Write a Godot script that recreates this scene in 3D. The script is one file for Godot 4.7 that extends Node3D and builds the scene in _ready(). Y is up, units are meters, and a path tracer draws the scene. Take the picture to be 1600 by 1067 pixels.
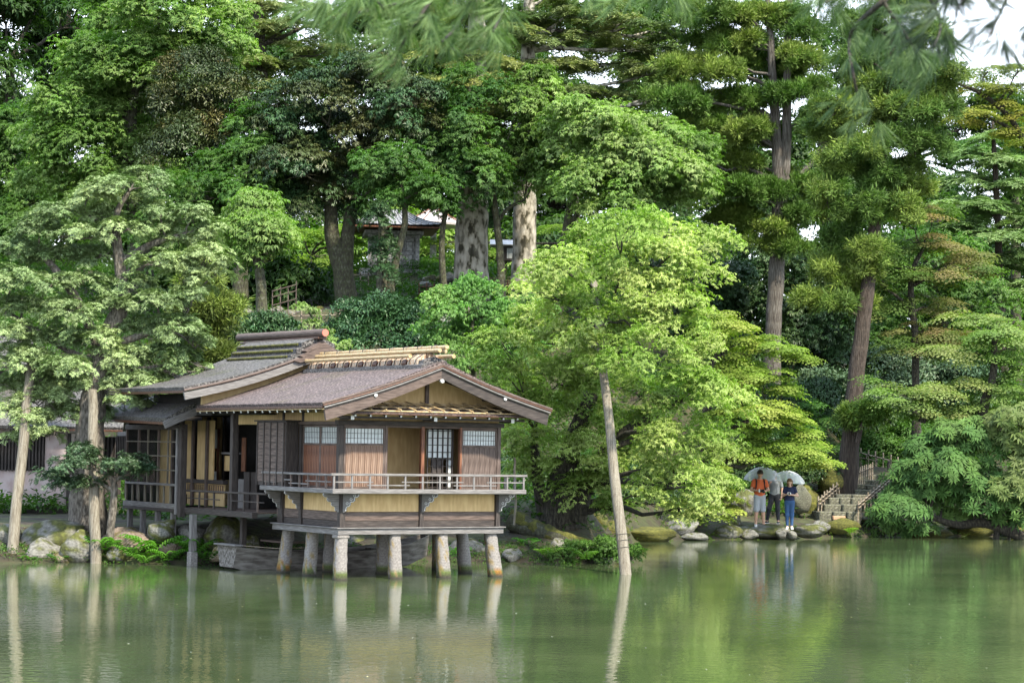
extends Node3D
# Tea pavilion on a garden pond below a wooded hillside. Units are metres, y is up, the pond's surface is y = 0.

var rng := RandomNumberGenerator.new()
var taken := {}
var M := {}        # materials
var SP := {}       # leaf sprays, a few meshes of each kind
var rocks := []    # a few rock shapes
var crown_count := 0


func _ready() -> void:
	var cam := Camera3D.new()
	cam.name = "camera"
	cam.position = Vector3(0, 2.9, 0)
	cam.rotation = Vector3(0.0464, 0, 0.0161)
	cam.fov = rad_to_deg(2.0 * atan(533.5 / 3523.3))
	cam.near = 0.5
	cam.far = 8000.0
	var lens := CameraAttributesPhysical.new()
	lens.frustum_focal_length = 79.0
	lens.frustum_focus_distance = 56.0
	lens.exposure_aperture = 7.0
	lens.exposure_multiplier = 1.0
	cam.attributes = lens
	add_child(cam)
	cam.fov = rad_to_deg(2.0 * atan(533.5 / 3523.3))
	var sky_mat := ProceduralSkyMaterial.new()
	sky_mat.sky_top_color = Color(0.70, 0.78, 0.88)
	sky_mat.sky_horizon_color = Color(0.92, 0.94, 0.97)
	sky_mat.sky_curve = 0.25
	sky_mat.sky_energy_multiplier = 1.05
	sky_mat.ground_bottom_color = Color(0.20, 0.24, 0.16)
	sky_mat.ground_horizon_color = Color(0.55, 0.60, 0.55)
	var sky := Sky.new()
	sky.sky_material = sky_mat
	var env := Environment.new()
	env.background_mode = Environment.BG_SKY
	env.sky = sky
	env.tonemap_mode = Environment.TONE_MAPPER_LINEAR
	env.tonemap_exposure = 3.5
	env.sdfgi_enabled = true
	env.ssao_enabled = true
	env.ssil_enabled = true
	var we := WorldEnvironment.new()
	we.name = "surroundings"
	we.environment = env
	add_child(we)
	var sun := DirectionalLight3D.new()
	sun.name = "sun"
	sun.light_energy = 1.05
	sun.light_color = Color(1.0, 0.96, 0.88)
	sun.light_angular_distance = 2.5
	sun.shadow_enabled = true
	add_child(sun)
	sun.look_at_from_position(Vector3(0.5, 1.0, 0.7), Vector3.ZERO)

	materials()
	build_terrain()
	make_sprays()
	forest()
	pavilion()
	main_house()
	pink_house()
	shore_rocks()
	poles_and_boat()
	steps_and_fences()
	hill_shrine()
	banks()
	near_pine()
	people()
	print("sprays ", total_sprays)


# ---------- names, things and parts
func numbered(n: String) -> String:
	if not taken.has(n):
		taken[n] = 0
		return n
	taken[n] += 1
	return "%s_%03d" % [n, taken[n]]


func tag(o: Node, label: String, category: String, group := "") -> Node:
	o.set_meta("label", label)
	o.set_meta("category", category)
	if group != "":
		o.set_meta("group", group)
	return o


func thing(called: String, label: String, category: String, at := Vector3.ZERO, turn := 0.0, group := "") -> Node3D:
	var o := Node3D.new()
	o.name = numbered(called)
	add_child(o)
	o.position = at
	o.rotation.y = turn
	tag(o, label, category, group)
	return o


func part(called: String, mesh: Mesh, m: Material, parent: Node, at := Transform3D()) -> MeshInstance3D:
	var o := MeshInstance3D.new()
	o.name = called if parent != self else numbered(called)
	o.mesh = mesh
	o.material_override = m
	o.transform = at
	parent.add_child(o, true)
	return o


func structure(called: String, mesh: Mesh, m: Material) -> MeshInstance3D:
	var o := part(called, mesh, m, self)
	o.set_meta("kind", "structure")
	return o


# ---------- meshes
class MB:
	var v := PackedVector3Array()
	var n := PackedVector3Array()
	var c := PackedColorArray()
	var i := PackedInt32Array()
	var col := Color.WHITE

	func vert(p: Vector3, q: Vector3) -> int:
		v.append(p)
		n.append(q)
		c.append(col)
		return v.size() - 1

	func idx(a: int, b: int, d: int) -> void:
		if (v[d] - v[a]).cross(v[b] - v[a]).dot(n[a] + n[b] + n[d]) < 0.0:
			i.append_array(PackedInt32Array([a, d, b]))
		else:
			i.append_array(PackedInt32Array([a, b, d]))

	func tri(a: Vector3, b: Vector3, d: Vector3, q: Vector3) -> void:
		var k := vert(a, q)
		vert(b, q)
		vert(d, q)
		idx(k, k + 1, k + 2)

	func quad(a: Vector3, b: Vector3, d: Vector3, e: Vector3, out: Vector3) -> void:
		var q := (d - a).cross(e - b)
		if q.length_squared() < 1e-14:
			q = out
		q = q.normalized()
		if q.dot(out) < 0.0:
			q = -q
		var k := vert(a, q)
		vert(b, q)
		vert(d, q)
		vert(e, q)
		idx(k, k + 1, k + 2)
		idx(k, k + 2, k + 3)

	func box(at: Vector3, size: Vector3, bs := Basis(), bevel := 0.008) -> void:
		var h := size / 2.0
		var b := minf(bevel, minf(h.x, minf(h.y, h.z)) * 0.45)
		var pt := func(ax: int, s: Vector3) -> Vector3:
			var w := h - Vector3(b, b, b)
			w[ax] = h[ax]
			return at + bs * (s * w)
		for ax in 3:
			var a1 := (ax + 1) % 3
			var a2 := (ax + 2) % 3
			for sg in [-1.0, 1.0]:
				var q := []
				for k in [[-1.0, -1.0], [1.0, -1.0], [1.0, 1.0], [-1.0, 1.0]]:
					var s := Vector3()
					s[ax] = sg
					s[a1] = k[0]
					s[a2] = k[1]
					q.append(pt.call(ax, s))
				var o := Vector3()
				o[ax] = sg
				quad(q[0], q[1], q[2], q[3], bs * o)
			for s1 in [-1.0, 1.0]:
				for s2 in [-1.0, 1.0]:
					var lo := Vector3()
					lo[ax] = -1.0
					lo[a1] = s1
					lo[a2] = s2
					var hi := lo
					hi[ax] = 1.0
					var o2 := lo
					o2[ax] = 0.0
					quad(pt.call(a1, lo), pt.call(a1, hi), pt.call(a2, hi), pt.call(a2, lo), bs * o2)
		for sx in [-1.0, 1.0]:
			for sy in [-1.0, 1.0]:
				for sz in [-1.0, 1.0]:
					var s3 := Vector3(sx, sy, sz)
					tri(pt.call(0, s3), pt.call(1, s3), pt.call(2, s3), (bs * s3).normalized())

	# a round bar along points, each with its own radius; wob makes it uneven
	func tube(pts: Array, rad: Array, sides := 8, caps := true, wob := 0.0, seed_ := 0.0) -> void:
		var up := Vector3.UP
		var first := v.size()
		var count := pts.size()
		for k in count:
			var d: Vector3 = (pts[mini(k + 1, count - 1)] - pts[maxi(k - 1, 0)]).normalized()
			if absf(d.dot(up)) > 0.95:
				up = Vector3.RIGHT if absf(d.x) < 0.9 else Vector3.FORWARD
			var x := d.cross(up).normalized()
			var y := x.cross(d)
			up = y
			for s in sides:
				var a := TAU * s / sides
				var o := x * cos(a) + y * sin(a)
				var r: float = rad[k]
				if wob > 0.0:
					r *= 1.0 + wob * (sin(a * 3.0 + seed_ + k * 0.35) * 0.5 + sin(a * 5.0 + seed_ * 2.0 - k * 0.6) * 0.3 + sin(k * 1.7 + seed_ * 3.0 + a) * 0.4)
				vert(pts[k] + o * r, o)
		for k in count - 1:
			for s in sides:
				var a2 := first + k * sides + s
				var b2 := first + k * sides + (s + 1) % sides
				idx(a2, b2, b2 + sides)
				idx(a2, b2 + sides, a2 + sides)
		if caps:
			for e in [0, count - 1]:
				var d2: Vector3 = (pts[1] - pts[0]).normalized() * -1.0 if e == 0 else (pts[count - 1] - pts[count - 2]).normalized()
				var m := vert(pts[e], d2)
				for s in sides:
					vert(v[first + e * sides + s], d2)
				for s in sides:
					idx(m, m + 1 + s, m + 1 + (s + 1) % sides)

	# an outline (x, y) pushed through from z0 to z1
	func slab(outline: PackedVector2Array, z0: float, z1: float, xf := Transform3D()) -> void:
		var t := Geometry2D.triangulate_polygon(outline)
		for zz in [z0, z1]:
			var q := xf.basis * Vector3(0, 0, signf(zz - (z0 + z1) / 2.0))
			var k := v.size()
			for p in outline:
				vert(xf * Vector3(p.x, p.y, zz), q)
			for j in range(0, t.size(), 3):
				idx(k + t[j], k + t[j + 1], k + t[j + 2])
		var mid := Vector2()
		for p in outline:
			mid += p / outline.size()
		var cw := Geometry2D.is_polygon_clockwise(outline)
		for j in outline.size():
			var a := outline[j]
			var b := outline[(j + 1) % outline.size()]
			var o := Vector2((b - a).y, -(b - a).x) * (-1.0 if cw else 1.0)
			quad(xf * Vector3(a.x, a.y, z0), xf * Vector3(b.x, b.y, z0), xf * Vector3(b.x, b.y, z1), xf * Vector3(a.x, a.y, z1), xf.basis * Vector3(o.x, o.y, 0))

	func done() -> ArrayMesh:
		var a := []
		a.resize(Mesh.ARRAY_MAX)
		a[Mesh.ARRAY_VERTEX] = v
		a[Mesh.ARRAY_NORMAL] = n
		a[Mesh.ARRAY_COLOR] = c
		a[Mesh.ARRAY_INDEX] = i
		var m := ArrayMesh.new()
		m.add_surface_from_arrays(Mesh.PRIMITIVE_TRIANGLES, a)
		return m


func boxmesh(size: Vector3, bevel := 0.008) -> ArrayMesh:
	var b := MB.new()
	b.box(Vector3.ZERO, size, Basis(), bevel)
	return b.done()


func bar(a: Vector3, b: Vector3, r: float, sides := 8) -> ArrayMesh:
	var m := MB.new()
	m.tube([a, b], [r, r], sides)
	return m.done()


# ---------- materials; colours are given as linear real-world values
func lin(r: float, g: float, b: float) -> Color:
	return Color(r, g, b).linear_to_srgb()


func noise_tex(seed_: int, freq: float, octaves: int, ramp: Gradient, side := 256) -> NoiseTexture2D:
	var f := FastNoiseLite.new()
	f.seed = seed_
	f.noise_type = FastNoiseLite.TYPE_SIMPLEX_SMOOTH
	f.frequency = freq
	f.fractal_octaves = octaves
	var t := NoiseTexture2D.new()
	t.width = side
	t.height = side
	t.seamless = true
	t.noise = f
	if ramp:
		t.color_ramp = ramp
	return t


func ramp_of(stops: Array) -> Gradient:
	var g := Gradient.new()
	var o := PackedFloat32Array()
	var c := PackedColorArray()
	for s in stops:
		o.append(s[0])
		c.append(s[1])
	g.offsets = o
	g.colors = c
	return g


var heights := {}


func height_tex(kind: String) -> Texture2D:
	if not heights.has(kind):
		var f := 0.02
		var o := 5
		if kind == "fine":
			f = 0.09
			o = 4
		elif kind == "grain":
			f = 0.035
			o = 3
		heights[kind] = noise_tex(77, f, o, null)
	return heights[kind]


# stops: [[where, linear colour], ...]; sc repeats per metre along the object's own axes
func mat(called: String, stops: Array, sc: Vector3, rough := 0.8, bump := 0.0, kind := "rough", freq := 0.02, oct := 5) -> StandardMaterial3D:
	var m := StandardMaterial3D.new()
	m.resource_name = called
	var g := []
	for s in stops:
		g.append([s[0], lin(s[1], s[2], s[3])])
	m.albedo_texture = noise_tex(called.hash() % 1000, freq, oct, ramp_of(g))
	m.uv1_triplanar = true
	m.uv1_scale = sc
	m.roughness = rough
	if bump > 0.0:
		m.heightmap_enabled = true
		m.heightmap_scale = bump
		m.heightmap_texture = height_tex(kind)
	M[called] = m
	return m


func leafmat(called: String, rough := 0.5, through := 0.55) -> StandardMaterial3D:
	var m := StandardMaterial3D.new()
	m.resource_name = called
	m.vertex_color_use_as_albedo = true
	m.albedo_color = Color.WHITE
	m.roughness = rough
	m.metallic_specular = 0.4
	m.cull_mode = BaseMaterial3D.CULL_DISABLED
	m.backlight_enabled = true
	m.backlight = Color(through * 0.85, through, through * 0.5)
	M[called] = m
	return m


func materials() -> void:
	leafmat("leaf", 0.55, 0.95)
	leafmat("glossy_leaf", 0.4, 0.5)
	leafmat("needle", 0.65, 0.7)
	leafmat("pale_leaf", 0.45, 0.6)
	leafmat("leathery_leaf", 0.6, 0.45)
	M["leathery_leaf"].metallic_specular = 0.25
	# wood along x, y or z has its grain stretched that way
	for ax in [["x", Vector3(0.5, 7, 7)], ["y", Vector3(7, 0.5, 7)], ["z", Vector3(7, 7, 0.5)]]:
		mat("dark_wood_" + ax[0], [[0.15, 0.014, 0.010, 0.009], [0.5, 0.030, 0.022, 0.019], [0.85, 0.060, 0.048, 0.042]], ax[1], 0.7, 0.25, "grain")
		mat("silver_wood_" + ax[0], [[0.1, 0.08, 0.074, 0.070], [0.5, 0.13, 0.122, 0.119], [0.9, 0.20, 0.192, 0.189]], ax[1], 0.7, 0.2, "grain")
		mat("brown_wood_" + ax[0], [[0.15, 0.042, 0.027, 0.021], [0.5, 0.080, 0.055, 0.045], [0.9, 0.135, 0.10, 0.085]], ax[1], 0.7, 0.2, "grain")
	mat("red_wood_y", [[0.15, 0.051, 0.015, 0.006], [0.5, 0.123, 0.041, 0.016], [0.85, 0.196, 0.082, 0.038]], Vector3(7, 0.5, 7), 0.6, 0.15, "grain")
	mat("worn_board_y", [[0.1, 0.061, 0.024, 0.012], [0.45, 0.116, 0.065, 0.041], [0.6, 0.150, 0.100, 0.076], [0.9, 0.286, 0.195, 0.130]], Vector3(7, 0.22, 7), 0.65, 0.15, "grain")
	mat("copper_edge", [[0.2, 0.046, 0.017, 0.009], [0.8, 0.107, 0.049, 0.025]], Vector3(2, 2, 2), 0.45)
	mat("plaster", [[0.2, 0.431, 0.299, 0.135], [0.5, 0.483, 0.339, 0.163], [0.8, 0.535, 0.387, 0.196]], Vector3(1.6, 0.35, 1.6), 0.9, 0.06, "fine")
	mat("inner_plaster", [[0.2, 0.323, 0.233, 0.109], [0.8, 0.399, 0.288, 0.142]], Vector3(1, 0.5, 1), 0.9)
	mat("pink_plaster", [[0.15, 0.354, 0.272, 0.258], [0.5, 0.422, 0.340, 0.326], [0.8, 0.449, 0.374, 0.360]], Vector3(0.6, 0.4, 0.6), 0.9, 0.05, "fine")
	mat("white_paint", [[0.2, 0.520, 0.520, 0.506], [0.8, 0.592, 0.592, 0.578]], Vector3(2, 2, 2), 0.6)
	mat("paper", [[0.2, 0.506, 0.541, 0.541], [0.8, 0.578, 0.607, 0.607]], Vector3(1, 1, 1), 0.9)
	M["paper"].backlight_enabled = true
	M["paper"].backlight = Color(0.5, 0.5, 0.5)
	mat("shingle", [[0.25, 0.021, 0.014, 0.013], [0.45, 0.067, 0.046, 0.044], [0.6, 0.103, 0.074, 0.070], [0.78, 0.206, 0.162, 0.151]], Vector3(0.75, 0.75, 0.75), 0.85, 2.0, "fine", 0.07, 4)
	mat("grey_shingle", [[0.25, 0.018, 0.017, 0.017], [0.45, 0.052, 0.047, 0.047], [0.6, 0.083, 0.077, 0.074], [0.78, 0.162, 0.155, 0.146]], Vector3(0.75, 0.75, 0.75), 0.85, 2.0, "fine", 0.07, 4)
	M["shingle"].vertex_color_use_as_albedo = true
	M["grey_shingle"].vertex_color_use_as_albedo = true
	mat("bamboo", [[0.15, 0.262, 0.171, 0.075], [0.5, 0.380, 0.276, 0.144], [0.85, 0.446, 0.348, 0.210]], Vector3(1.2, 3, 3), 0.4, 0.05, "fine")
	mat("grey_bamboo", [[0.15, 0.125, 0.097, 0.062], [0.5, 0.212, 0.168, 0.119], [0.85, 0.324, 0.281, 0.218]], Vector3(2, 2, 2), 0.5)
	mat("bamboo_skin", [[0.25, 0.230, 0.115, 0.058], [0.5, 0.371, 0.282, 0.192], [0.75, 0.461, 0.397, 0.320]], Vector3(3, 1.2, 3), 0.7)
	mat("rope", [[0.2, 0.02, 0.018, 0.016], [0.8, 0.05, 0.045, 0.04]], Vector3(9, 9, 9), 0.9)
	mat("stone", [[0.1, 0.061, 0.060, 0.053], [0.4, 0.117, 0.113, 0.101], [0.6, 0.166, 0.162, 0.148], [0.85, 0.245, 0.245, 0.220]], Vector3(1.1, 1.1, 1.1), 0.9, 1.5, "rough")
	M["stone"].vertex_color_use_as_albedo = true
	mat("step_stone", [[0.1, 0.05, 0.05, 0.035], [0.45, 0.10, 0.095, 0.075], [0.6, 0.085, 0.09, 0.045], [0.85, 0.17, 0.16, 0.14]], Vector3(1.6, 1.6, 1.6), 0.95, 2.0, "rough")
	mat("pillar_stone", [[0.1, 0.134, 0.120, 0.112], [0.5, 0.208, 0.193, 0.181], [0.9, 0.298, 0.275, 0.259]], Vector3(3, 3, 3), 0.9, 1.2, "fine")
	M["pillar_stone"].vertex_color_use_as_albedo = true
	mat("dark_bark", [[0.2, 0.010, 0.008, 0.006], [0.5, 0.032, 0.027, 0.019], [0.8, 0.070, 0.064, 0.045]], Vector3(3, 0.9, 3), 0.95, 3.0, "grain")
	mat("mossy_bark", [[0.15, 0.019, 0.016, 0.012], [0.4, 0.046, 0.041, 0.027], [0.55, 0.040, 0.047, 0.015], [0.75, 0.081, 0.078, 0.058], [0.92, 0.119, 0.117, 0.095]], Vector3(1.8, 0.8, 1.8), 0.95, 3.0, "grain")
	mat("pale_bark", [[0.30, 0.024, 0.022, 0.013], [0.40, 0.080, 0.072, 0.044], [0.47, 0.240, 0.220, 0.184], [0.62, 0.336, 0.312, 0.264], [0.8, 0.416, 0.392, 0.344]], Vector3(0.8, 0.35, 0.8), 0.95, 2.5, "rough", 0.016, 6)
	mat("cedar_bark", [[0.2, 0.039, 0.030, 0.025], [0.5, 0.106, 0.092, 0.076], [0.8, 0.200, 0.189, 0.169]], Vector3(5, 0.35, 5), 0.95, 4.0, "grain")
	mat("red_bark", [[0.2, 0.017, 0.012, 0.009], [0.5, 0.047, 0.032, 0.024], [0.8, 0.093, 0.075, 0.060]], Vector3(5, 0.35, 5), 0.95, 4.0, "grain")
	mat("grey_twig", [[0.2, 0.036, 0.030, 0.024], [0.5, 0.096, 0.084, 0.069], [0.8, 0.180, 0.162, 0.138]], Vector3(3, 1, 3), 0.95, 1.5, "grain")
	mat("pole_wood", [[0.15, 0.087, 0.070, 0.049], [0.45, 0.156, 0.137, 0.104], [0.8, 0.225, 0.206, 0.168]], Vector3(4, 0.22, 4), 0.9, 3.0, "grain")
	mat("ground", [[0.2, 0.016, 0.012, 0.007], [0.42, 0.039, 0.030, 0.016], [0.55, 0.028, 0.035, 0.010], [0.75, 0.047, 0.055, 0.016], [0.9, 0.063, 0.049, 0.026]], Vector3(0.16, 0.16, 0.16), 0.98, 4.0, "fine", 0.03, 6)
	mat("moss", [[0.2, 0.028, 0.029, 0.005], [0.5, 0.068, 0.070, 0.010], [0.8, 0.128, 0.123, 0.020]], Vector3(1.2, 1.2, 1.2), 0.98, 3.0, "fine")
	mat("gravel_path", [[0.2, 0.083, 0.064, 0.049], [0.5, 0.173, 0.143, 0.116], [0.8, 0.247, 0.210, 0.180]], Vector3(1, 1, 1), 0.95, 1.0, "fine", 0.08)
	mat("old_tile", [[0.2, 0.102, 0.097, 0.102], [0.5, 0.214, 0.214, 0.224], [0.8, 0.347, 0.347, 0.357]], Vector3(2, 2, 2), 0.6, 0.8, "fine")
	mat("boat_wood", [[0.2, 0.059, 0.050, 0.042], [0.5, 0.124, 0.112, 0.099], [0.8, 0.198, 0.186, 0.169]], Vector3(0.4, 2.2, 2.2), 0.8, 0.5, "grain")
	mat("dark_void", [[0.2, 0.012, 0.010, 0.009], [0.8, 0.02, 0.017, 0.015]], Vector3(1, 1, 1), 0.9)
	var g := StandardMaterial3D.new()
	g.resource_name = "window_glass"
	g.transparency = BaseMaterial3D.TRANSPARENCY_ALPHA
	g.albedo_color = Color(0.4, 0.45, 0.45, 0.015)
	g.roughness = 0.03
	g.metallic_specular = 0.14
	M["glass"] = g
	var w := StandardMaterial3D.new()
	w.resource_name = "pond_water"
	w.albedo_texture = noise_tex(5, 0.012, 3, ramp_of([[0.2, lin(0.042, 0.060, 0.027)], [0.8, lin(0.060, 0.080, 0.036)]]))
	w.uv1_triplanar = true
	w.uv1_world_triplanar = true
	w.uv1_scale = Vector3(0.1, 0.1, 0.1)
	w.heightmap_enabled = true
	w.heightmap_scale = 0.2
	w.heightmap_texture = noise_tex(31, 0.035, 4, null, 1024)
	w.roughness = 0.04
	w.metallic_specular = 0.5
	M["water"] = w


func plain(called: String, r: float, g: float, b: float, rough := 0.7) -> StandardMaterial3D:
	if not M.has(called):
		var m := StandardMaterial3D.new()
		m.resource_name = called
		m.albedo_color = lin(r, g, b)
		m.roughness = rough
		M[called] = m
	return M[called]


# ---------- terrain
var shore := [Vector2(-300, -50), Vector2(-40, -50.5), Vector2(-13, -51.8), Vector2(-10.4, -53.1), Vector2(-6.9, -52.9), Vector2(-5.2, -55.0), Vector2(-2, -56.3), Vector2(0, -55.9), Vector2(1.3, -55.6), Vector2(2.3, -56.6), Vector2(2.9, -61), Vector2(3.5, -68.5), Vector2(4.2, -70.6), Vector2(8.4, -73.6), Vector2(13.4, -78.0), Vector2(18, -79.8), Vector2(40, -84), Vector2(300, -120)]
var spots := PackedVector3Array()


func shore_z(x: float) -> float:
	for k in shore.size() - 1:
		if x <= shore[k + 1].x:
			var t: float = (x - shore[k].x) / (shore[k + 1].x - shore[k].x)
			return lerpf(shore[k].y, shore[k + 1].y, t)
	return -120.0


func ground(x: float, z: float) -> float:
	var d := shore_z(x) - z
	if d <= 0.0:
		return maxf(-1.6, d * 0.55 - 0.12)
	var a := 0.0
	var b := 0.0
	for s in spots:
		var w := 1.0 / pow((s.x - x) * (s.x - x) + (s.z - z) * (s.z - z) + 0.6, 1.7)
		a += w * s.y
		b += w
	var near := -0.12 + 0.55 * (1.0 - exp(-d * 1.3))
	return lerpf(near, a / b, smoothstep(0.6, 5.0, d)) + 0.05 * sin(x * 1.3 + z * 0.7) * sin(z * 1.1 - x * 0.4)


func build_terrain() -> void:
	for p in [Vector3(-10.39, 0.87, -56.00), Vector3(-12.08, 0.92, -58.00), Vector3(-8.13, 0.88, -58.00), Vector3(-14.53, 0.92, -60.00), Vector3(-12, 1.6, -66), Vector3(-5, 1.7, -64), Vector3(0, 1.4, -62), Vector3(-20, 2.5, -66), Vector3(-3.6, 3.4, -72), Vector3(-9, 5.4, -75),
			Vector3(-8.19, 6.90, -80.00), Vector3(-10.49, 6.85, -82.00), Vector3(-3.74, 7.15, -82.00), Vector3(-6.55, 8.08, -85.00), Vector3(-5.02, 10.32, -97.00), Vector3(-3.62, 10.85, -101.00), Vector3(-1.65, 8.17, -88.00), Vector3(0.43, 8.71, -90.00), Vector3(-0.18, 10.03, -94.00), Vector3(-6.31, 9.13, -92.00),
			Vector3(1.23, 1.02, -58.50), Vector3(3.07, 1.21, -66.00), Vector3(6.80, 1.60, -79.00), Vector3(10.15, 5.19, -88.00), Vector3(11.98, 1.85, -80.00), Vector3(10.03, 0.79, -78.00), Vector3(8.27, 0.43, -76.00), Vector3(15.67, 2.79, -86.00), Vector3(12.25, 1.45, -79.80), Vector3(12.70, 1.57, -81.00), Vector3(13.25, 1.72, -82.40), Vector3(13.77, 1.87, -83.60), Vector3(14.14, 1.85, -82.00), Vector3(14.70, 2.09, -86.00), Vector3(17.38, 3.34, -82.00), Vector3(14.82, 1.03, -80.00), Vector3(18.44, 0.81, -82.00), Vector3(17.80, 4.67, -92.00),
			Vector3(-22.16, 10.81, -105.00), Vector3(-15.37, 9.53, -98.00), Vector3(2.59, 8.88, -92.00), Vector3(5.27, 5.30, -84.00), Vector3(14.05, 2.38, -85.00), Vector3(-70, 4, -70), Vector3(-60, 12, -130), Vector3(0, 14, -130), Vector3(40, 9, -130), Vector3(80, 6, -110), Vector3(30, 4.0, -96), Vector3(60, 3, -100), Vector3(-20, 16, -170), Vector3(50, 14, -170)]:
		spots.append(p)
	var xs := []
	var x := -300.0
	while x <= 300.0:
		xs.append(x)
		x += 0.9 if absf(x + 0.5) < 27.0 else (4.0 if absf(x) < 80.0 else 30.0)
	var zs := []
	var z := -30.0
	while z >= -400.0:
		zs.append(z)
		z -= 0.8 if z < -46.0 and z > -104.0 else (4.0 if z > -180.0 else 30.0)
	var b := MB.new()
	for zz in zs:
		for xx in xs:
			b.vert(Vector3(xx, ground(xx, zz), zz), Vector3.UP)
	var w := xs.size()
	for r in zs.size():
		for q in w:
			var k := r * w + q
			var dx: Vector3 = b.v[r * w + mini(q + 1, w - 1)] - b.v[r * w + maxi(q - 1, 0)]
			var dz: Vector3 = b.v[maxi(r - 1, 0) * w + q] - b.v[mini(r + 1, zs.size() - 1) * w + q]
			b.n[k] = dz.cross(dx).normalized()
			if r + 1 < zs.size() and q + 1 < w:
				b.idx(k, k + 1, k + w + 1)
				b.idx(k, k + w + 1, k + w)
	structure("ground", b.done(), M["ground"])
	var p := PlaneMesh.new()
	p.size = Vector2(600, 330)
	var o := structure("pond_water", p, M["water"])
	o.position = Vector3(0, 0, 30)
	# the pond's bed and the land behind the camera, out to the horizon
	var q2 := PlaneMesh.new()
	q2.size = Vector2(6000, 6000)
	var bed := structure("pond_bed", q2, M["ground"])
	bed.position = Vector3(0, -1.75, 0)


# ---------- leaves
func leaf(b: MB, at: Vector3, dir: Vector3, up: Vector3, L: float, W: float, droop := 0.25, tone := 1.0) -> void:
	var side := dir.cross(up)
	if side.length_squared() < 1e-6:
		side = dir.cross(Vector3.RIGHT)
	side = side.normalized()
	var nn := side.cross(dir).normalized()
	b.col = Color(tone, tone, tone)
	var mid := at + dir * L * 0.45
	var tip := at + dir * L - nn * L * droop
	var l := mid + side * W * 0.5 + nn * W * 0.18
	var r := mid - side * W * 0.5 + nn * W * 0.18
	var k := b.vert(at, nn)
	b.vert(l, (nn - side * 0.35).normalized())
	b.vert(tip, nn)
	b.vert(r, (nn + side * 0.35).normalized())
	b.idx(k, k + 1, k + 2)
	b.idx(k, k + 2, k + 3)


func rnd(a: float, b: float) -> float:
	return rng.randf_range(a, b)


func ball() -> Vector3:
	var y := rnd(-1, 1)
	var a := rnd(0, TAU)
	var r := sqrt(1.0 - y * y)
	return Vector3(r * cos(a), y, r * sin(a))


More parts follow.
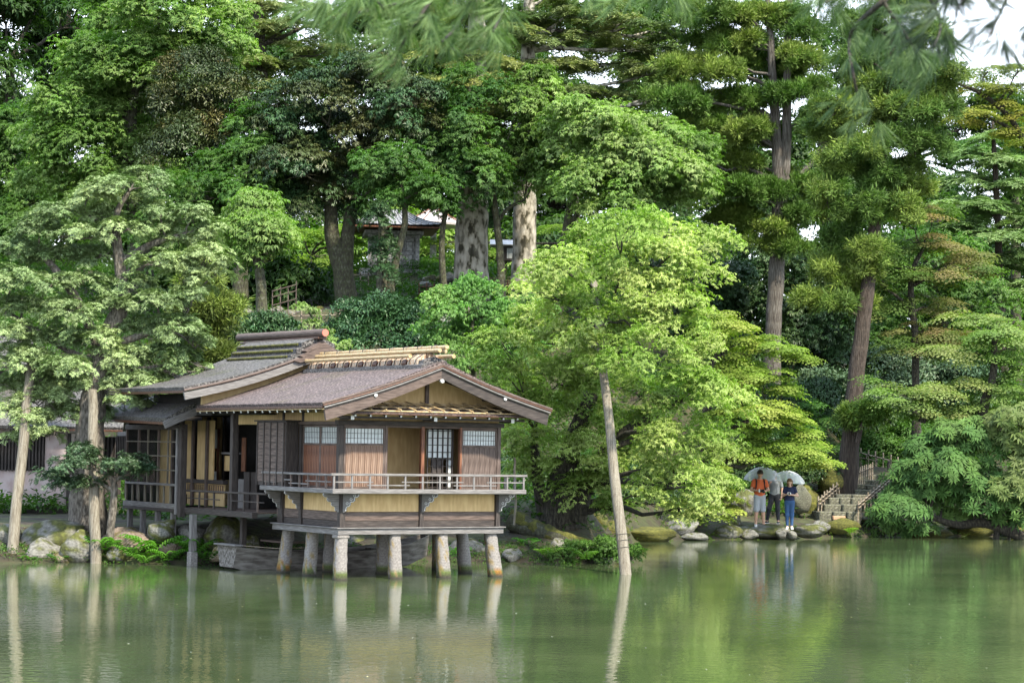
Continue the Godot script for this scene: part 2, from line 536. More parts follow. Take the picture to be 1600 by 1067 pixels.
func make_sprays() -> void:
	rng.seed = 11
	for kind in ["broad", "fine", "maple", "cedar", "fir", "rosette", "rhodo", "weep", "far"]:
		SP[kind] = []
		for variant in 3:
			var b := MB.new()
			match kind:
				"broad", "weep", "far":
					var tw := 5 if kind != "far" else 3
					for t in tw:
						var a := TAU * (t + rnd(-0.3, 0.3)) / tw
						var e := Vector3(cos(a), rnd(-0.1, 0.5), sin(a)) * rnd(0.12, 0.26)
						for k in (7 if kind != "far" else 4):
							var a2 := TAU * k / 6.0 + rnd(-0.4, 0.4)
							var d := (Vector3(cos(a2), rnd(-0.75, 0.1) - (0.5 if kind == "weep" else 0.0), sin(a2)) + Vector3(cos(a), 0, sin(a)) * 0.5).normalized()
							var s := 1.7 if kind == "far" else 1.0
							leaf(b, e, d, Vector3.UP, rnd(0.085, 0.175) * s, rnd(0.03, 0.05) * s, rnd(0.1, 0.35), rnd(0.65, 1.35))
				"fine":
					for k in 30:
						var a := rnd(0, TAU)
						var e := Vector3(cos(a), rnd(-0.2, 0.35), sin(a)) * rnd(0.03, 0.22)
						var d := (Vector3(cos(a), 0, sin(a)) + ball() * 0.8).normalized()
						leaf(b, e, d, Vector3.UP, rnd(0.06, 0.10), rnd(0.022, 0.034), 0.2, rnd(0.7, 1.3))
				"maple":
					for k in 16:
						var a := k * 2.4
						var r := 0.30 * sqrt((k + 0.5) / 16.0)
						var e := Vector3(cos(a) * r, rnd(-0.03, 0.03) - r * 0.12, sin(a) * r)
						var tone := rnd(0.8, 1.2)
						var dir0 := a + rnd(-0.5, 0.5)
						for f in 3:
							var a3 := dir0 + (f - 1) * 0.75
							leaf(b, e, Vector3(cos(a3), rnd(-0.35, 0.0), sin(a3)).normalized(), Vector3.UP, rnd(0.075, 0.10) * (1.0 if f == 1 else 0.8), 0.028, 0.2, tone)
				"cedar":
					for k in 36:
						var d := (ball() + Vector3(0, 0.3, 0)).normalized()
						var up := Vector3.UP if k % 2 == 0 else Vector3.RIGHT
						var e := d * rnd(0.02, 0.16) + ball() * 0.05
						leaf(b, e, (d + ball() * 0.4).normalized(), up, rnd(0.13, 0.2), rnd(0.02, 0.032), rnd(-0.35, 0.0), rnd(0.7, 1.3))
				"fir":
					for k in 13:
						var a := rnd(-1.3, 1.3)
						var e := Vector3(rnd(-0.25, 0.3), rnd(-0.02, 0.03), rnd(-0.12, 0.12))
						leaf(b, e, Vector3(cos(a), rnd(-0.1, 0.14), sin(a)).normalized(), Vector3.UP, rnd(0.16, 0.28), rnd(0.03, 0.045), 0.08, rnd(0.75, 1.3))
						if k % 3 == 0:
							leaf(b, e, Vector3(cos(a), 0.25, sin(a)).normalized(), Vector3(sin(a), 0, cos(a)), 0.16, 0.03, 0.0, rnd(0.8, 1.2))
				"rosette":
					for t in 5:
						var a := TAU * (t + rnd(-0.3, 0.3)) / 5.0
						var e := Vector3(cos(a) * 0.15, rnd(-0.06, 0.10), sin(a) * 0.15) if t > 0 else Vector3(0, 0.08, 0)
						for k in 8:
							var a2 := TAU * k / 8.0 + rnd(-0.2, 0.2)
							leaf(b, e, Vector3(cos(a2), rnd(0.0, 1.0), sin(a2)).normalized(), Vector3.UP, rnd(0.08, 0.14), rnd(0.022, 0.032), rnd(0.1, 0.3), rnd(0.75, 1.25))
				"rhodo":
					for k in 11:
						var a2 := TAU * k / 11.0 + rnd(-0.12, 0.12)
						leaf(b, Vector3(cos(a2), 0, sin(a2)) * 0.02, Vector3(cos(a2), rnd(-0.35, 0.25), sin(a2)).normalized(), Vector3.UP, rnd(0.16, 0.25), rnd(0.05, 0.066), rnd(0.0, 0.25), rnd(0.8, 1.2))
					for k in 5:
						var a2 := TAU * k / 5.0
						leaf(b, Vector3(0, 0.005, 0), Vector3(cos(a2), 1.2, sin(a2)).normalized(), Vector3.UP, 0.05, 0.022, 0.1, 1.0)
						for q in 4:
							b.c[b.c.size() - 1 - q] = Color(4.5, 1.35, 1.2)
			SP[kind].append(b.done())


# spray: the kind of leaf spray; col, tip: two leaf colours; the rest has defaults
func crown(parent: Node3D, lobes: Array, o: Dictionary) -> void:
	crown_count += 1
	rng.seed = 1000 + crown_count * 17
	var at := PackedFloat32Array()
	var xf: Array[Transform3D] = []
	var cs := PackedColorArray()
	var rc: float = o.get("clump", 0.65)
	var per: int = o.get("per", 13)
	var full: float = o.get("full", 1.0)
	var size: float = o.get("size", 1.0)
	var flat: bool = o.get("flat", false)
	var thick: float = o.get("thick", 1.0)
	var stray_share: float = o.get("stray", 0.22)
	var face: bool = o.get("face", false)
	var col: Color = o["col"]
	var tip: Color = o.get("tip", col)
	var tip_share: float = o.get("tip_share", 0.3)
	var vary: float = o.get("vary", 0.2)
	var fn := FastNoiseLite.new()
	fn.seed = crown_count
	fn.frequency = 0.35
	var pieces := lobes
	if o.has("split"):
		pieces = []
		for l in lobes:
			for q in o["split"]:
				var off := ball() * Vector3(l[3], l[4] * 0.8, l[3]) * rnd(0.3, 1.0)
				var f := rnd(0.34, 0.62)
				pieces.append([l[0] + off.x, l[1] + off.y, l[2] + off.z, l[3] * f, l[4] * f * rnd(0.6, 1.0)])
	for l in pieces:
		var ctr := Vector3(l[0], l[1], l[2]) - parent.position
		var rx: float = l[3]
		var ry: float = l[4]
		var rz: float = (rx + ry) * 0.5 if not flat else rx * 0.9
		var pp := 1.6
		var area := 4.0 * PI * pow((pow(rx * ry, pp) + pow(rx * rz, pp) + pow(ry * rz, pp)) / 3.0, 1.0 / pp)
		if flat:
			area = PI * rx * rz * (1.0 + ry / rx)
		var n := maxi(3, int(area / (PI * rc * rc) * (1.9 if not flat else 1.5) * full))
		for k in n:
			var d := ball()
			if d.z < -0.25 and rng.randf() < 0.6:
				continue
			var cc: Vector3
			var outward := d
			if flat:
				var a := rnd(0, TAU)
				var r := sqrt(rng.randf())
				cc = ctr + Vector3(cos(a) * r * rx, rnd(-0.5, 0.5) * ry * thick + (0.25 - r * r * 0.9) * ry * sqrt(thick), sin(a) * r * rz)
				outward = Vector3(cos(a) * r, 0.9, sin(a) * r).normalized()
			else:
				if d.y < -0.55:
					d.y = -d.y
				outward = d
				var rr := rnd(0.72, 1.02) if rng.randf() < 0.85 else rnd(0.3, 0.7)
				cc = ctr + d * Vector3(rx, ry, rz) * rr
			var tone := 1.0 + vary * rnd(-1, 1)
			var yellow := clampf(fn.get_noise_3dv(cc) * 1.6 + tip_share + rnd(-0.25, 0.25), 0.0, 1.0)
			var own := col.lerp(tip, yellow)
			var dome := (outward * 0.7 + Vector3.UP * 0.6).normalized()
			var rk := rc * rnd(0.5, 1.35)
			for j in per:
				var e := ball()
				if e.dot(dome) < -0.2:
					e = -e
				var stray := rnd(1.0, 1.8) if rng.randf() < stray_share else 1.0
				var p := cc + e * rk * rnd(0.45, 1.0) * stray * (Vector3(1, 0.4, 1) if flat else Vector3(1, 0.72, 1))
				var up := ((e * 0.7 + Vector3.UP * 0.8) if not flat else (e * 0.45 + outward * 0.35 + Vector3.UP)).normalized()
				if face:
					up = (e * 0.5 + outward * 0.5 + Vector3(0, 0.5, 0.65)).normalized()
				var s := size * rnd(0.8, 1.25)
				var x := up.cross(Vector3(sin(j * 2.4 + k), 0.1, cos(j * 2.4 + k))).normalized()
				xf.append(Transform3D(Basis(x * s, up * s, x.cross(up) * s), p))
				var t2 := tone * rnd(0.85, 1.15)
				cs.append(Color(own.r * t2, own.g * t2, own.b * t2))
	var mm := MultiMesh.new()
	mm.transform_format = MultiMesh.TRANSFORM_3D
	mm.use_colors = true
	mm.mesh = SP[o["spray"]][crown_count % 3]
	mm.instance_count = xf.size()
	for k in xf.size():
		mm.set_instance_transform(k, xf[k])
		mm.set_instance_color(k, cs[k])
	total_sprays += xf.size()
	var mi := MultiMeshInstance3D.new()
	mi.name = o.get("called", "crown")
	mi.multimesh = mm
	mi.material_override = M[o.get("mat", "leaf")]
	mi.set_meta("kind", "stuff")
	parent.add_child(mi, true)


var total_sprays := 0


func bend(a: Vector3, b: Vector3, sag: float, steps: int, wig: float) -> Array:
	var out := []
	for k in steps + 1:
		var t := float(k) / steps
		var p := a.lerp(b, t) + Vector3(0, sag * sin(t * PI), 0)
		if k > 0 and k < steps:
			p += ball() * wig
		out.append(p)
	return out


func smooth_path(pts: Array, per: int) -> Array:
	if pts.size() < 3:
		per = maxi(per, 4)
	var c := Curve3D.new()
	for k in pts.size():
		var t: Vector3 = (pts[mini(k + 1, pts.size() - 1)] - pts[maxi(k - 1, 0)]) / 6.0
		c.add_point(pts[k], -t, t)
	var out := []
	for k in (pts.size() - 1) * per + 1:
		out.append(c.sample(int(k / per), fmod(k, per) / per))
	return out


# stems: lists of [x, y, z, radius] from the ground up; lobes: lists of [x, y, z, rx, ry]
func tree(called: String, label: String, stems: Array, lobes: Array, o: Dictionary, group := "") -> Node3D:
	var f: Array = stems[0][0]
	var root := thing(called, label, o.get("category", "tree"), Vector3(f[0], f[1], f[2]), 0.0, group)
	rng.seed = 500 + crown_count
	var tops := []
	for st in stems:
		var pts := []
		var rad := []
		for s in st:
			pts.append(Vector3(s[0], s[1], s[2]) - root.position)
			rad.append(s[3])
		if st == stems[0]:
			pts[0].y -= 0.6
			rad[0] *= 1.12
		var fine := smooth_path(pts, 6)
		var fr := []
		for k in fine.size():
			var t := float(k) / (fine.size() - 1) * (rad.size() - 1)
			var j := mini(int(t), rad.size() - 2)
			fr.append(lerpf(rad[j], rad[j + 1], t - j))
		var b := MB.new()
		b.tube(fine, fr, o.get("sides", 12), true, o.get("wob", 0.12), crown_count * 1.3 + tops.size())
		part("trunk", b.done(), M[o.get("bark", "dark_bark")], root)
		for k in fine.size():
			tops.append([fine[k], fr[k]])
	if not o.get("bare", false):
		for l in lobes:
			var c := Vector3(l[0], l[1], l[2]) - root.position
			var best: Array = tops[tops.size() - 1]
			var cost := 1e9
			for t in tops:
				var drop: float = c.y - t[0].y
				var w: float = c.distance_to(t[0]) + (absf(drop) * 1.5 if drop < 0.15 * c.distance_to(t[0]) else 0.0)
				if w < cost:
					cost = w
					best = t
			var r0: float = minf(best[1] * 0.6, 0.035 + 0.022 * c.distance_to(best[0]))
			var path := bend(best[0], c, o.get("sag", 0.15), 5, minf(0.16, c.distance_to(best[0]) * 0.06))
			var b2 := MB.new()
			b2.tube(path, [r0, r0 * 0.8, r0 * 0.66, r0 * 0.52, r0 * 0.4, r0 * 0.2], 6, true)
			for j in o.get("twigs", 3):
				var e := c + ball() * Vector3(l[3], l[4], l[3]) * 0.8
				var st2: Vector3 = path[3].lerp(path[5], rng.randf())
				b2.tube(bend(st2, e, 0.1, 3, 0.07), [r0 * 0.42, r0 * 0.3, r0 * 0.2, r0 * 0.08], 5, true)
			part("limb", b2.done(), M[o.get("bark", "dark_bark")], root)
	crown(root, lobes, o)
	return root


func C(r: float, g: float, b: float) -> Color:
	return Color(r, g, b)


func plus(a: Dictionary, b: Dictionary) -> Dictionary:
	var d := a.duplicate()
	d.merge(b, true)
	return d


func forest() -> void:
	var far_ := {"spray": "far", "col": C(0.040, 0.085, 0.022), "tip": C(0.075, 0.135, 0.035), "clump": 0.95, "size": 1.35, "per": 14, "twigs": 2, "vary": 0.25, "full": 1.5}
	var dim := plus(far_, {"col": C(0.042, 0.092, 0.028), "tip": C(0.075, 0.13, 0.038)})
	var bright := {"spray": "broad", "col": C(0.13, 0.235, 0.055), "tip": C(0.29, 0.41, 0.125), "clump": 0.62, "size": 1.05, "per": 13, "bark": "mossy_bark"}
	var mid := plus(bright, {"col": C(0.07, 0.155, 0.034), "tip": C(0.13, 0.23, 0.055)})
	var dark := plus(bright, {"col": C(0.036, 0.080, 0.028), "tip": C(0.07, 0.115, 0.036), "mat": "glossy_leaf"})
	var rusty := plus(bright, {"col": C(0.040, 0.062, 0.020), "tip": C(0.15, 0.125, 0.04), "tip_share": 0.12, "mat": "glossy_leaf", "spray": "fine", "size": 1.7, "vary": 0.25})
	var fir := {"spray": "fir", "col": C(0.10, 0.145, 0.048), "tip": C(0.30, 0.33, 0.13), "tip_share": 0.35, "flat": true, "clump": 0.55, "size": 1.1, "per": 14, "mat": "needle", "bark": "pale_bark", "twigs": 2, "full": 1.5}
	var cedar := {"spray": "cedar", "col": C(0.075, 0.155, 0.022), "tip": C(0.17, 0.235, 0.04), "tip_share": 0.35, "clump": 0.34, "size": 1.1, "per": 11, "mat": "needle", "bark": "cedar_bark", "vary": 0.25, "twigs": 2, "full": 1.1, "split": 5, "stray": 0.5}
	var maple := {"spray": "maple", "col": C(0.14, 0.25, 0.045), "tip": C(0.26, 0.34, 0.08), "flat": true, "clump": 0.5, "size": 1.0, "per": 11, "full": 1.25, "bark": "dark_bark", "sag": 0.05}

	# the wood behind, from left to right
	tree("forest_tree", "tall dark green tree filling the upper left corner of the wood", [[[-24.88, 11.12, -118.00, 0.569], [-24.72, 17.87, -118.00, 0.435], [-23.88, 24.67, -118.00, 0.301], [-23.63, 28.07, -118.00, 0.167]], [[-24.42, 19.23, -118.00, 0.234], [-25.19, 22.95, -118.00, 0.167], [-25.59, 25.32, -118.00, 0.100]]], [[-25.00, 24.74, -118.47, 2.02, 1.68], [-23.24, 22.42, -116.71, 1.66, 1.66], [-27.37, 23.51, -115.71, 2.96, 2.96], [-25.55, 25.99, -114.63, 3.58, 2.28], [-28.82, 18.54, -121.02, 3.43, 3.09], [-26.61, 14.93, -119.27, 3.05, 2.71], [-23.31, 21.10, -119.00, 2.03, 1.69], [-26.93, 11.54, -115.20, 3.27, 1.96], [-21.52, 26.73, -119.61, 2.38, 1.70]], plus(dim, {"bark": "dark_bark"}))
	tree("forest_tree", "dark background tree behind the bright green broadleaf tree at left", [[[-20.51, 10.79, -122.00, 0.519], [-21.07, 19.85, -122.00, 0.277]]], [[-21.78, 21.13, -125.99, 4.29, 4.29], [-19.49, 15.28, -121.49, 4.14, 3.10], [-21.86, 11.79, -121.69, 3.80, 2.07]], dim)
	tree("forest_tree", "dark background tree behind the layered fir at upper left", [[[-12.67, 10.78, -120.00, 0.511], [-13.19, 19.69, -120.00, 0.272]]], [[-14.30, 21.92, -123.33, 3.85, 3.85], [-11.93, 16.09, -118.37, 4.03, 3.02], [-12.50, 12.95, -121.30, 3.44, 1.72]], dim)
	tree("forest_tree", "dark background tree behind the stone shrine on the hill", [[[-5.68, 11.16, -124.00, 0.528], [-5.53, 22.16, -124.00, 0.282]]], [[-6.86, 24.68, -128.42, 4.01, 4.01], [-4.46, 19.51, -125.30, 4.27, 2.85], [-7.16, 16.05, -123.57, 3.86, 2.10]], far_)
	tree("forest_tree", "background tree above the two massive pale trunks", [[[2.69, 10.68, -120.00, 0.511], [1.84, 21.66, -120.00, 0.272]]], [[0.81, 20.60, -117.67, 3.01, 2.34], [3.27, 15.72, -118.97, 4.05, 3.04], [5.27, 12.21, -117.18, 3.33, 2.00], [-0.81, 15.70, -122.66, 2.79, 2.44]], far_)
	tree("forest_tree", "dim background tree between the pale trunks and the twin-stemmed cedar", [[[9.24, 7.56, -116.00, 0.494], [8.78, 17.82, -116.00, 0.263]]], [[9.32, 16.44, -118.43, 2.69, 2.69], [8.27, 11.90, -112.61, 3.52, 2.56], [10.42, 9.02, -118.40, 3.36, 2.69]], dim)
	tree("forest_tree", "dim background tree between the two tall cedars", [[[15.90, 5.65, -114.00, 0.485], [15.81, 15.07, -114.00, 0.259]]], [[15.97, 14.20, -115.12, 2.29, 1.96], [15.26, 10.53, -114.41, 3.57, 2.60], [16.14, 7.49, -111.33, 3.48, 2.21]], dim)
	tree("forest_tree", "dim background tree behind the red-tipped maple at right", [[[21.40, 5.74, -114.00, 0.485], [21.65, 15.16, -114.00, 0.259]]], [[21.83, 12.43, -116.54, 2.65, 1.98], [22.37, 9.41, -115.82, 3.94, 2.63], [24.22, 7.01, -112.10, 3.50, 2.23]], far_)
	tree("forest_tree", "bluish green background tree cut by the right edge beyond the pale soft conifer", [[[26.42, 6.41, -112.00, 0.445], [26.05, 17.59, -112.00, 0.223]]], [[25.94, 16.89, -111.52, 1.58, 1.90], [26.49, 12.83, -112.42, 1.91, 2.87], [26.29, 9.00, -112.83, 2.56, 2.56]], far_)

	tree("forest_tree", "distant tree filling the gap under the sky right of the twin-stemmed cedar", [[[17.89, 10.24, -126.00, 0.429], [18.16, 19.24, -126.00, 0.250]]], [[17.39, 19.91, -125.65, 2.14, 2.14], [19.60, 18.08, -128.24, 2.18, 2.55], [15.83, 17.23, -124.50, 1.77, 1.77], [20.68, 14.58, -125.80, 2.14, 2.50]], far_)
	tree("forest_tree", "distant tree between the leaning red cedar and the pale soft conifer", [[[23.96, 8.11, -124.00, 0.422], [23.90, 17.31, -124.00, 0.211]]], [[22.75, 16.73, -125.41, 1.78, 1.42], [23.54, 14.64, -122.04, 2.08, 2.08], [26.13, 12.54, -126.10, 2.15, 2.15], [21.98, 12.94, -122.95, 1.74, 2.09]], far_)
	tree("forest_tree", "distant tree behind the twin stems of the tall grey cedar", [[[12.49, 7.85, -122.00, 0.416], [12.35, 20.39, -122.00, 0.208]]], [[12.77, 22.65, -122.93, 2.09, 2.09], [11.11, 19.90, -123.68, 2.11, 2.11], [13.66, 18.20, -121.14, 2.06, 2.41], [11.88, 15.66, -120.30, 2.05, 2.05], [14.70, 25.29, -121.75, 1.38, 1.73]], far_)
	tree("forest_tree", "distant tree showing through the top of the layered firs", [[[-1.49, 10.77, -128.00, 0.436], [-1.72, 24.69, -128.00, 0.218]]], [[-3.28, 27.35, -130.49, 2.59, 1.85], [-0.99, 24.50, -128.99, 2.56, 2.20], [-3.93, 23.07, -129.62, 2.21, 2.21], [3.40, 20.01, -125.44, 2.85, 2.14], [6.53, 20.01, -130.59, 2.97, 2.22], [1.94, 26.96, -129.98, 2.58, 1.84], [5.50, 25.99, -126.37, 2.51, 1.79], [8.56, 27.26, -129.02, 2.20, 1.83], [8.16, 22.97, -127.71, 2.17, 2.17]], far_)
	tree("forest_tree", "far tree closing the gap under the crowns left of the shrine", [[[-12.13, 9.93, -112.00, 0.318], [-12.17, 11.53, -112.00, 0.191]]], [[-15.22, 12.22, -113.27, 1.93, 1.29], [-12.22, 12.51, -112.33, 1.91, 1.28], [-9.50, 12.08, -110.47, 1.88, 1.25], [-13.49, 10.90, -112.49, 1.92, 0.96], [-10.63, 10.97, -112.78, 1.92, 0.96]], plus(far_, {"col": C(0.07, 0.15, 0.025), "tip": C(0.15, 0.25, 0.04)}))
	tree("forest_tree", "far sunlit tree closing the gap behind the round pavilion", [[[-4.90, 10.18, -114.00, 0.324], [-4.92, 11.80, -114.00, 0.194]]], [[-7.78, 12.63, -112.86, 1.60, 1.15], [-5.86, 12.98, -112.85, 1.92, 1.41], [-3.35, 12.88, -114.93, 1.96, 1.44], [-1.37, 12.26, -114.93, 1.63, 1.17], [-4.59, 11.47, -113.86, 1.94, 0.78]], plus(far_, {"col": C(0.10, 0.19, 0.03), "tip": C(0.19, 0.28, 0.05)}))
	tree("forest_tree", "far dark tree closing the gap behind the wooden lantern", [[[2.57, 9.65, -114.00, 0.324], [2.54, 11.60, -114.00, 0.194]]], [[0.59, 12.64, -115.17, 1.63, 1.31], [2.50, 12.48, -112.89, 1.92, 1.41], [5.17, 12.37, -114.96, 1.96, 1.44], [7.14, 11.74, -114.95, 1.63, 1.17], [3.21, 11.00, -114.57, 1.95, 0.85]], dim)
	tree("broadleaf_tree", "sunlit broadleaf tree filling the slope behind the airy maple", [[[18.57, 4.75, -96.00, 0.245], [18.48, 9.12, -96.00, 0.163]]], [[17.44, 11.29, -96.03, 1.36, 0.98], [19.11, 10.78, -96.18, 1.36, 1.09], [16.00, 10.14, -95.56, 1.36, 0.98], [18.47, 9.18, -97.07, 1.52, 1.10], [19.95, 9.07, -94.92, 1.35, 1.08], [17.00, 8.03, -96.49, 1.37, 0.99], [19.30, 7.26, -97.03, 1.38, 1.10], [21.19, 6.96, -95.60, 1.36, 1.09], [15.56, 6.89, -96.01, 1.09, 0.82]], plus(mid, {"full": 0.8}))
	tree("broadleaf_tree", "broadleaf tree crowning the right edge above the pale conifer", [[[23.81, 5.00, -106.00, 0.271], [23.69, 15.27, -106.00, 0.181]]], [[22.96, 16.54, -106.55, 1.51, 1.21], [24.10, 17.26, -104.92, 1.49, 1.19], [20.91, 16.36, -105.41, 1.20, 1.02], [22.49, 14.76, -107.14, 1.52, 1.22], [24.36, 14.20, -107.30, 1.52, 1.22], [19.49, 16.70, -105.89, 1.20, 1.02]], plus(mid, {"full": 0.7}))
	tree("forest_tree", "distant tree behind the top of the leaning red cedar", [[[20.58, 8.17, -127.00, 0.433], [20.45, 23.05, -127.00, 0.216]]], [[18.92, 25.16, -126.63, 1.80, 1.44], [21.13, 24.49, -126.79, 1.80, 1.80], [19.73, 22.68, -127.04, 1.80, 1.80], [22.49, 21.81, -128.24, 1.82, 1.82], [23.34, 23.83, -127.00, 1.44, 1.08], [25.26, 21.00, -127.39, 1.45, 1.08], [26.75, 21.90, -125.88, 1.43, 1.07], [29.15, 21.96, -128.56, 1.46, 1.46]], far_)
	tree("forest_tree", "tree whose crown top closes the upper left corner against the sky", [[[-24.46, 10.86, -110.00, 0.375], [-24.89, 21.25, -110.00, 0.219]]], [[-25.59, 23.91, -110.72, 1.89, 1.89], [-23.65, 25.13, -111.88, 1.91, 1.59], [-25.64, 20.37, -108.62, 1.54, 1.85], [-21.22, 23.72, -109.38, 1.55, 1.55]], dim)
	tree("forest_tree", "sloping mass of a far broadleaf tree behind the stepped path", [[[17.77, 3.10, -104.00, 0.295], [17.76, 4.57, -104.00, 0.177]]], [[15.72, 4.84, -104.19, 1.77, 1.18], [17.76, 4.28, -104.00, 1.77, 1.18], [20.02, 4.33, -105.01, 1.79, 1.19], [21.57, 4.32, -102.48, 1.75, 1.16], [23.36, 4.65, -102.69, 1.46, 1.46], [13.79, 3.33, -105.18, 1.49, 0.90]], dim)
	tree("broadleaf_tree", "deep green broadleaf tree at the left edge above the pale clipped tree", [[[-22.24, 10.44, -104.00, 0.384], [-22.48, 14.30, -104.00, 0.266]]], [[-23.48, 15.30, -105.02, 2.38, 1.79], [-22.10, 13.15, -104.42, 1.78, 1.48], [-23.89, 12.12, -103.27, 1.76, 1.47], [-22.72, 16.98, -104.08, 1.77, 1.18]], plus(mid, {"full": 1.4, "col": C(0.055, 0.125, 0.03)}))
	tree("broadleaf_tree", "large bright green broadleaf tree with billowing crown at upper left", [[[-15.21, 9.11, -92.00, 0.522], [-15.41, 12.26, -92.00, 0.444], [-15.89, 15.68, -92.00, 0.313], [-15.43, 18.60, -92.00, 0.183]]], [[-14.10, 20.07, -89.92, 2.04, 1.40], [-16.27, 19.68, -93.65, 1.86, 1.33], [-12.46, 19.57, -91.26, 1.55, 1.30], [-17.00, 17.81, -90.62, 1.54, 1.29], [-14.68, 17.85, -90.65, 2.06, 1.42], [-12.74, 18.04, -91.60, 1.30, 1.17], [-18.08, 16.55, -90.98, 1.42, 1.03], [-16.63, 16.62, -93.07, 1.98, 1.32], [-14.57, 16.72, -93.51, 1.59, 1.19], [-17.56, 14.76, -91.22, 1.55, 1.17], [-15.77, 14.76, -93.00, 1.85, 1.19], [-19.03, 13.42, -92.24, 1.44, 0.79], [-17.06, 12.98, -91.57, 1.69, 1.04], [-19.79, 14.98, -93.17, 1.16, 0.90], [-18.30, 15.10, -90.96, 1.14, 0.88], [-13.63, 18.39, -91.40, 1.04, 0.78], [-16.68, 20.60, -92.85, 1.32, 0.90], [-13.42, 17.18, -92.86, 1.05, 0.79], [-15.07, 13.08, -92.16, 1.44, 1.05], [-16.20, 11.67, -92.82, 1.58, 0.92]], plus(bright, {"full": 1.35, "tip_share": 0.42}))
	tree("broadleaf_tree", "rust-tinged evergreen with brown leaf tips beside the bright green tree", [[[-11.81, 9.39, -88.00, 0.375], [-11.78, 13.67, -88.00, 0.250], [-11.95, 15.94, -88.00, 0.125]]], [[-12.76, 17.47, -88.16, 1.25, 0.70], [-11.89, 16.60, -87.39, 1.36, 0.69], [-13.39, 16.09, -88.32, 1.13, 0.80], [-11.74, 15.61, -88.37, 1.38, 0.88], [-12.80, 14.66, -87.11, 1.24, 0.79], [-13.60, 14.08, -87.56, 0.87, 0.70], [-11.59, 14.23, -87.46, 1.37, 0.74]], rusty)
	tree("broadleaf_tree", "mid green broadleaf tree hanging low under the rust-tinged evergreen", [[[-10.43, 9.02, -86.00, 0.293], [-10.41, 13.44, -86.00, 0.171]]], [[-10.26, 14.89, -86.63, 0.98, 0.86], [-11.41, 13.09, -86.27, 1.35, 0.73], [-9.88, 13.53, -85.64, 0.97, 0.85], [-12.21, 12.08, -85.08, 1.45, 0.85], [-10.26, 12.34, -84.95, 1.09, 0.72], [-12.16, 11.01, -86.64, 1.48, 0.98], [-13.60, 10.72, -86.42, 1.23, 0.98], [-10.91, 11.39, -86.50, 1.23, 0.74]], mid)
	tree("fir_tree", "layered fir with pale flat sprays and bare grey twigs at upper left", [[[-10.63, 9.89, -98.00, 0.362], [-11.09, 18.02, -98.00, 0.278], [-11.48, 23.37, -98.00, 0.167]]], [[-12.70, 21.87, -99.09, 1.55, 0.34], [-10.42, 22.14, -98.84, 1.68, 0.39], [-11.41, 20.94, -97.80, 1.39, 0.33], [-12.57, 20.29, -98.26, 1.26, 0.33], [-10.67, 20.44, -98.88, 1.40, 0.34], [-11.32, 19.31, -97.37, 1.52, 0.33], [-12.72, 18.89, -97.48, 1.24, 0.33], [-9.80, 19.32, -98.94, 1.40, 0.39], [-11.98, 18.35, -98.41, 1.12, 0.28], [-9.17, 21.11, -97.81, 1.67, 0.39], [-8.32, 20.01, -97.87, 1.39, 0.39], [-10.47, 18.22, -97.45, 1.38, 0.33], [-7.46, 21.60, -97.26, 1.38, 0.39], [-8.52, 18.51, -97.34, 1.38, 0.39]], plus(fir, {"bark": "dark_bark"}))
	tree("broadleaf_tree", "very dark evergreen with a mossy forked trunk left of the stone shrine", [[[-6.25, 7.86, -86.00, 0.488], [-6.50, 9.32, -86.00, 0.391], [-6.92, 10.79, -86.00, 0.293], [-7.08, 12.51, -86.00, 0.207]], [[-6.45, 9.45, -86.00, 0.317], [-6.32, 11.29, -86.00, 0.244], [-5.99, 13.51, -86.00, 0.171]]], [[-7.69, 15.84, -85.27, 1.69, 1.09], [-5.79, 15.96, -85.89, 1.71, 1.10], [-4.01, 15.57, -84.71, 1.44, 1.08], [-8.67, 14.64, -85.55, 1.34, 0.97], [-7.12, 14.69, -87.54, 1.74, 1.12], [-4.99, 14.30, -85.34, 1.70, 1.09], [-3.34, 14.30, -86.99, 0.99, 0.99], [-8.32, 13.20, -84.76, 1.32, 0.96], [-6.52, 13.09, -86.68, 1.48, 0.98], [-4.47, 12.72, -85.37, 1.21, 0.85], [-7.42, 12.00, -85.89, 1.34, 0.85], [-8.96, 12.29, -86.53, 0.98, 0.86], [-5.75, 16.82, -85.07, 1.45, 0.72]], plus(dark, {"bark": "mossy_bark", "tip": C(0.085, 0.075, 0.028), "tip_share": 0.15}))
	tree("broadleaf_tree", "ivy-clad thin double trunk with light green hanging crown before the stone shrine", [[[-4.79, 8.18, -83.00, 0.236], [-4.84, 9.36, -83.00, 0.200], [-4.79, 10.55, -83.00, 0.165], [-5.05, 11.73, -83.00, 0.118]], [[-4.56, 8.42, -83.00, 0.165], [-4.30, 9.84, -83.00, 0.141], [-4.04, 11.03, -83.00, 0.118], [-4.11, 12.22, -83.00, 0.071]]], [[-5.07, 13.25, -82.85, 0.71, 0.52], [-4.26, 13.15, -83.29, 0.83, 0.59], [-4.87, 12.59, -83.82, 0.83, 0.59], [-3.80, 12.56, -83.83, 0.83, 0.59], [-3.19, 12.17, -82.44, 0.66, 0.47], [-4.08, 12.13, -83.50, 0.81, 0.38], [-4.82, 11.93, -83.08, 0.59, 0.33]], plus(bright, {"col": C(0.07, 0.15, 0.036), "tip": C(0.12, 0.21, 0.06), "clump": 0.5}))
	tree("ivy_shrub", "dark ivy clump climbing the thin trunks before the stone shrine", [[[-4.77, 8.15, -82.60, 0.094], [-4.82, 9.80, -82.60, 0.070]]], [[-4.86, 9.97, -83.20, 0.47, 0.66], [-5.04, 11.18, -82.26, 0.51, 0.51], [-4.67, 9.06, -82.19, 0.33, 0.42]], plus(dark, {"clump": 0.4, "size": 0.7, "category": "ivy", "twigs": 1}))
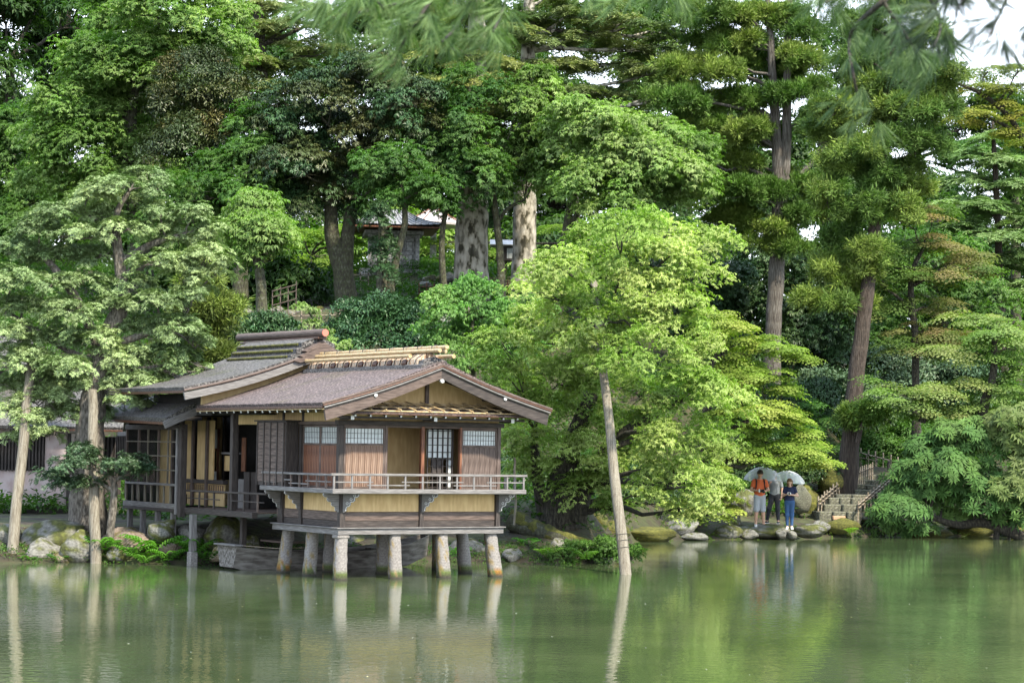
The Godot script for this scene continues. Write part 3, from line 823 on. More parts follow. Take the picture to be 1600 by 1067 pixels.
	tree("broadleaf_tree", "small rounded light green tree on a straight trunk behind the house ridge", [[[-8.63, 6.68, -78.00, 0.221], [-8.72, 8.01, -78.00, 0.188], [-8.83, 8.90, -78.00, 0.155]]], [[-9.22, 11.05, -78.34, 0.67, 0.49], [-8.70, 10.76, -78.74, 0.72, 0.56], [-9.42, 10.17, -77.35, 0.66, 0.55], [-8.75, 9.95, -77.30, 0.83, 0.55], [-8.30, 10.15, -78.21, 0.55, 0.55], [-9.32, 9.41, -77.55, 0.62, 0.48], [-8.66, 9.40, -78.62, 0.67, 0.45], [-8.92, 10.54, -77.69, 0.77, 0.55]], plus(bright, {"clump": 0.48, "col": C(0.085, 0.17, 0.04)}))
	tree("maple_tree", "bright yellow-green young maple lit between the dark trunks left of the shrine", [[[-8.67, 9.08, -98.00, 0.167], [-8.84, 11.04, -98.00, 0.111]]], [[-9.26, 11.85, -97.82, 1.39, 0.39], [-8.36, 10.98, -97.21, 1.24, 0.39], [-9.88, 10.93, -98.59, 1.40, 0.39], [-8.64, 10.16, -97.41, 1.24, 0.33], [-7.90, 12.18, -98.11, 0.84, 0.33], [-6.69, 10.46, -97.30, 1.10, 0.55], [-6.77, 11.91, -98.00, 0.83, 0.45]], plus(maple, {"col": C(0.16, 0.26, 0.03)}))
	tree("broadleaf_tree", "dusky green undergrowth tree at the foot of the left wood", [[[-8.52, 7.69, -88.00, 0.175], [-8.67, 9.19, -88.00, 0.100]]], [[-9.01, 8.91, -87.67, 1.24, 0.75], [-7.97, 8.77, -87.27, 0.99, 0.59], [-11.65, 9.45, -88.70, 1.51, 1.13], [-10.29, 8.42, -88.08, 1.25, 0.75], [-12.53, 9.12, -87.88, 1.25, 1.25]], dim)

	tree("fir_tree", "massive fir with a broad lichen-spotted pale trunk right of the shrine", [[[-1.59, 8.00, -88.00, 0.749], [-1.62, 9.81, -88.00, 0.674], [-1.64, 12.07, -88.00, 0.624], [-1.57, 14.34, -88.00, 0.525], [-1.55, 17.37, -88.00, 0.400], [-1.62, 21.43, -88.00, 0.250]]], [[-2.66, 16.08, -87.94, 1.50, 0.30], [-1.14, 15.77, -87.37, 1.36, 0.30], [-2.15, 15.03, -88.54, 1.51, 0.30], [-2.91, 17.02, -87.54, 1.24, 0.30], [-0.66, 17.08, -87.69, 1.24, 0.30], [-0.15, 16.19, -87.60, 1.24, 0.30], [-1.18, 17.90, -88.10, 1.38, 0.30], [-2.70, 18.36, -88.00, 1.50, 0.35], [-0.96, 19.27, -88.64, 1.51, 0.30], [-2.21, 19.81, -87.59, 1.49, 0.35], [-0.39, 15.29, -88.35, 1.13, 0.30]], plus(fir, {"wob": 0.05, "tip": C(0.26, 0.27, 0.075), "sides": 16}))
	tree("broadleaf_tree", "grey-green broadleaf wrapped round the massive pale trunk", [[[-2.44, 8.10, -85.00, 0.145], [-2.72, 10.52, -85.00, 0.109], [-2.40, 12.71, -85.00, 0.072]]], [[-2.54, 13.27, -85.59, 1.09, 0.73], [-1.43, 13.26, -84.33, 0.96, 0.60], [-2.98, 12.18, -84.69, 0.72, 0.53], [-2.03, 12.49, -85.09, 0.85, 0.48], [-1.07, 12.80, -85.52, 0.85, 0.53], [-2.55, 14.08, -85.22, 0.97, 0.60], [-2.73, 11.46, -84.71, 0.43, 0.34], [-1.70, 13.66, -85.68, 0.83, 0.53], [-1.53, 14.56, -85.05, 0.97, 0.58], [-2.08, 15.42, -85.16, 0.87, 0.53], [-1.24, 15.84, -85.41, 0.87, 0.53], [-1.62, 16.70, -85.41, 0.87, 0.53]], plus(mid, {"col": C(0.055, 0.13, 0.034)}))
	tree("fir_tree", "tall fir with a straight pale grey trunk behind the pale green maple", [[[0.44, 8.58, -90.00, 0.536], [0.43, 10.51, -90.00, 0.485], [0.42, 13.08, -90.00, 0.460], [0.43, 15.66, -90.00, 0.358], [0.46, 18.77, -90.00, 0.281], [0.48, 22.14, -90.00, 0.179]]], [[1.33, 19.96, -89.38, 1.52, 0.30], [3.11, 20.23, -89.28, 1.52, 0.30], [4.66, 19.76, -89.43, 1.40, 0.30], [1.09, 19.16, -89.94, 1.53, 0.31], [2.90, 19.36, -90.21, 1.54, 0.31], [4.95, 18.82, -89.88, 1.40, 0.31], [1.36, 18.27, -90.06, 1.53, 0.31], [3.46, 18.32, -90.89, 1.68, 0.31], [5.47, 17.91, -89.79, 1.27, 0.31], [0.86, 17.06, -89.01, 1.52, 0.30], [2.67, 17.12, -90.01, 1.53, 0.31], [4.51, 17.17, -90.93, 1.42, 0.31], [1.64, 16.08, -89.18, 1.27, 0.30], [5.97, 19.34, -89.80, 1.02, 0.31], [2.35, 21.13, -89.97, 1.79, 0.36], [3.97, 15.97, -89.97, 1.02, 0.26], [0.05, 20.14, -90.43, 1.28, 0.31], [6.23, 16.98, -89.55, 1.14, 0.30], [6.78, 15.99, -89.78, 1.02, 0.25]], plus(fir, {"wob": 0.05, "sides": 14}))
	tree("broadleaf_tree", "slender mossy tree with yellow-green tuft between the two massive trunks", [[[-0.41, 8.20, -86.00, 0.171], [-0.49, 9.91, -86.00, 0.146], [-0.64, 11.38, -86.00, 0.134], [-0.83, 12.61, -86.00, 0.110]], [[-0.61, 11.51, -86.00, 0.085], [-0.20, 12.00, -86.00, 0.073], [0.40, 12.33, -86.00, 0.049]]], [[-1.09, 13.75, -86.29, 0.93, 0.54], [-0.23, 13.51, -86.20, 0.73, 0.49], [-0.83, 12.99, -86.08, 0.86, 0.44], [0.13, 14.14, -86.31, 0.98, 0.69], [1.00, 13.82, -86.59, 0.98, 0.69], [0.63, 13.27, -86.19, 0.98, 0.44], [0.48, 14.93, -85.72, 0.97, 0.58], [0.22, 15.86, -85.37, 0.87, 0.53], [0.83, 16.89, -86.38, 0.88, 0.54]], plus(bright, {"col": C(0.11, 0.185, 0.04), "bark": "mossy_bark", "clump": 0.5}))
	tree("broadleaf_tree", "sunlit light green tree with spreading crown right of the massive trunks", [[[1.72, 8.17, -85.00, 0.193], [1.88, 10.11, -85.00, 0.169], [2.10, 11.81, -85.00, 0.145], [2.45, 13.04, -85.00, 0.109], [3.04, 13.78, -85.00, 0.072]], [[1.97, 11.08, -85.00, 0.109], [2.70, 12.07, -85.00, 0.097], [3.54, 12.57, -85.00, 0.060]]], [[2.25, 15.03, -83.62, 1.07, 0.71], [3.33, 14.68, -83.56, 1.30, 0.76], [2.06, 14.11, -84.88, 1.08, 0.72], [4.75, 14.71, -85.39, 1.21, 0.68], [3.72, 13.77, -83.90, 1.55, 0.83], [5.94, 14.43, -84.96, 1.09, 0.72], [6.94, 14.00, -85.31, 0.85, 0.61], [5.14, 13.40, -83.64, 1.42, 0.76], [6.41, 12.92, -84.48, 1.08, 0.67], [3.00, 12.62, -83.42, 1.42, 0.71], [4.75, 12.59, -85.02, 1.45, 0.72], [5.98, 12.14, -85.17, 1.09, 0.53], [3.74, 11.70, -83.69, 1.19, 0.48], [1.84, 12.66, -84.98, 0.96, 0.60], [1.57, 14.87, -85.12, 0.72, 0.60]], plus(bright, {"full": 1.2, "col": C(0.15, 0.255, 0.062), "tip": C(0.30, 0.40, 0.14)}))
	tree("maple_tree", "backlit vivid green maple glowing behind the massive pale trunks", [[[2.87, 9.53, -102.00, 0.203], [2.99, 11.56, -102.00, 0.145], [2.80, 14.48, -102.00, 0.087]]], [[1.30, 18.40, -102.93, 1.31, 0.47], [0.71, 17.28, -101.38, 1.01, 0.40], [2.26, 12.80, -102.90, 1.46, 0.41], [3.42, 11.86, -101.97, 1.45, 0.41], [1.68, 11.53, -101.86, 1.16, 0.40], [4.25, 12.69, -101.42, 1.15, 0.40], [-2.95, 11.16, -101.79, 1.16, 0.46], [-3.27, 12.05, -102.00, 1.01, 0.46], [-0.65, 11.87, -102.81, 1.17, 0.47], [-0.62, 10.35, -102.10, 0.87, 0.41], [-4.12, 11.45, -101.95, 0.87, 0.46]], plus(maple, {"col": C(0.16, 0.27, 0.025)}))
	tree("broadleaf_tree", "loose pale green tree with drooping twigs above the sunlit crown", [[[6.25, 9.19, -96.00, 0.191], [5.92, 13.85, -96.00, 0.136], [5.31, 17.97, -96.00, 0.082]]], [[5.03, 19.08, -96.07, 1.09, 0.76], [5.82, 18.15, -95.37, 1.08, 0.76], [7.01, 17.54, -96.62, 1.10, 0.66], [5.33, 17.30, -96.14, 0.96, 0.60], [7.79, 16.63, -95.97, 0.95, 0.54], [6.11, 19.63, -95.93, 0.95, 0.68]], plus(bright, {"spray": "weep", "full": 0.7, "col": C(0.09, 0.16, 0.045)}))

	tree("cedar_tree", "tall twin-stemmed cedar with a straight grey trunk in the right of the wood", [[[10.15, 5.04, -88.00, 0.370], [10.20, 7.49, -88.00, 0.314], [10.32, 10.00, -88.00, 0.305], [10.40, 12.01, -88.00, 0.277], [10.30, 14.28, -88.00, 0.222], [10.09, 17.56, -88.00, 0.166], [9.86, 20.60, -88.00, 0.111], [9.71, 22.12, -88.00, 0.074]], [[10.43, 11.89, -88.00, 0.222], [10.63, 14.28, -88.00, 0.203], [10.65, 16.81, -88.00, 0.166], [10.68, 19.09, -88.00, 0.129], [10.75, 21.63, -88.00, 0.083]], [[10.49, 13.02, -88.00, 0.111], [11.43, 13.92, -88.00, 0.102], [12.05, 14.68, -88.00, 0.065]]], [[6.91, 19.95, -88.84, 0.90, 0.59], [8.03, 19.92, -87.30, 0.94, 0.64], [9.45, 19.99, -88.84, 0.96, 0.59], [7.66, 19.02, -88.62, 1.01, 0.59], [8.98, 18.78, -87.87, 0.95, 0.58], [10.92, 19.66, -88.34, 1.01, 0.65], [7.09, 17.84, -87.71, 1.00, 0.58], [8.32, 17.55, -87.39, 0.94, 0.58], [9.72, 18.32, -88.81, 0.85, 0.53], [11.22, 18.15, -87.67, 1.00, 0.64], [6.33, 16.63, -87.31, 1.00, 0.58], [7.95, 16.62, -88.68, 1.01, 0.59], [9.15, 16.41, -88.02, 0.89, 0.58], [11.08, 16.72, -87.41, 1.00, 0.64], [7.41, 15.38, -88.09, 1.06, 0.59], [8.87, 15.08, -87.56, 0.94, 0.58], [11.59, 15.61, -88.38, 0.95, 0.65], [6.90, 14.07, -87.81, 0.95, 0.58], [8.47, 14.19, -88.53, 0.96, 0.59], [9.54, 15.53, -88.02, 0.78, 0.53], [10.99, 17.96, -88.79, 0.85, 0.53], [7.69, 12.99, -88.15, 1.01, 0.59], [8.85, 12.90, -87.21, 1.00, 0.52], [9.97, 13.04, -88.26, 0.90, 0.47], [11.27, 13.36, -88.63, 1.12, 0.53], [8.49, 11.90, -88.47, 1.01, 0.53], [9.75, 11.54, -88.44, 1.01, 0.53], [10.93, 12.13, -87.83, 1.00, 0.52], [10.19, 10.86, -87.79, 0.89, 0.41], [11.80, 12.37, -88.77, 0.96, 0.53], [6.43, 15.54, -88.47, 0.84, 0.53]], cedar)
	tree("cedar_tree", "leaning red-barked cedar rising beside the stone steps", [[[11.87, 1.55, -80.00, 0.406], [12.04, 3.03, -80.00, 0.328], [12.24, 5.30, -80.00, 0.297], [12.54, 8.04, -80.00, 0.266], [12.87, 11.01, -80.00, 0.219], [13.08, 13.53, -80.00, 0.187], [13.29, 15.60, -80.00, 0.156], [13.45, 18.14, -80.00, 0.109], [13.53, 19.99, -80.00, 0.078]]], [[12.14, 18.10, -80.52, 0.78, 0.41], [13.47, 18.64, -79.60, 0.77, 0.41], [14.62, 17.62, -79.61, 0.68, 0.36], [12.65, 19.43, -80.20, 0.82, 0.41], [14.21, 19.05, -79.89, 0.68, 0.36], [13.41, 17.77, -80.52, 0.92, 0.53], [12.22, 16.77, -80.22, 0.87, 0.53], [14.11, 16.41, -79.24, 0.85, 0.53], [12.83, 16.01, -79.72, 0.81, 0.48], [11.45, 15.05, -79.56, 0.91, 0.53], [12.43, 14.67, -80.00, 0.86, 0.53], [14.11, 15.03, -79.17, 0.90, 0.53], [11.16, 14.17, -80.68, 0.82, 0.48], [12.10, 13.54, -79.28, 0.91, 0.53], [13.73, 13.71, -79.51, 0.86, 0.53], [14.96, 13.91, -80.05, 0.76, 0.53], [11.30, 12.93, -79.97, 0.86, 0.53], [12.64, 12.58, -79.78, 0.86, 0.53], [14.13, 12.68, -80.44, 0.92, 0.53], [11.00, 11.82, -79.36, 0.76, 0.47], [12.16, 11.40, -79.52, 0.91, 0.53], [13.58, 11.58, -79.91, 0.86, 0.48], [11.64, 10.59, -80.58, 0.87, 0.54], [11.16, 9.41, -80.33, 0.76, 0.59], [12.26, 9.17, -80.04, 0.86, 0.58], [12.72, 9.93, -79.42, 0.76, 0.47], [12.15, 8.30, -80.74, 0.87, 0.54], [11.09, 8.23, -79.79, 0.71, 0.48], [14.72, 14.85, -79.40, 0.76, 0.47], [15.11, 16.04, -79.71, 0.71, 0.48]], plus(cedar, {"bark": "red_bark", "col": C(0.075, 0.145, 0.026), "full": 0.95}))
	tree("cedar_tree", "short cedar tuft sprouting low on the leaning red trunk", [[[12.15, 3.81, -79.00, 0.090], [12.37, 4.04, -79.00, 0.056]]], [[12.42, 4.05, -79.30, 0.50, 0.23], [12.69, 4.27, -78.92, 0.31, 0.16], [12.01, 4.15, -79.18, 0.27, 0.16]], plus(cedar, {"bark": "red_bark", "clump": 0.3, "category": "shoot"}))
	tree("pine_tree", "leaning dark trunk of an old pine between the two cedars", [[[11.54, 12.84, -96.00, 0.300], [12.34, 14.50, -96.00, 0.327], [13.15, 15.62, -96.00, 0.300], [13.55, 16.72, -96.00, 0.136]], [[13.31, 13.15, -96.00, 0.327], [13.24, 15.34, -96.00, 0.327], [13.33, 16.72, -96.00, 0.218]]], [[13.18, 14.41, -95.11, 1.21, 0.54], [14.00, 14.99, -95.25, 1.08, 0.54], [12.21, 13.67, -95.96, 1.09, 0.54]], plus(dim, {"bark": "dark_bark"}))
	tree("evergreen_tree", "dark evergreen understory tree left of the straight grey cedar trunk", [[[8.85, 4.56, -94.00, 0.240], [8.54, 7.76, -94.00, 0.160]]], [[7.37, 10.09, -93.11, 1.32, 0.92], [8.74, 9.60, -93.46, 1.46, 1.06], [9.66, 8.35, -94.51, 1.34, 1.21], [7.94, 8.25, -93.33, 1.32, 1.19], [9.22, 6.39, -92.59, 1.58, 1.18], [7.63, 6.09, -92.47, 1.31, 1.31], [9.95, 10.55, -95.02, 1.08, 0.94]], plus(dark, {"col": C(0.036, 0.082, 0.030)}))
	tree("evergreen_tree", "dark evergreen understory tree between the grey and red cedar trunks", [[[12.24, 4.34, -93.00, 0.290], [12.11, 6.71, -93.00, 0.185], [11.74, 8.82, -93.00, 0.132]], [[11.66, 4.59, -93.00, 0.211], [11.50, 6.70, -93.00, 0.132]]], [[12.19, 9.92, -93.45, 1.19, 1.06], [12.75, 8.50, -91.69, 1.17, 1.04], [11.74, 7.97, -91.87, 1.17, 1.04], [12.89, 6.71, -92.52, 1.18, 1.05], [11.99, 5.94, -93.63, 1.33, 1.06], [13.12, 5.13, -92.19, 1.18, 1.05], [12.35, 4.09, -94.22, 1.47, 0.94], [11.00, 4.30, -91.90, 1.04, 0.78]], plus(dark, {"col": C(0.038, 0.085, 0.030)}))
	tree("evergreen_tree", "glossy shrub-like evergreen with pale glints behind the red cedar", [[[15.38, 3.33, -90.00, 0.128], [15.23, 5.11, -90.00, 0.089]]], [[12.45, 5.18, -89.27, 1.01, 0.66], [15.25, 6.17, -90.93, 1.03, 0.67], [15.92, 5.39, -90.30, 1.03, 0.67], [12.94, 4.30, -89.10, 1.14, 0.66], [14.69, 4.58, -88.98, 1.14, 0.71], [16.50, 4.37, -90.60, 1.16, 0.77], [15.37, 3.33, -89.97, 1.53, 0.77], [13.60, 3.04, -90.07, 1.02, 0.77], [17.29, 5.68, -90.75, 1.16, 0.90], [18.49, 5.43, -90.31, 1.15, 0.90]], plus(dark, {"spray": "fine", "size": 1.9, "col": C(0.045, 0.09, 0.04), "tip": C(0.10, 0.15, 0.075), "mat": "glossy_leaf"}))
	tree("maple_tree", "airy maple with reddish leaf tips and a thin dark trunk at right", [[[14.78, 3.30, -82.00, 0.175], [14.74, 5.39, -82.00, 0.140], [14.68, 7.26, -82.00, 0.128], [14.52, 8.66, -82.00, 0.116], [14.61, 9.59, -82.00, 0.093], [15.00, 10.42, -82.00, 0.058]], [[14.62, 9.01, -82.00, 0.093], [15.48, 9.49, -82.00, 0.081], [16.06, 9.85, -82.00, 0.047]], [[14.67, 7.61, -82.00, 0.070], [14.20, 8.42, -82.00, 0.058], [13.73, 8.76, -82.00, 0.035]]], [[13.97, 11.71, -82.18, 1.17, 0.23], [15.25, 11.54, -81.48, 1.04, 0.23], [12.73, 10.12, -81.64, 1.04, 0.23], [14.33, 10.72, -82.83, 1.18, 0.24], [15.60, 10.55, -82.08, 1.28, 0.23], [16.87, 10.03, -82.54, 1.05, 0.21], [12.53, 9.43, -81.80, 0.93, 0.21], [13.98, 9.60, -82.13, 1.17, 0.23], [15.50, 9.34, -81.49, 1.16, 0.23], [17.29, 9.50, -81.75, 0.70, 0.19], [14.54, 8.58, -82.60, 1.17, 0.23], [15.70, 8.24, -82.53, 1.05, 0.23], [13.82, 8.09, -82.50, 1.05, 0.23], [14.90, 7.26, -81.95, 1.16, 0.23], [16.02, 7.03, -81.71, 0.93, 0.23], [13.34, 8.91, -82.46, 0.82, 0.21], [14.45, 6.67, -82.00, 1.05, 0.21]], plus(maple, {"col": C(0.115, 0.19, 0.05), "tip": C(0.26, 0.20, 0.10), "tip_share": 0.22, "thick": 2.2, "full": 2.0}))
	tree("maple_tree", "low spreading maple with layered pale tiers above the big-leaved shrub", [[[16.20, 3.76, -78.00, 0.199], [16.41, 4.65, -78.00, 0.166], [16.67, 5.54, -78.00, 0.133], [16.73, 6.65, -78.00, 0.100]], [[14.21, 3.95, -78.00, 0.144], [14.33, 4.39, -78.00, 0.144], [14.20, 4.94, -78.00, 0.066]], [[16.91, 3.33, -78.00, 0.221], [17.52, 4.11, -78.00, 0.199], [18.18, 4.90, -78.00, 0.155]]], [[12.73, 5.15, -78.50, 0.67, 0.18], [13.43, 4.81, -77.39, 0.99, 0.20], [14.61, 4.95, -77.86, 0.99, 0.20], [15.76, 5.19, -78.09, 1.00, 0.20], [16.96, 5.33, -78.51, 0.89, 0.20], [14.18, 4.39, -77.90, 0.99, 0.22], [15.62, 4.42, -78.46, 1.00, 0.20], [16.76, 7.07, -77.63, 0.99, 0.22], [16.08, 7.56, -78.65, 0.89, 0.20], [17.59, 6.57, -78.35, 0.89, 0.22], [16.44, 6.32, -78.17, 1.11, 0.22], [15.40, 6.43, -78.53, 0.78, 0.20], [17.83, 5.79, -78.43, 0.89, 0.22], [17.44, 4.88, -77.66, 0.88, 0.22], [17.45, 7.53, -77.77, 0.66, 0.22]], plus(maple, {"thick": 2.4, "full": 2.2, "col": C(0.16, 0.26, 0.07), "tip": C(0.30, 0.34, 0.13)}))
	tree("conifer_tree", "pale soft-needled conifer at the right edge of the wood", [[[22.04, 7.18, -101.00, 0.229], [21.84, 11.78, -101.00, 0.172], [21.62, 16.12, -101.00, 0.115], [21.52, 17.85, -101.00, 0.057]]], [[21.40, 17.09, -100.70, 0.86, 0.29], [20.89, 16.24, -100.96, 1.09, 0.32], [22.21, 16.05, -100.41, 1.03, 0.31], [20.71, 15.29, -101.46, 1.30, 0.35], [22.32, 14.96, -100.91, 1.29, 0.34], [20.20, 14.00, -100.33, 1.28, 0.34], [22.24, 13.90, -101.80, 1.44, 0.35], [20.02, 13.04, -100.83, 1.29, 0.34], [21.68, 12.60, -100.53, 1.57, 0.34], [22.94, 13.19, -100.43, 1.14, 0.34], [20.15, 11.94, -101.46, 1.30, 0.35], [21.84, 11.52, -101.25, 1.44, 0.34], [23.34, 11.85, -101.50, 1.15, 0.35], [21.12, 10.68, -101.88, 1.45, 0.35], [22.72, 10.38, -101.26, 1.29, 0.34]], plus(fir, {"col": C(0.15, 0.24, 0.085), "tip": C(0.25, 0.35, 0.14), "full": 2.6, "bark": "red_bark", "spray": "fir"}))
	tree("maple_tree", "yellow-leaved tree with crooked dark branches in the upper right corner", [[[20.04, 9.84, -84.00, 0.191], [19.66, 12.72, -84.00, 0.143], [18.81, 15.11, -84.00, 0.107], [17.60, 16.30, -84.00, 0.083], [16.52, 16.76, -84.00, 0.048]], [[19.05, 14.75, -84.00, 0.083], [18.09, 15.34, -84.00, 0.072], [16.89, 15.80, -84.00, 0.048]]], [[16.67, 17.04, -84.18, 0.72, 0.22], [17.67, 16.71, -84.34, 0.91, 0.24], [18.67, 16.54, -83.93, 0.95, 0.24], [18.10, 15.95, -84.05, 0.95, 0.24], [19.08, 15.62, -84.16, 0.86, 0.24], [17.08, 15.65, -83.74, 0.71, 0.21], [18.40, 15.03, -84.33, 0.86, 0.24], [16.74, 15.38, -84.43, 0.58, 0.19], [19.16, 14.44, -83.43, 0.71, 0.24], [17.82, 17.35, -84.49, 0.86, 0.24], [18.93, 17.33, -83.53, 0.85, 0.24]], plus(maple, {"col": C(0.20, 0.24, 0.05), "tip": C(0.36, 0.32, 0.07), "full": 1.8}))

	# nearer trees and shrubs
	tree("broadleaf_tree", "feathery light green bush behind the bamboo roof ridge", [[[-1.11, 4.89, -66.00, 0.075], [-1.17, 6.57, -66.00, 0.047]]], [[-1.15, 7.26, -66.44, 0.75, 0.49], [-1.88, 6.55, -65.81, 0.64, 0.49], [-0.48, 6.59, -66.15, 0.79, 0.53], [-1.24, 6.05, -66.89, 0.95, 0.57], [-2.08, 7.12, -65.97, 0.41, 0.37], [0.01, 5.69, -66.88, 0.87, 0.65], [-0.92, 5.16, -65.70, 0.86, 0.56], [-1.88, 5.82, -66.21, 0.56, 0.41], [0.55, 6.97, -65.86, 0.49, 0.41]], plus(bright, {"spray": "weep", "size": 0.75, "clump": 0.42, "col": C(0.12, 0.26, 0.06), "tip": C(0.21, 0.34, 0.10), "category": "bush"}))
	tree("evergreen_shrub", "rounded glossy dark green shrub behind the house ridge", [[[-4.02, 5.60, -71.00, 0.101], [-4.08, 6.40, -71.00, 0.060]]], [[-4.88, 6.82, -71.39, 0.73, 0.41], [-4.05, 6.97, -71.02, 0.81, 0.40], [-3.22, 6.61, -70.73, 0.72, 0.40], [-5.26, 6.39, -71.21, 0.69, 0.44], [-4.32, 6.29, -70.75, 1.00, 0.48], [-3.20, 6.09, -70.44, 0.80, 0.44], [-3.96, 6.62, -71.28, 1.01, 0.49], [-2.71, 5.91, -70.65, 0.60, 0.36]], plus(dark, {"col": C(0.032, 0.082, 0.030), "tip": C(0.05, 0.115, 0.04), "spray": "fine", "size": 1.5, "clump": 0.42, "category": "shrub"}))
	tree("evergreen_shrub", "low dark green shrub behind the left end of the ridge log", [[[-8.51, 6.06, -74.00, 0.084], [-8.52, 6.48, -74.00, 0.053]]], [[-9.01, 6.57, -73.72, 0.63, 0.21], [-8.23, 6.71, -74.16, 0.67, 0.25], [-7.59, 6.51, -74.16, 0.55, 0.25], [-9.60, 6.23, -73.45, 0.63, 0.33]], plus(dark, {"spray": "fine", "size": 1.5, "clump": 0.4, "category": "shrub", "col": C(0.035, 0.085, 0.028)}))
	tree("cedar_tree", "young olive cedar between the pale clipped tree and the house ridge", [[[-9.15, 4.62, -68.00, 0.097], [-9.26, 6.94, -68.00, 0.058]]], [[-9.32, 7.70, -67.77, 0.46, 0.38], [-8.97, 7.03, -67.73, 0.54, 0.38], [-9.41, 6.72, -67.45, 0.54, 0.38], [-9.00, 6.27, -68.09, 0.54, 0.39], [-9.42, 5.88, -67.97, 0.54, 0.39], [-9.01, 5.38, -67.59, 0.54, 0.35], [-9.95, 5.39, -68.09, 0.58, 0.43]], plus(cedar, {"col": C(0.09, 0.125, 0.02)}))
	tree("sapling", "thin sapling with a few pale green leaf whorls by the ridge log's end", [[[-5.69, 5.57, -64.00, 0.036], [-5.64, 6.21, -64.00, 0.027], [-5.84, 6.66, -64.00, 0.018]]], [[-5.93, 6.71, -63.99, 0.16, 0.09], [-5.60, 6.57, -63.88, 0.18, 0.11], [-5.80, 6.30, -64.08, 0.16, 0.11], [-5.36, 6.02, -63.85, 0.16, 0.09], [-5.09, 5.76, -63.94, 0.25, 0.09], [-4.57, 5.67, -63.89, 0.25, 0.09]], plus(bright, {"spray": "weep", "size": 0.6, "clump": 0.22, "per": 5, "col": C(0.22, 0.30, 0.11), "category": "sapling", "twigs": 1}))
	tree("maple_tree", "great pale yellow-green tree leaning over the pond beside the pavilion", [[[1.21, 0.84, -59.00, 0.519], [1.27, 1.54, -59.00, 0.402], [1.47, 2.37, -59.00, 0.301], [1.79, 3.55, -59.00, 0.218], [2.28, 4.73, -59.00, 0.151], [2.67, 6.25, -59.00, 0.092]], [[1.75, 0.96, -59.00, 0.285], [1.98, 1.88, -59.00, 0.218], [2.72, 3.06, -59.00, 0.167], [3.71, 3.75, -59.00, 0.109], [4.63, 4.26, -59.00, 0.059]], [[0.91, 1.20, -59.00, 0.201], [0.69, 2.19, -59.00, 0.142], [0.62, 3.36, -59.00, 0.084]]], [[2.70, 8.05, -52.00, 0.77, 0.32], [3.99, 8.47, -57.78, 0.82, 0.36], [4.80, 7.93, -55.75, 0.79, 0.32], [2.07, 8.10, -56.95, 0.74, 0.36], [2.54, 7.57, -54.74, 0.93, 0.44], [3.65, 7.45, -54.98, 0.94, 0.44], [4.70, 7.40, -58.25, 0.74, 0.36], [1.20, 7.09, -53.89, 0.80, 0.40], [2.18, 7.05, -57.48, 1.01, 0.49], [3.20, 6.75, -55.26, 1.04, 0.50], [0.77, 6.57, -55.45, 0.69, 0.41], [1.68, 6.26, -56.63, 1.00, 0.51], [2.70, 5.99, -54.41, 1.02, 0.53], [3.88, 6.02, -54.68, 0.81, 0.50], [0.49, 5.90, -57.96, 0.82, 0.46], [-0.16, 5.31, -55.93, 0.73, 0.44], [1.14, 5.47, -57.15, 0.97, 0.55], [2.19, 5.15, -54.93, 1.00, 0.56], [3.23, 5.00, -52.72, 0.99, 0.54], [4.74, 5.25, -58.43, 0.83, 0.53], [0.02, 4.53, -56.41, 0.83, 0.51], [1.16, 4.51, -57.67, 0.98, 0.59], [3.39, 4.25, -59.31, 1.06, 0.64], [4.36, 4.19, -55.63, 0.98, 0.57], [5.54, 3.94, -58.91, 0.70, 0.50], [1.79, 3.63, -58.99, 0.96, 0.64], [0.60, 3.68, -57.70, 0.85, 0.59], [3.16, 3.24, -59.51, 1.06, 0.68], [4.18, 3.08, -56.11, 1.05, 0.61], [5.43, 2.85, -59.39, 0.78, 0.54], [0.55, 2.78, -59.12, 0.74, 0.60], [1.70, 2.55, -58.35, 0.92, 0.63], [3.10, 2.22, -59.71, 1.04, 0.64], [4.15, 2.04, -56.59, 1.00, 0.58], [4.85, 1.85, -54.56, 0.62, 0.46], [0.73, 2.11, -59.39, 0.78, 0.44], [2.22, 1.64, -58.55, 0.87, 0.50], [3.63, 1.30, -59.91, 0.83, 0.41], [4.51, 1.23, -57.07, 0.71, 0.32], [2.71, 1.25, -58.22, 0.59, 0.26], [0.68, 4.52, -58.32, 0.66, 0.50]], plus(bright, {"clump": 0.40, "size": 0.66, "per": 14, "full": 0.7, "stray": 0.35, "col": C(0.22, 0.33, 0.07), "tip": C(0.43, 0.50, 0.17), "tip_share": 0.45, "bark": "dark_bark", "vary": 0.15}))
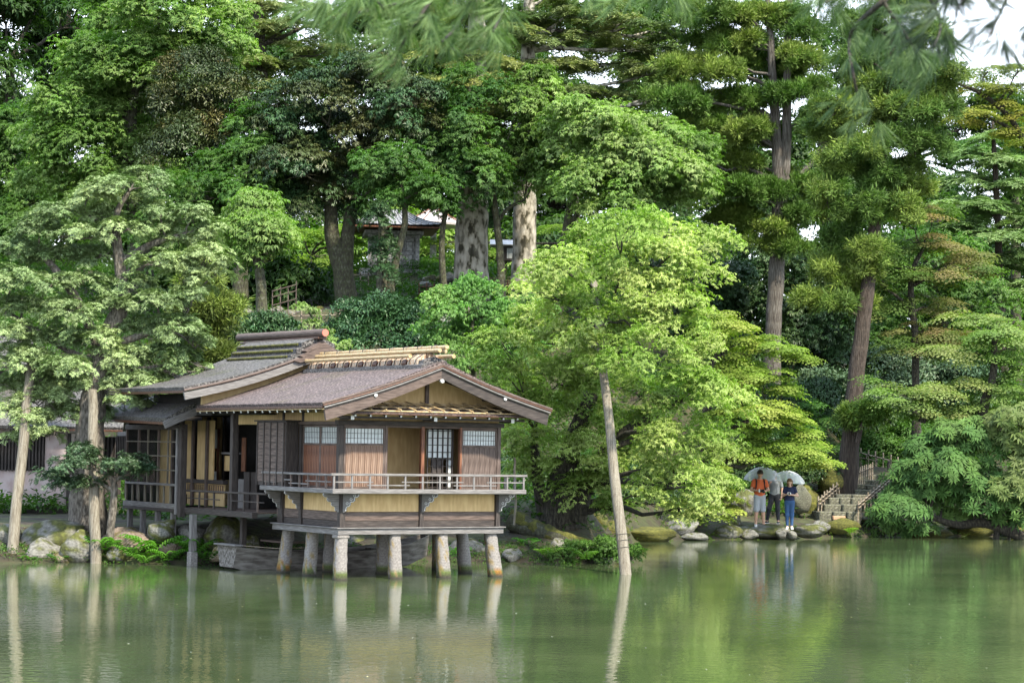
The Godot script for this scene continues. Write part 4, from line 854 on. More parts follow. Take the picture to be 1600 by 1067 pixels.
	tree("maple_tree", "yellow-green maple with long flat tiers reaching over the people", [[[5.98, 0.97, -73.00, 0.249], [6.06, 2.52, -73.00, 0.186], [6.35, 4.18, -73.00, 0.135], [6.54, 5.84, -73.00, 0.083]], [[6.10, 2.94, -73.00, 0.114], [7.29, 3.68, -73.00, 0.093], [8.53, 4.01, -73.00, 0.052]]], [[5.99, 7.07, -72.84, 0.91, 0.21], [6.79, 6.96, -72.50, 0.95, 0.21], [7.58, 6.49, -73.14, 0.91, 0.21], [6.24, 6.26, -73.15, 1.04, 0.25], [8.43, 6.20, -73.24, 0.83, 0.19], [9.19, 6.02, -72.68, 0.62, 0.14], [7.33, 5.78, -73.66, 1.09, 0.25], [8.08, 5.24, -72.77, 0.91, 0.23], [8.85, 4.85, -73.12, 0.58, 0.19], [6.85, 4.91, -72.90, 1.08, 0.29], [7.64, 4.20, -72.48, 1.11, 0.27], [8.68, 3.91, -72.56, 0.86, 0.25], [9.39, 3.41, -73.21, 0.71, 0.21], [7.33, 3.37, -73.37, 1.17, 0.29], [8.37, 3.08, -73.32, 1.08, 0.27], [9.51, 2.75, -72.46, 0.78, 0.21], [10.23, 2.49, -73.19, 0.46, 0.15], [7.36, 2.79, -72.53, 1.03, 0.21], [8.78, 2.73, -72.92, 0.83, 0.17], [8.48, 2.52, -73.29, 0.46, 0.10], [6.65, 2.02, -72.60, 0.74, 0.25], [9.65, 2.54, -72.87, 0.54, 0.12], [6.66, 1.41, -72.62, 0.70, 0.21], [6.46, 0.89, -72.58, 0.62, 0.21], [7.11, 1.10, -72.95, 0.50, 0.17]], plus(maple, {"col": C(0.21, 0.30, 0.055), "tip": C(0.37, 0.40, 0.10), "thick": 2.4, "full": 2.2, "clump": 0.36, "size": 0.8}))
	tree("clipped_tree", "grey-green clipped evergreen with gnarled pale limbs standing at left", [[[-10.25, 0.95, -55.00, 0.453], [-10.26, 2.07, -55.00, 0.390], [-10.26, 3.31, -55.00, 0.343], [-10.16, 4.25, -55.00, 0.297], [-9.92, 5.35, -55.00, 0.219], [-9.55, 6.29, -55.00, 0.172], [-9.66, 7.39, -55.00, 0.133], [-9.76, 8.33, -55.00, 0.086], [-9.46, 8.97, -55.00, 0.047]], [[-9.96, 4.88, -55.00, 0.156], [-10.65, 6.28, -55.00, 0.117], [-11.22, 7.05, -55.00, 0.086], [-11.62, 7.44, -55.00, 0.047]], [[-9.64, 7.23, -55.00, 0.094], [-8.81, 7.72, -55.00, 0.086], [-8.03, 7.97, -55.00, 0.055]], [[-10.13, 4.41, -55.00, 0.133], [-10.77, 4.87, -55.00, 0.117], [-11.53, 4.23, -55.00, 0.094], [-12.14, 3.59, -55.00, 0.055]], [[-9.99, 5.11, -55.00, 0.101], [-8.91, 5.52, -55.00, 0.086], [-8.06, 5.85, -55.00, 0.055]], [[-10.27, 3.62, -55.00, 0.133], [-9.67, 4.65, -55.00, 0.117], [-10.62, 4.95, -55.00, 0.078], [-12.04, 5.78, -55.00, 0.062], [-12.68, 6.09, -55.00, 0.039]], [[-9.68, 7.63, -55.00, 0.070], [-10.23, 8.25, -55.00, 0.055], [-10.78, 8.55, -55.00, 0.031]]], [[-9.13, 9.32, -55.33, 0.44, 0.17], [-9.54, 8.97, -54.52, 0.65, 0.20], [-8.66, 8.97, -54.91, 0.34, 0.16], [-10.36, 8.74, -54.79, 0.53, 0.22], [-9.54, 8.67, -55.49, 0.63, 0.22], [-11.04, 8.28, -54.74, 0.62, 0.25], [-10.12, 8.27, -55.26, 0.63, 0.22], [-8.75, 8.43, -55.04, 0.44, 0.19], [-11.61, 7.90, -54.93, 0.56, 0.28], [-10.61, 7.73, -54.62, 0.65, 0.25], [-9.53, 7.91, -54.63, 0.56, 0.22], [-8.69, 8.02, -55.23, 0.47, 0.19], [-7.86, 8.27, -54.86, 0.44, 0.22], [-7.44, 7.92, -55.27, 0.41, 0.25], [-8.23, 7.68, -55.37, 0.63, 0.25], [-12.14, 7.45, -55.23, 0.56, 0.28], [-11.26, 7.22, -55.18, 0.69, 0.25], [-10.27, 7.33, -55.34, 0.63, 0.22], [-7.50, 7.32, -54.64, 0.50, 0.25], [-8.58, 7.14, -54.65, 0.59, 0.22], [-12.18, 6.71, -54.80, 0.62, 0.28], [-11.26, 6.55, -54.53, 0.68, 0.25], [-10.47, 6.66, -54.86, 0.62, 0.22], [-7.23, 7.04, -55.04, 0.31, 0.22], [-7.99, 6.86, -54.89, 0.62, 0.25], [-9.46, 6.63, -55.31, 0.63, 0.22], [-11.92, 6.03, -55.11, 0.69, 0.28], [-10.79, 5.93, -54.55, 0.68, 0.25], [-9.82, 6.04, -54.79, 0.56, 0.22], [-8.72, 6.21, -54.70, 0.65, 0.25], [-7.64, 6.39, -54.75, 0.44, 0.22], [-12.10, 5.37, -54.59, 0.62, 0.28], [-11.29, 5.34, -55.20, 0.69, 0.28], [-9.20, 5.61, -55.34, 0.69, 0.25], [-8.24, 5.60, -54.71, 0.65, 0.28], [-10.26, 5.25, -54.71, 0.62, 0.25], [-11.65, 4.69, -54.77, 0.68, 0.28], [-10.65, 4.54, -54.44, 0.71, 0.25], [-9.53, 4.89, -55.05, 0.72, 0.28], [-8.49, 4.92, -55.38, 0.69, 0.28], [-7.77, 5.16, -55.27, 0.38, 0.22], [-12.26, 4.07, -55.48, 0.63, 0.31], [-11.25, 3.92, -55.17, 0.72, 0.25], [-10.15, 4.10, -55.11, 0.69, 0.25], [-9.14, 4.27, -55.12, 0.69, 0.28], [-8.03, 4.44, -55.05, 0.47, 0.25], [-11.77, 3.36, -54.75, 0.53, 0.19], [-10.91, 3.38, -55.09, 0.63, 0.16], [-7.51, 4.61, -55.16, 0.22, 0.14], [-12.27, 3.44, -54.90, 0.37, 0.19], [-12.16, 4.76, -54.93, 0.65, 0.28], [-11.48, 3.68, -54.83, 0.68, 0.23], [-10.51, 3.55, -55.45, 0.63, 0.19], [-9.38, 3.76, -54.77, 0.62, 0.20], [-8.59, 4.08, -54.65, 0.53, 0.19], [-11.48, 4.32, -55.47, 0.69, 0.25], [-9.78, 4.42, -55.19, 0.63, 0.22], [-12.21, 2.81, -55.07, 0.38, 0.13], [-11.30, 2.95, -54.78, 0.47, 0.12]], {"spray": "rosette", "mat": "pale_leaf", "col": C(0.165, 0.245, 0.10), "tip": C(0.32, 0.41, 0.18), "tip_share": 0.4, "clump": 0.27, "size": 0.62, "per": 13, "full": 0.85, "bark": "grey_twig", "wob": 0.16, "twigs": 5})
	tree("evergreen_shrub", "small gnarled evergreen with dark glossy leaves behind the upright pole", [[[-9.45, 1.19, -53.50, 0.091], [-9.37, 1.65, -53.50, 0.084], [-9.47, 2.02, -53.50, 0.061], [-9.80, 2.17, -53.50, 0.038]], [[-9.42, 1.87, -53.50, 0.046], [-9.12, 2.07, -53.50, 0.038], [-8.67, 2.19, -53.50, 0.023]]], [[-10.21, 2.57, -53.61, 0.37, 0.14], [-10.42, 2.24, -53.17, 0.42, 0.15], [-9.96, 2.32, -53.50, 0.36, 0.15], [-10.77, 1.96, -53.45, 0.33, 0.12], [-10.40, 1.81, -53.49, 0.39, 0.14], [-10.04, 1.78, -53.60, 0.27, 0.12], [-9.23, 2.33, -53.25, 0.33, 0.12], [-8.95, 2.11, -53.41, 0.30, 0.12], [-9.34, 1.98, -53.48, 0.24, 0.11], [-8.84, 2.33, -53.61, 0.27, 0.11], [-8.59, 2.14, -53.53, 0.15, 0.08]], {"spray": "rosette", "mat": "glossy_leaf", "col": C(0.05, 0.095, 0.045), "tip": C(0.085, 0.135, 0.06), "clump": 0.2, "size": 0.62, "per": 7, "bark": "grey_twig", "category": "shrub", "full": 0.9})
	tree("rhododendron", "big-leaved rhododendron mound with leaf rosettes at the right shore", [[[17.54, 0.68, -77.00, 0.186], [16.23, 0.53, -77.00, 0.164], [15.25, 0.47, -77.00, 0.131], [14.27, 0.78, -77.00, 0.076]], [[16.67, 0.60, -77.00, 0.131], [16.62, 0.16, -77.00, 0.109], [16.58, -0.16, -77.00, 0.087]]], [[15.21, 3.51, -76.38, 0.95, 0.48], [14.24, 2.96, -76.96, 0.87, 0.52], [13.69, 2.23, -76.90, 0.61, 0.44], [16.17, 3.10, -76.80, 0.96, 0.57], [14.77, 2.32, -76.28, 1.13, 0.61], [13.82, 1.75, -76.99, 1.01, 0.57], [13.20, 1.31, -76.93, 0.57, 0.39], [15.75, 1.89, -76.81, 1.18, 0.61], [14.84, 1.20, -77.75, 1.06, 0.49], [13.26, 0.89, -76.27, 0.87, 0.39], [16.11, 1.26, -76.46, 1.04, 0.43], [13.27, 0.31, -77.51, 0.75, 0.22], [12.75, 0.93, -77.10, 0.39, 0.26], [14.06, 0.34, -77.03, 0.52, 0.20], [17.10, 1.06, -76.50, 0.65, 0.30], [16.76, 0.70, -77.43, 0.88, 0.26], [15.46, 0.72, -77.54, 0.75, 0.22], [17.45, 0.61, -77.11, 0.53, 0.22]], {"spray": "rhodo", "face": true, "thick": 1.0, "mat": "leathery_leaf", "col": C(0.045, 0.10, 0.024), "tip": C(0.085, 0.15, 0.035), "vary": 0.3, "clump": 0.30, "size": 1.15, "per": 2, "full": 1.25, "category": "shrub", "sag": 0.1})
	tree("rhododendron", "drooping yellow-green rhododendron cut by the right edge", [[[17.52, 1.18, -76.00, 0.151], [17.30, 2.68, -76.00, 0.086]]], [[16.85, 3.87, -76.45, 0.65, 0.35], [17.37, 3.33, -75.85, 0.65, 0.56], [16.91, 2.68, -76.19, 0.56, 0.52], [17.37, 2.04, -75.84, 0.56, 0.56], [16.73, 1.60, -75.86, 0.43, 0.34], [17.01, 4.18, -75.74, 0.56, 0.26]], {"spray": "rhodo", "face": true, "col": C(0.13, 0.185, 0.05), "tip": C(0.20, 0.24, 0.08), "clump": 0.4, "size": 1.1, "per": 8, "category": "shrub"})
	tree("evergreen_shrub", "dark undergrowth shrub on the bank behind the great leaning tree", [[[1.57, 1.19, -66.00, 0.075], [1.56, 1.75, -66.00, 0.047]]], [[0.64, 1.54, -66.64, 0.76, 0.45], [1.95, 1.38, -66.09, 0.75, 0.45], [3.07, 1.58, -66.20, 0.94, 0.45], [0.06, 2.10, -65.68, 0.56, 0.56], [3.84, 1.78, -66.63, 0.95, 0.45]], plus(dark, {"spray": "fine", "size": 1.5, "clump": 0.45, "category": "shrub"}))
	tree("evergreen_shrub", "dark shrub shading the bend of the path behind the railings", [[[16.77, 2.31, -92.00, 0.104], [16.76, 3.09, -92.00, 0.065]]], [[15.66, 2.69, -91.65, 1.04, 0.52], [17.22, 2.57, -93.02, 1.19, 0.63], [14.27, 3.31, -91.06, 0.78, 0.78], [18.47, 3.12, -92.71, 1.18, 0.79], [19.90, 3.67, -92.07, 1.18, 0.78]], plus(dark, {"spray": "fine", "size": 1.7, "clump": 0.5, "category": "shrub"}))
	tree("evergreen_shrub", "dark green shrub on the mound behind the people", [[[9.49, 1.63, -80.00, 0.091], [9.48, 2.31, -80.00, 0.057]]], [[8.90, 2.64, -79.92, 0.91, 0.59], [9.90, 2.43, -79.72, 0.81, 0.54], [8.25, 2.06, -80.15, 0.91, 0.55], [9.46, 1.86, -79.79, 0.82, 0.41], [10.59, 2.21, -79.81, 0.54, 0.50]], plus(dark, {"spray": "fine", "size": 1.6, "clump": 0.42, "category": "shrub", "col": C(0.04, 0.095, 0.03)}))
	tree("evergreen_shrub", "dark green shrub under the hill left of the leaning red trunk", [[[11.16, 3.25, -86.00, 0.098], [11.15, 4.23, -86.00, 0.061]]], [[10.55, 4.46, -86.13, 0.88, 0.59], [11.55, 4.11, -86.29, 0.88, 0.64], [10.86, 3.49, -86.56, 0.98, 0.64], [11.88, 4.85, -86.03, 0.73, 0.59], [9.88, 3.72, -86.65, 0.89, 0.59], [9.08, 4.19, -86.03, 0.88, 0.59]], plus(dark, {"spray": "fine", "size": 1.7, "clump": 0.45, "category": "shrub"}))
	tree("evergreen_shrub", "leafy shrub right of the leaning red trunk above the railings", [[[15.04, 2.70, -88.00, 0.100], [15.03, 3.57, -88.00, 0.062]]], [[14.37, 3.31, -88.50, 0.85, 0.55], [15.36, 3.32, -87.71, 0.90, 0.60], [16.67, 3.35, -88.75, 1.01, 0.65], [14.66, 2.69, -87.96, 0.75, 0.30], [16.15, 2.71, -88.63, 0.91, 0.40], [17.52, 3.36, -87.94, 1.00, 0.65]], plus(mid, {"spray": "fine", "size": 1.7, "clump": 0.45, "category": "shrub"}))
	tree("evergreen_shrub", "green shrub tier left of the leaning red trunk", [[[11.26, 2.30, -84.00, 0.095], [11.21, 3.01, -84.00, 0.060]]], [[10.97, 4.43, -83.72, 0.71, 0.29], [10.75, 3.72, -83.81, 0.81, 0.33], [11.64, 3.26, -84.21, 0.72, 0.33], [11.04, 2.77, -84.11, 0.81, 0.38], [11.74, 3.97, -84.13, 0.57, 0.29]], plus(mid, {"spray": "maple", "flat": true, "clump": 0.45, "category": "shrub", "full": 1.3}))
	tree("fern_shrub", "leafy bank plants under the mossy fallen trunk", [[[1.69, 0.01, -56.50, 0.032], [1.68, 0.17, -56.50, 0.024]]], [[1.36, 0.14, -56.34, 0.29, 0.14], [1.76, 0.29, -56.57, 0.32, 0.16], [2.17, 0.20, -56.65, 0.32, 0.16], [2.55, 0.38, -56.32, 0.29, 0.16], [2.64, 0.15, -56.45, 0.26, 0.13], [3.05, 0.25, -56.59, 0.19, 0.13], [2.32, 0.50, -56.48, 0.29, 0.13]], plus(bright, {"spray": "weep", "size": 0.5, "clump": 0.22, "per": 9, "col": C(0.085, 0.18, 0.035), "tip": C(0.14, 0.24, 0.055), "category": "plants", "twigs": 1}))


# ---------- the buildings; u runs along the pavilion's front, v back from it, h up
func B(called: String, m: String, u0: float, u1: float, h0: float, h1: float, v0: float, v1: float, parent: Node, bevel := 0.006) -> MeshInstance3D:
	return part(called, boxmesh(Vector3(absf(u1 - u0), absf(h1 - h0), absf(v1 - v0)), bevel), M[m], parent, Transform3D(Basis(), Vector3((u0 + u1) / 2, (h0 + h1) / 2, -(v0 + v1) / 2)))


# a part hung under another part: its place is given in the thing's own axes
func sub(called: String, m: String, u0: float, u1: float, h0: float, h1: float, v0: float, v1: float, under: MeshInstance3D, bevel := 0.004) -> MeshInstance3D:
	var o := B(called, m, u0, u1, h0, h1, v0, v1, under, bevel)
	o.position -= under.position
	return o


func T3(u: float, h: float, v: float) -> Vector3:
	return Vector3(u, h, -v)


func rod(called: String, m: String, a: Vector3, b: Vector3, r: float, parent: Node, sides := 8) -> MeshInstance3D:
	var o := part(called, bar(Vector3.ZERO, b - a, r, sides), M[m], parent, Transform3D(Basis(), a))
	return o


# a squared beam between two points
func beam(called: String, m: String, a: Vector3, b: Vector3, w: float, t: float, parent: Node, bevel := 0.006) -> MeshInstance3D:
	var d := (b - a).normalized()
	var up := Vector3.UP if absf(d.y) < 0.95 else Vector3.BACK
	var z := d.cross(up).normalized()
	var bs := Basis(d, z.cross(d).normalized(), z)
	return part(called, boxmesh(Vector3(a.distance_to(b), t, w), bevel), M[m], parent, Transform3D(bs, (a + b) / 2))


func stone_pillar(root: Node3D, bu: float, bv: float, tu: float, tv: float, w: float, top: float, k: int, lichen: float, called := "stone_pillar") -> void:
	var b := MB.new()
	var fn := FastNoiseLite.new()
	fn.seed = 40 + k
	fn.frequency = 2.2
	var rows := 14
	var ring := 16
	var base := Vector3(bu, -0.5, -bv)
	for r in rows + 1:
		var t := float(r) / rows
		var c := T3(lerpf(bu, tu, t), lerpf(-0.5, top, t), lerpf(bv, tv, t))
		var half := w * lerpf(0.56, 0.44, t)
		for s in ring:
			var a := TAU * s / ring + PI / 4
			var sq := 1.0 / maxf(absf(cos(a)), absf(sin(a)))
			var rr := half * lerpf(1.0, minf(sq, 1.32), 0.85)
			var p := c + Vector3(cos(a), 0, sin(a)) * rr
			var nz := fn.get_noise_3dv(p * 2.0)
			p += Vector3(cos(a), 0, sin(a)) * (nz * 0.022 + fn.get_noise_3dv(p * 6.0) * 0.01)
			var h := p.y
			var spot := fn.get_noise_3dv(p * 2.4 + Vector3(9, 0, 0))
			b.col = Color(1, 1, 1)
			var near_water := clampf(1.0 - (h - 0.03) / 0.5, 0.0, 1.0)
			if spot + near_water * 0.9 * lichen > 0.80 and h > 0.03:
				b.col = Color(1.15, 0.52, 0.06)
			elif spot + lichen * 0.32 * clampf(1.2 - h, 0.0, 1.0) - 0.25 * cos(a - PI * 0.15) > 0.46:
				b.col = Color(1.0, 0.80, 0.36)
			elif h < 0.13 and fn.get_noise_3dv(p * 3.0 - Vector3(4, 0, 0)) > -0.25:
				b.col = Color(0.36, 0.52, 0.13)
			if h < 0.04:
				b.col = Color(0.16, 0.15, 0.11)
			b.vert(p - base, Vector3(cos(a), 0.1, sin(a)).normalized())
	for r in rows:
		for s in ring:
			var q := r * ring + s
			var q2 := r * ring + (s + 1) % ring
			b.idx(q, q2, q2 + ring)
			b.idx(q, q2 + ring, q + ring)
	var o := part(called, b.done(), M["pillar_stone"], root, Transform3D(Basis(), base))
	if lichen > 0.9:
		o.set_meta("label", "stone pillar with orange and yellow lichen at its foot")


# the carved cloud bracket under the balcony: flat board, d is the way it sticks out
func cloud_bracket(root: Node3D, at: Vector3, d: Vector3) -> void:
	var b := MB.new()
	var o := PackedVector2Array()
	for p in [[0, 0], [0.36, 0], [0.37, -0.035], [0.33, -0.075], [0.27, -0.08], [0.265, -0.10], [0.275, -0.135], [0.24, -0.175], [0.19, -0.175], [0.165, -0.20], [0.17, -0.235], [0.14, -0.27], [0.10, -0.275], [0.075, -0.31], [0.07, -0.37], [0.03, -0.40], [0, -0.40]]:
		o.append(Vector2(p[0], p[1]))
	var z := d.cross(Vector3.UP)
	b.slab(o, -0.025, 0.025, Transform3D(Basis(d, Vector3.UP, z), Vector3.ZERO))
	var br := part("cloud_bracket", b.done(), M["silver_wood_x"], root, Transform3D(Basis(), at))
	# the pale painted edge and the scroll eyes
	var e := MB.new()
	var pts := []
	var rad := []
	for k in range(1, 15):
		pts.append(d * o[k].x + Vector3(0, o[k].y, 0) + z * 0.027)
		rad.append(0.007)
	e.tube(pts, rad, 5)
	for q in [[0.27, -0.04], [0.19, -0.12], [0.10, -0.21]]:
		var ring := []
		var rr := []
		for k in 9:
			ring.append(d * (q[0] + 0.026 * cos(k * TAU / 8)) + Vector3(0, q[1] + 0.026 * sin(k * TAU / 8), 0) + z * 0.027)
			rr.append(0.006)
		e.tube(ring, rr, 4, false)
	part("scroll_edge", e.done(), M["white_paint"], br)


# a sliding panel of boards below and a paper light with thin bars above; along is the way it runs
func sliding_panel(root: Node3D, called: String, at: Vector3, along: Vector3, wide: float, boards: String, low: float, high: float, paper_low: float, bars: int) -> void:
	var face := along.cross(Vector3.UP)
	if face.dot(Vector3(-0.6, 0, 1)) < 0.0:
		face = -face
	var bs := Basis(along, Vector3.UP, along.cross(Vector3.UP))
	var f := part(called, boxmesh(Vector3(wide, 0.045, 0.032), 0.004), M["brown_wood_x"], root, Transform3D(bs, at + Vector3(0, high, 0)))
	var put := func(nm: String, m: String, x: float, y: float, w: float, h: float, t: float, out: float) -> void:
		part(nm, boxmesh(Vector3(w, h, t), 0.003), M[m], f, Transform3D(Basis(), Vector3(x, y - high, (bs.inverse() * face).z * out)))
	for s in [-1.0, 1.0]:
		put.call("stile", "brown_wood_y", s * (wide / 2 - 0.02), (low + high) / 2 - 0.01, 0.04, high - low - 0.03, 0.03, 0.0)
	put.call("bottom_rail", "brown_wood_x", 0.0, low + 0.03, wide - 0.085, 0.06, 0.03, 0.0)
	put.call("middle_rail", "brown_wood_x", 0.0, paper_low - 0.022, wide - 0.085, 0.04, 0.03, 0.0)
	var n := 6
	var inner := wide - 0.086
	for k in n:
		put.call("plank", boards, -inner / 2 + inner * (k + 0.5) / n, (low + 0.062 + paper_low - 0.044) / 2, inner / n - 0.005, paper_low - low - 0.108, 0.014, 0.002 + 0.003 * (k % 2))
	put.call("paper", "paper", 0.0, (paper_low + high) / 2 - 0.012, inner, high - paper_low - 0.024, 0.003, -0.006)
	for k in bars:
		put.call("bar", "dark_wood_y", -inner / 2 + inner * (k + 0.5) / bars, (paper_low + high) / 2 - 0.012, 0.009, high - paper_low - 0.024, 0.008, 0.003)
	for k in 2:
		put.call("bar", "dark_wood_x", 0.0, lerpf(paper_low, high - 0.02, (k + 1) / 3.0), inner, 0.008, 0.006, 0.010)


# one slope of a roof: from the ridge line to the eave line, thick, with a slight hollow
func roof_slope(called: String, m: String, r0: Vector3, r1: Vector3, e0: Vector3, e1: Vector3, thick: float, sag: float, root: Node3D) -> MeshInstance3D:
	var b := MB.new()
	var nu := 12
	var nv := 36
	var nn := (e1 - e0).cross(r0 - e0).normalized()
	if nn.y < 0.0:
		nn = -nn
	var fn := FastNoiseLite.new()
	fn.seed = 3
	fn.frequency = 1.3
	for layer in 2:
		for a in nu + 1:
			for k in nv + 1:
				var t := float(a) / nu
				var p: Vector3 = r0.lerp(e0, t).lerp(r1.lerp(e1, t), float(k) / nv)
				p -= nn * sag * sin(t * PI)
				if layer == 0:
					p += nn * (0.016 * fn.get_noise_3dv(p * 1.5) + 0.007 * fn.get_noise_3dv(p * 7.0))
				else:
					p -= nn * thick
				var st := 1.0 + 0.28 * fn.get_noise_3dv(p * 0.9 + Vector3(7, 0, 0)) - 0.22 * clampf(fn.get_noise_3dv(Vector3(p.z * 2.2, t * 0.5, p.x * 0.4)), 0.0, 1.0)
				var green := clampf(fn.get_noise_3dv(p * 0.8 - Vector3(3, 0, 0)) * 1.5 - 0.25 + 0.3 * (1.0 - t) * (1.0 - t), 0.0, 0.5)
				b.col = Color(st, st, st).lerp(Color(0.62 * st, 0.72 * st, 0.30 * st), green)
				b.vert(p - r0, nn if layer == 0 else -nn)
	var w := nv + 1
	var half := (nu + 1) * w
	for layer in 2:
		for a in nu:
			for k in nv:
				var q := layer * half + a * w + k
				b.idx(q, q + 1, q + w + 1)
				b.idx(q, q + w + 1, q + w)
	var top := b.v.duplicate()
	var mid := (r0 + r1 + e0 + e1) / 4 - r0
	for a in nu:
		for k in [0, nv]:
			var q: int = a * w + k
			b.quad(top[q], top[q + w], top[q + w + half], top[q + half], top[q] - mid)
	for k in nv:
		for a in [0, nu]:
			var q: int = a * w + k
			b.quad(top[q], top[q + 1], top[q + 1 + half], top[q + half], top[q] - mid)
	return part(called, b.done(), M[m], root, Transform3D(Basis(), r0))


func pavilion() -> void:
	var R := thing("tea_pavilion", "small gabled tea pavilion with yellow walls standing on stone pillars over the pond", "pavilion", Vector3(-3.598, 0, -48.04), 0.568)
	# stone legs: foot, head
	var legs := [[-0.02, -0.06, 0.09, 0.10, 0.34, 0.5], [1.42, 0.03, 1.40, 0.12, 0.34, 0.2], [2.68, 0.05, 2.58, 0.12, 0.34, 0.75], [4.06, 0.05, 3.86, 0.14, 0.36, 1.0], [0.14, 1.70, 0.20, 1.62, 0.34, 0.9], [0.14, 3.02, 0.24, 2.86, 0.34, 1.0], [2.16, 1.91, 2.12, 1.90, 0.36, 0.1], [4.30, 3.02, 4.10, 2.80, 0.36, 0.8], [4.16, 1.57, 3.98, 1.55, 0.34, 0.3], [1.3, 2.9, 1.3, 2.85, 0.36, 0.1]]
	for k in legs.size():
		var l: Array = legs[k]
		stone_pillar(R, l[0], l[1], l[2], l[3], l[4] * 0.74, 0.96, k, l[5])
	B("pillar_cap", "pillar_stone", -0.06, 0.23, 0.88, 0.955, -0.03, 0.25, R, 0.02)
	# the plinth beams and the skirt of the room
	B("sill_beam", "silver_wood_x", -0.06, 4.10, 0.962, 1.085, -0.04, 0.12, R)
	B("sill_beam", "silver_wood_z", -0.06, 0.10, 0.962, 1.085, 0.124, 3.08, R)
	B("sill_beam", "silver_wood_z", 3.94, 4.10, 0.962, 1.085, 0.124, 3.08, R)
	B("sill_beam", "silver_wood_x", 0.104, 3.936, 0.962, 1.085, 2.92, 3.08, R)
	B("sill_cap", "silver_wood_x", -0.10, 4.14, 1.088, 1.113, -0.08, 0.13, R)
	B("sill_cap", "silver_wood_z", -0.10, 0.104, 1.088, 1.113, 0.134, 3.12, R)
	B("sill_cap", "silver_wood_z", 3.93, 4.14, 1.088, 1.113, 0.134, 3.12, R)
	B("underfloor", "dark_wood_x", 0.11, 3.93, 0.98, 1.03, 0.13, 2.9, R)
	for sgm in [[0.13, 1.955], [2.065, 3.905]]:
		B("skirt_board", "dark_wood_x", sgm[0], sgm[1], 1.117, 1.25, 0.035, 0.06, R)
		B("skirt_board", "brown_wood_x", sgm[0], sgm[1], 1.254, 1.44, 0.030, 0.06, R)
		B("plaster_panel", "plaster", sgm[0], sgm[1], 1.444, 1.84, 0.05, 0.09, R, 0.002)
	for sgm in [[0.13, 1.80], [1.92, 2.70], [2.93, 3.05]]:
		B("skirt_board", "dark_wood_z", 0.035, 0.06, 1.117, 1.25, sgm[0], sgm[1], R)
		B("skirt_board", "brown_wood_z", 0.030, 0.06, 1.254, 1.44, sgm[0], sgm[1], R)
		B("plaster_panel", "plaster", 0.05, 0.09, 1.444, 1.84, sgm[0], sgm[1], R, 0.002)
	B("plaster_panel", "plaster", 3.93, 3.98, 1.117, 1.84, 0.14, 3.05, R, 0.002)
	B("plaster_panel", "plaster", 0.10, 3.92, 1.117, 1.84, 2.97, 3.02, R, 0.002)
	for p in [[-0.01, 0.12, -0.02, 0.11], [1.96, 2.06, -0.01, 0.09], [3.91, 4.02, -0.02, 0.11], [-0.01, 0.10, 1.81, 1.915], [-0.01, 0.10, 2.71, 2.925]]:
		B("post", "dark_wood_y", p[0], p[1], 1.117, 1.84, p[2], p[3], R)
	var U := Vector3(1, 0, 0)
	var V := Vector3(0, 0, -1)
	cloud_bracket(R, T3(2.01, 1.838, -0.012), Vector3(0.62, 0, 0.78))
	cloud_bracket(R, T3(0.06, 1.838, -0.022), Vector3(0.62, 0, 0.78))
	cloud_bracket(R, T3(-0.012, 1.838, 0.05), -U)
	cloud_bracket(R, T3(3.98, 1.838, -0.022), Vector3(0.62, 0, 0.78))
	cloud_bracket(R, T3(4.022, 1.838, 0.06), U)
	cloud_bracket(R, T3(-0.012, 1.838, 1.86), -U)
	cloud_bracket(R, T3(-0.012, 1.838, 2.82), -U)
	# the balcony
	B("balcony_edge", "silver_wood_x", -0.40, 4.46, 1.84, 1.94, -0.40, -0.30, R, 0.01)
	B("balcony_edge", "silver_wood_z", -0.40, -0.30, 1.84, 1.94, -0.297, 3.08, R, 0.01)
	B("balcony_edge", "silver_wood_z", 4.33, 4.44, 1.84, 1.935, -0.297, 2.9, R, 0.01)
	for k in 3:
		B("deck_plank", "silver_wood_x", -0.29, 4.32, 1.87, 1.90, -0.294 + k * 0.13, -0.168 + k * 0.13, R, 0.004)
		B("deck_plank", "silver_wood_z", -0.294 + k * 0.11, -0.188 + k * 0.11, 1.87, 1.90, 0.10, 3.08, R, 0.004)
		B("deck_plank", "silver_wood_z", 4.03 + k * 0.1, 4.126 + k * 0.1, 1.87, 1.90, 0.10, 2.9, R, 0.004)
	# its railing
	var rail_v := -0.34
	for k in 12:
		var u: float = -0.345 + k * 0.4327
		B("baluster", "silver_wood_y", u - 0.02, u + 0.02, 1.94, 2.215, rail_v - 0.02, rail_v + 0.02, R, 0.004)
	for k in 8:
		var v: float = 0.02 + k * 0.405
		B("baluster", "brown_wood_y", -0.365, -0.325, 1.94, 2.215, v - 0.02, v + 0.02, R, 0.004)
		if k < 6:
			B("baluster", "silver_wood_y", 4.385, 4.425, 1.94, 2.215, v - 0.02, v + 0.02, R, 0.004)
	beam("top_rail", "silver_wood_x", T3(-0.42, 2.245, rail_v), T3(4.50, 2.245, rail_v), 0.055, 0.05, R)
	beam("top_rail", "silver_wood_x", T3(-0.345, 2.232, -0.28), T3(-0.345, 2.232, 3.06), 0.05, 0.045, R)
	beam("top_rail", "silver_wood_x", T3(4.405, 2.232, -0.28), T3(4.405, 2.232, 2.8), 0.05, 0.045, R)
	for q in [[-0.35, 0.6, 2.085], [0.45, 1.5, 2.02], [1.3, 2.85, 2.09], [2.6, 3.7, 2.02], [3.45, 4.41, 2.09]]:
		beam("middle_rail", "silver_wood_x", T3(q[0], q[2], rail_v), T3(q[1], q[2], rail_v), 0.024, 0.026, R, 0.003)
